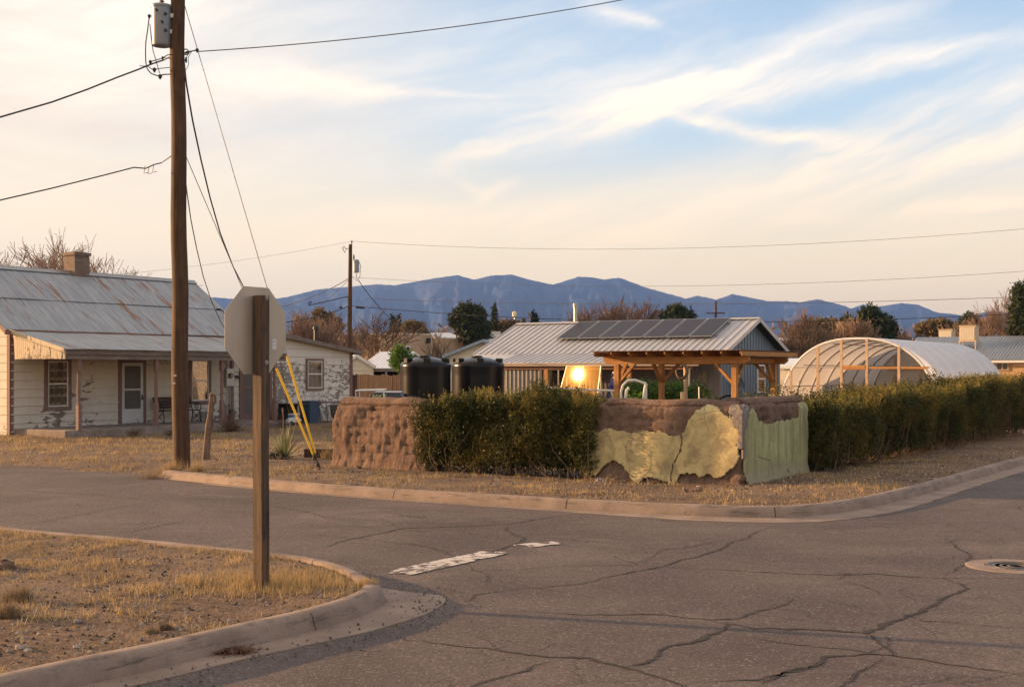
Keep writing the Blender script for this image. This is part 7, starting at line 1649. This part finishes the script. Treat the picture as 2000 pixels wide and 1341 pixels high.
# ================================================================== TREES
def T(px, pyt, Y, seed, lab, mat=M_TWIG, **kw):
    p = at(px, Y, z=0); h = CAMH + (HOR - pyt) / FPX * Y; kw.setdefault('tw', Y * .00022); return bare_tree('bare_tree', p, h, seed, lab, mat, kw.pop('group', 'bare winter trees'), **kw)
T(95, 440, 85, 3, 'largest bare tree, directly left of the brick chimney', M_TWIGL, spread=.85, trunkh=.20, lean=-.05)
T(10, 468, 88, 12, 'bare tree at the left picture edge behind the roof ridge', M_TWIGL, spread=.55, trunkh=.2)
T(152, 455, 80, 21, 'slim bare tree just behind the brick chimney', M_TWIGL, levels=5, spread=.6, trunkh=.2)
T(205, 482, 78, 31, 'small bare tree right of the brick chimney', M_TWIGL, spread=.75, trunkh=.2, nch=3)
T(738, 600, 92, 41, 'wide crooked bare tree between the distant pole and the tan building', M_BARK, levels=5, spread=1.0, trunkh=.16)
T(660, 608, 100, 51, 'bare tree left of the distant pole behind the lean-to roof', M_TWIG, spread=.7)
T(620, 600, 105, 61, 'orange-brown bare tree just right of the octagonal sign', M_TWIGL, spread=.7, multi=2)
T(590, 612, 98, 64, 'small bushy bare tree touching the right side of the sign', M_TWIG, spread=.8, multi=2)
T(704, 630, 90, 66, 'low bare tree in front of the tan building left half', M_BARK, levels=4, spread=.9)
T(868, 640, 96, 71, 'leafless shrub-like tree against the tan building wall', M_BARK, levels=3, spread=.5, multi=4, trunkh=.3)
T(1205, 574, 150, 81, 'round bare tree behind the metal flue, its right half', M_TWIG, spread=.6, multi=2)
T(1170, 590, 150, 83, 'bare tree right beside the metal flue', M_TWIG, spread=.7)
T(1245, 580, 152, 85, 'bare tree at the right of the group behind the solar panels', M_TWIG, spread=.6)
T(1585, 604, 82, 91, 'bare tree rising directly behind the left end of the hoop greenhouse', M_BARK, spread=.75, multi=3)
T(1555, 640, 78, 93, 'lower bare tree beside the eave of the blue house', M_BARK, spread=.8, multi=3)
T(1625, 630, 84, 95, 'twiggy bare tree above the left part of the greenhouse', M_BARK, spread=.8, multi=3)
T(1580, 596, 140, 97, 'tall pink-brown bare tree far behind the greenhouse', M_TWIG, spread=.4)
T(1660, 608, 130, 99, 'bare tree around the thin dark pole above the greenhouse', M_TWIG, spread=.5)
T(1700, 612, 120, 101, 'bare tree in front of the dark juniper', M_TWIGL, spread=.45, multi=2)
T(1770, 628, 150, 103, 'pinkish bare tree left of the smaller roof cooler', M_TWIG, spread=.6, multi=2)
T(1952, 550, 95, 111, 'tall pale bare tree near the right edge', M_TWIGL, spread=.6, trunkh=.26, lean=.03)
T(1925, 605, 100, 113, 'lower bare tree left of the tall pale one', M_TWIGL, spread=.7)
T(1030, 622, 150, 115, 'small bare tree above the left end of the metal roof', M_TWIG, spread=.7)
T(930, 625, 160, 117, 'bare tree behind the dark pine to its right', M_TWIG, spread=.7, multi=2)
T(830, 632, 150, 119, 'bare tree above the tan building right half', M_TWIG, spread=.7, multi=2)
def conif(px, Y, bl, n, ln, wd, mat, lab, tr=None, cat='tree', name='pine_tree'):
    p = at(px, Y, z=0); s = Y / FPX; return leafy(name, p, [((a - px) * s, 0 + random.uniform(-.5, .5), CAMH + (HOR - b) * s, rx_ * s, rx_ * s * .9, rz__ * s) for a, b, rx_, rz__ in bl], n, ln, wd, mat, lab, trunk=tr, cat=cat)
conif(917, 120, [(912, 616, 14, 10), (903, 625, 15, 10), (925, 620, 14, 10), (930, 632, 12, 12), (894, 620, 5, 6), (914, 636, 18, 12), (932, 612, 6, 6), (942, 645, 9, 10), (925, 650, 22, 12), (912, 607, 9, 6)], 5200, .38, .12, M_PINE, 'dark green broad pine above the cream gabled house', (4, .3))
for px, t, w_, lab in ((966, 601, 3.2, 'tallest dark cypress spire right of the broad pine'), (767, 621, 2.0, 'left one of the two small cypress spires above the tan building'), (779, 622, 2.4, 'right one of the two small cypress spires above the tan building'), (1042, 614, 2.2, 'small cypress spire behind the left end of the metal roof'), (1047, 619, 2.0, 'shorter cypress spire next to the roof left end')):
    conif(px, 140, [(px, t + 5 + 60 * q, w_ * (.35 + 1.1 * q) ** .8, 10) for q in (0, .12, .26, .42, .6, .8, 1)], 900, .22, .10, M_CYP, lab, (3, .12), name='cypress_tree')
conif(1322, 150, [(1310, 620, 12, 10), (1326, 614, 12, 9), (1338, 620, 10, 8), (1318, 610, 8, 6), (1345, 625, 8, 8), (1322, 632, 24, 12)], 2600, .42, .16, M_PINE, 'rounded olive-green tree behind the right solar panels', (3, .3))
conif(1705, 125, [(1702, 622, 14, 10), (1715, 634, 16, 12), (1728, 645, 14, 14), (1695, 615, 7, 6), (1690, 645, 16, 12), (1712, 655, 26, 14), (1655, 640, 7, 12)], 3800, .42, .16, M_PINE, 'dark juniper above the top of the greenhouse', (3, .3), name='juniper_tree')
conif(1615, 150, [(1600, 640, 22, 8), (1625, 638, 20, 8), (1650, 645, 16, 10), (1580, 648, 14, 10)], 3000, .4, .2, M_BUSH, 'long olive-brown tree clump behind the white-roofed hall', (3, .3), name='brush_tree')
conif(806, 135, [(806, 642, 14, 9), (800, 648, 12, 8), (813, 650, 16, 8)], 1500, .3, .16, M_BUSH, 'round brown-green bush tree above the tan building corner', (2, .2), name='round_tree')
conif(2004, 78, [(2000, 575, 14, 12), (1996, 595, 12, 9), (2004, 612, 20, 10), (1994, 630, 14, 9), (2010, 640, 24, 14), (2016, 585, 16, 20), (2002, 655, 20, 12), (1990, 608, 8, 5)], 4200, .26, .08, M_PINE, 'dark ragged pine cut by the right picture edge', (4, .3))
conif(1836, 145, [(1830, 640, 22, 8), (1812, 645, 16, 7), (1850, 645, 14, 7)], 1500, .4, .2, M_BUSH, 'orange-brown round tree behind the smaller roof cooler', (2, .2), name='round_tree')
conif(1893, 120, [(1890, 632, 10, 8), (1896, 624, 5, 6), (1902, 636, 10, 8)], 900, .3, .12, M_PINE, 'small dark conifer behind the large roof cooler', (2, .2))
conif(625, 115, [(625, 622, 6, 10), (638, 626, 8, 8), (645, 636, 14, 10), (628, 640, 14, 10)], 1500, .34, .14, M_BUSH, 'yellow-green conifer among bare trees right of the sign', (3, .2), name='round_tree')
conif(784, 64, [(782, 690, 7, 8), (774, 702, 9, 8), (792, 700, 9, 7), (783, 712, 14, 9), (778, 684, 4, 5)], 1100, .16, .05, M_GREEN, 'small fresh green pine left of the black tanks', (1.8, .06))
conif(975, 150, [(950, 648, 16, 10), (990, 645, 20, 12), (1015, 650, 16, 10)], 2400, .4, .2, M_BUSH, 'russet leafless thicket between cypress and metal roof', name='thicket', cat='thicket')
# palm-like yucca in the greenhouse and russet shrub at the hedge end
gw = GH.w(GH.lx(1782, 1.0), 1.0); yucca(Vector((gw.x, gw.y, .75)), .62, 'dark yucca showing inside the greenhouse doorway', 60).location.z = .8
p = at(1985, 47, z=0); bush_dead(Vector((p.x, p.y, 0)), 1.9, 'russet leafless shrub beyond the far end of the long hedge', 420, M_TWIGL)
# far-off belt of brush and trees, one mass
def belt():
    V = []; F = []; o = 0; n = 5200
    px = rng.uniform(380, 2100, n); Y = rng.uniform(165, 330, n); h = 4.5 + 4.5 * rng.random(n) ** 1.5 + 1.8 * np.array([mnoise.noise((a * .012, 1, 1)) for a in px]); X = (px - 1000) / FPX * Y; P = []; D = []
    for k in range(9):
        r_ = 1.6 * rng.random(n) ** .5; a = rng.random(n) * 6.283; P.append(np.stack([X + r_ * np.cos(a), Y + r_ * np.sin(a), h * (.2 + .8 * rng.random(n)) * (1 - .12 * r_)], 1))
    P = np.concatenate(P); D = unit(len(P)); D[:, 2] = np.abs(D[:, 2]) + .4; v, f = leaf_cloud(P, D, 3, 1.0, 1.0, .30)
    tag(link_mesh('distant_brush', np_mesh('distant_brush', v, f), leafmat('distant_brush_mix', (.22, .145, .10), (.33, .22, .15), (.16, .13, .075), .1, .9)), kind='stuff')
belt()
# ================================================================== AIR
m = bpy.data.materials.new('haze_air'); m.use_nodes = True; t = NT(m.node_tree); t.n.clear()
o = t.new('ShaderNodeOutputMaterial'); v = t.new('ShaderNodeVolumePrincipled'); v.inputs['Color'].default_value = (.22, .42, 1.0, 1); v.inputs['Density'].default_value = .0001; v.inputs['Anisotropy'].default_value = 0.1
t.l.new(v.outputs[0], o.inputs['Volume'])
hz = MB(); hz.b2(-9200, 9200, -90, 9200, -1.5, 460); ho_ = hz.build('haze', m); tag(ho_, kind='stuff')
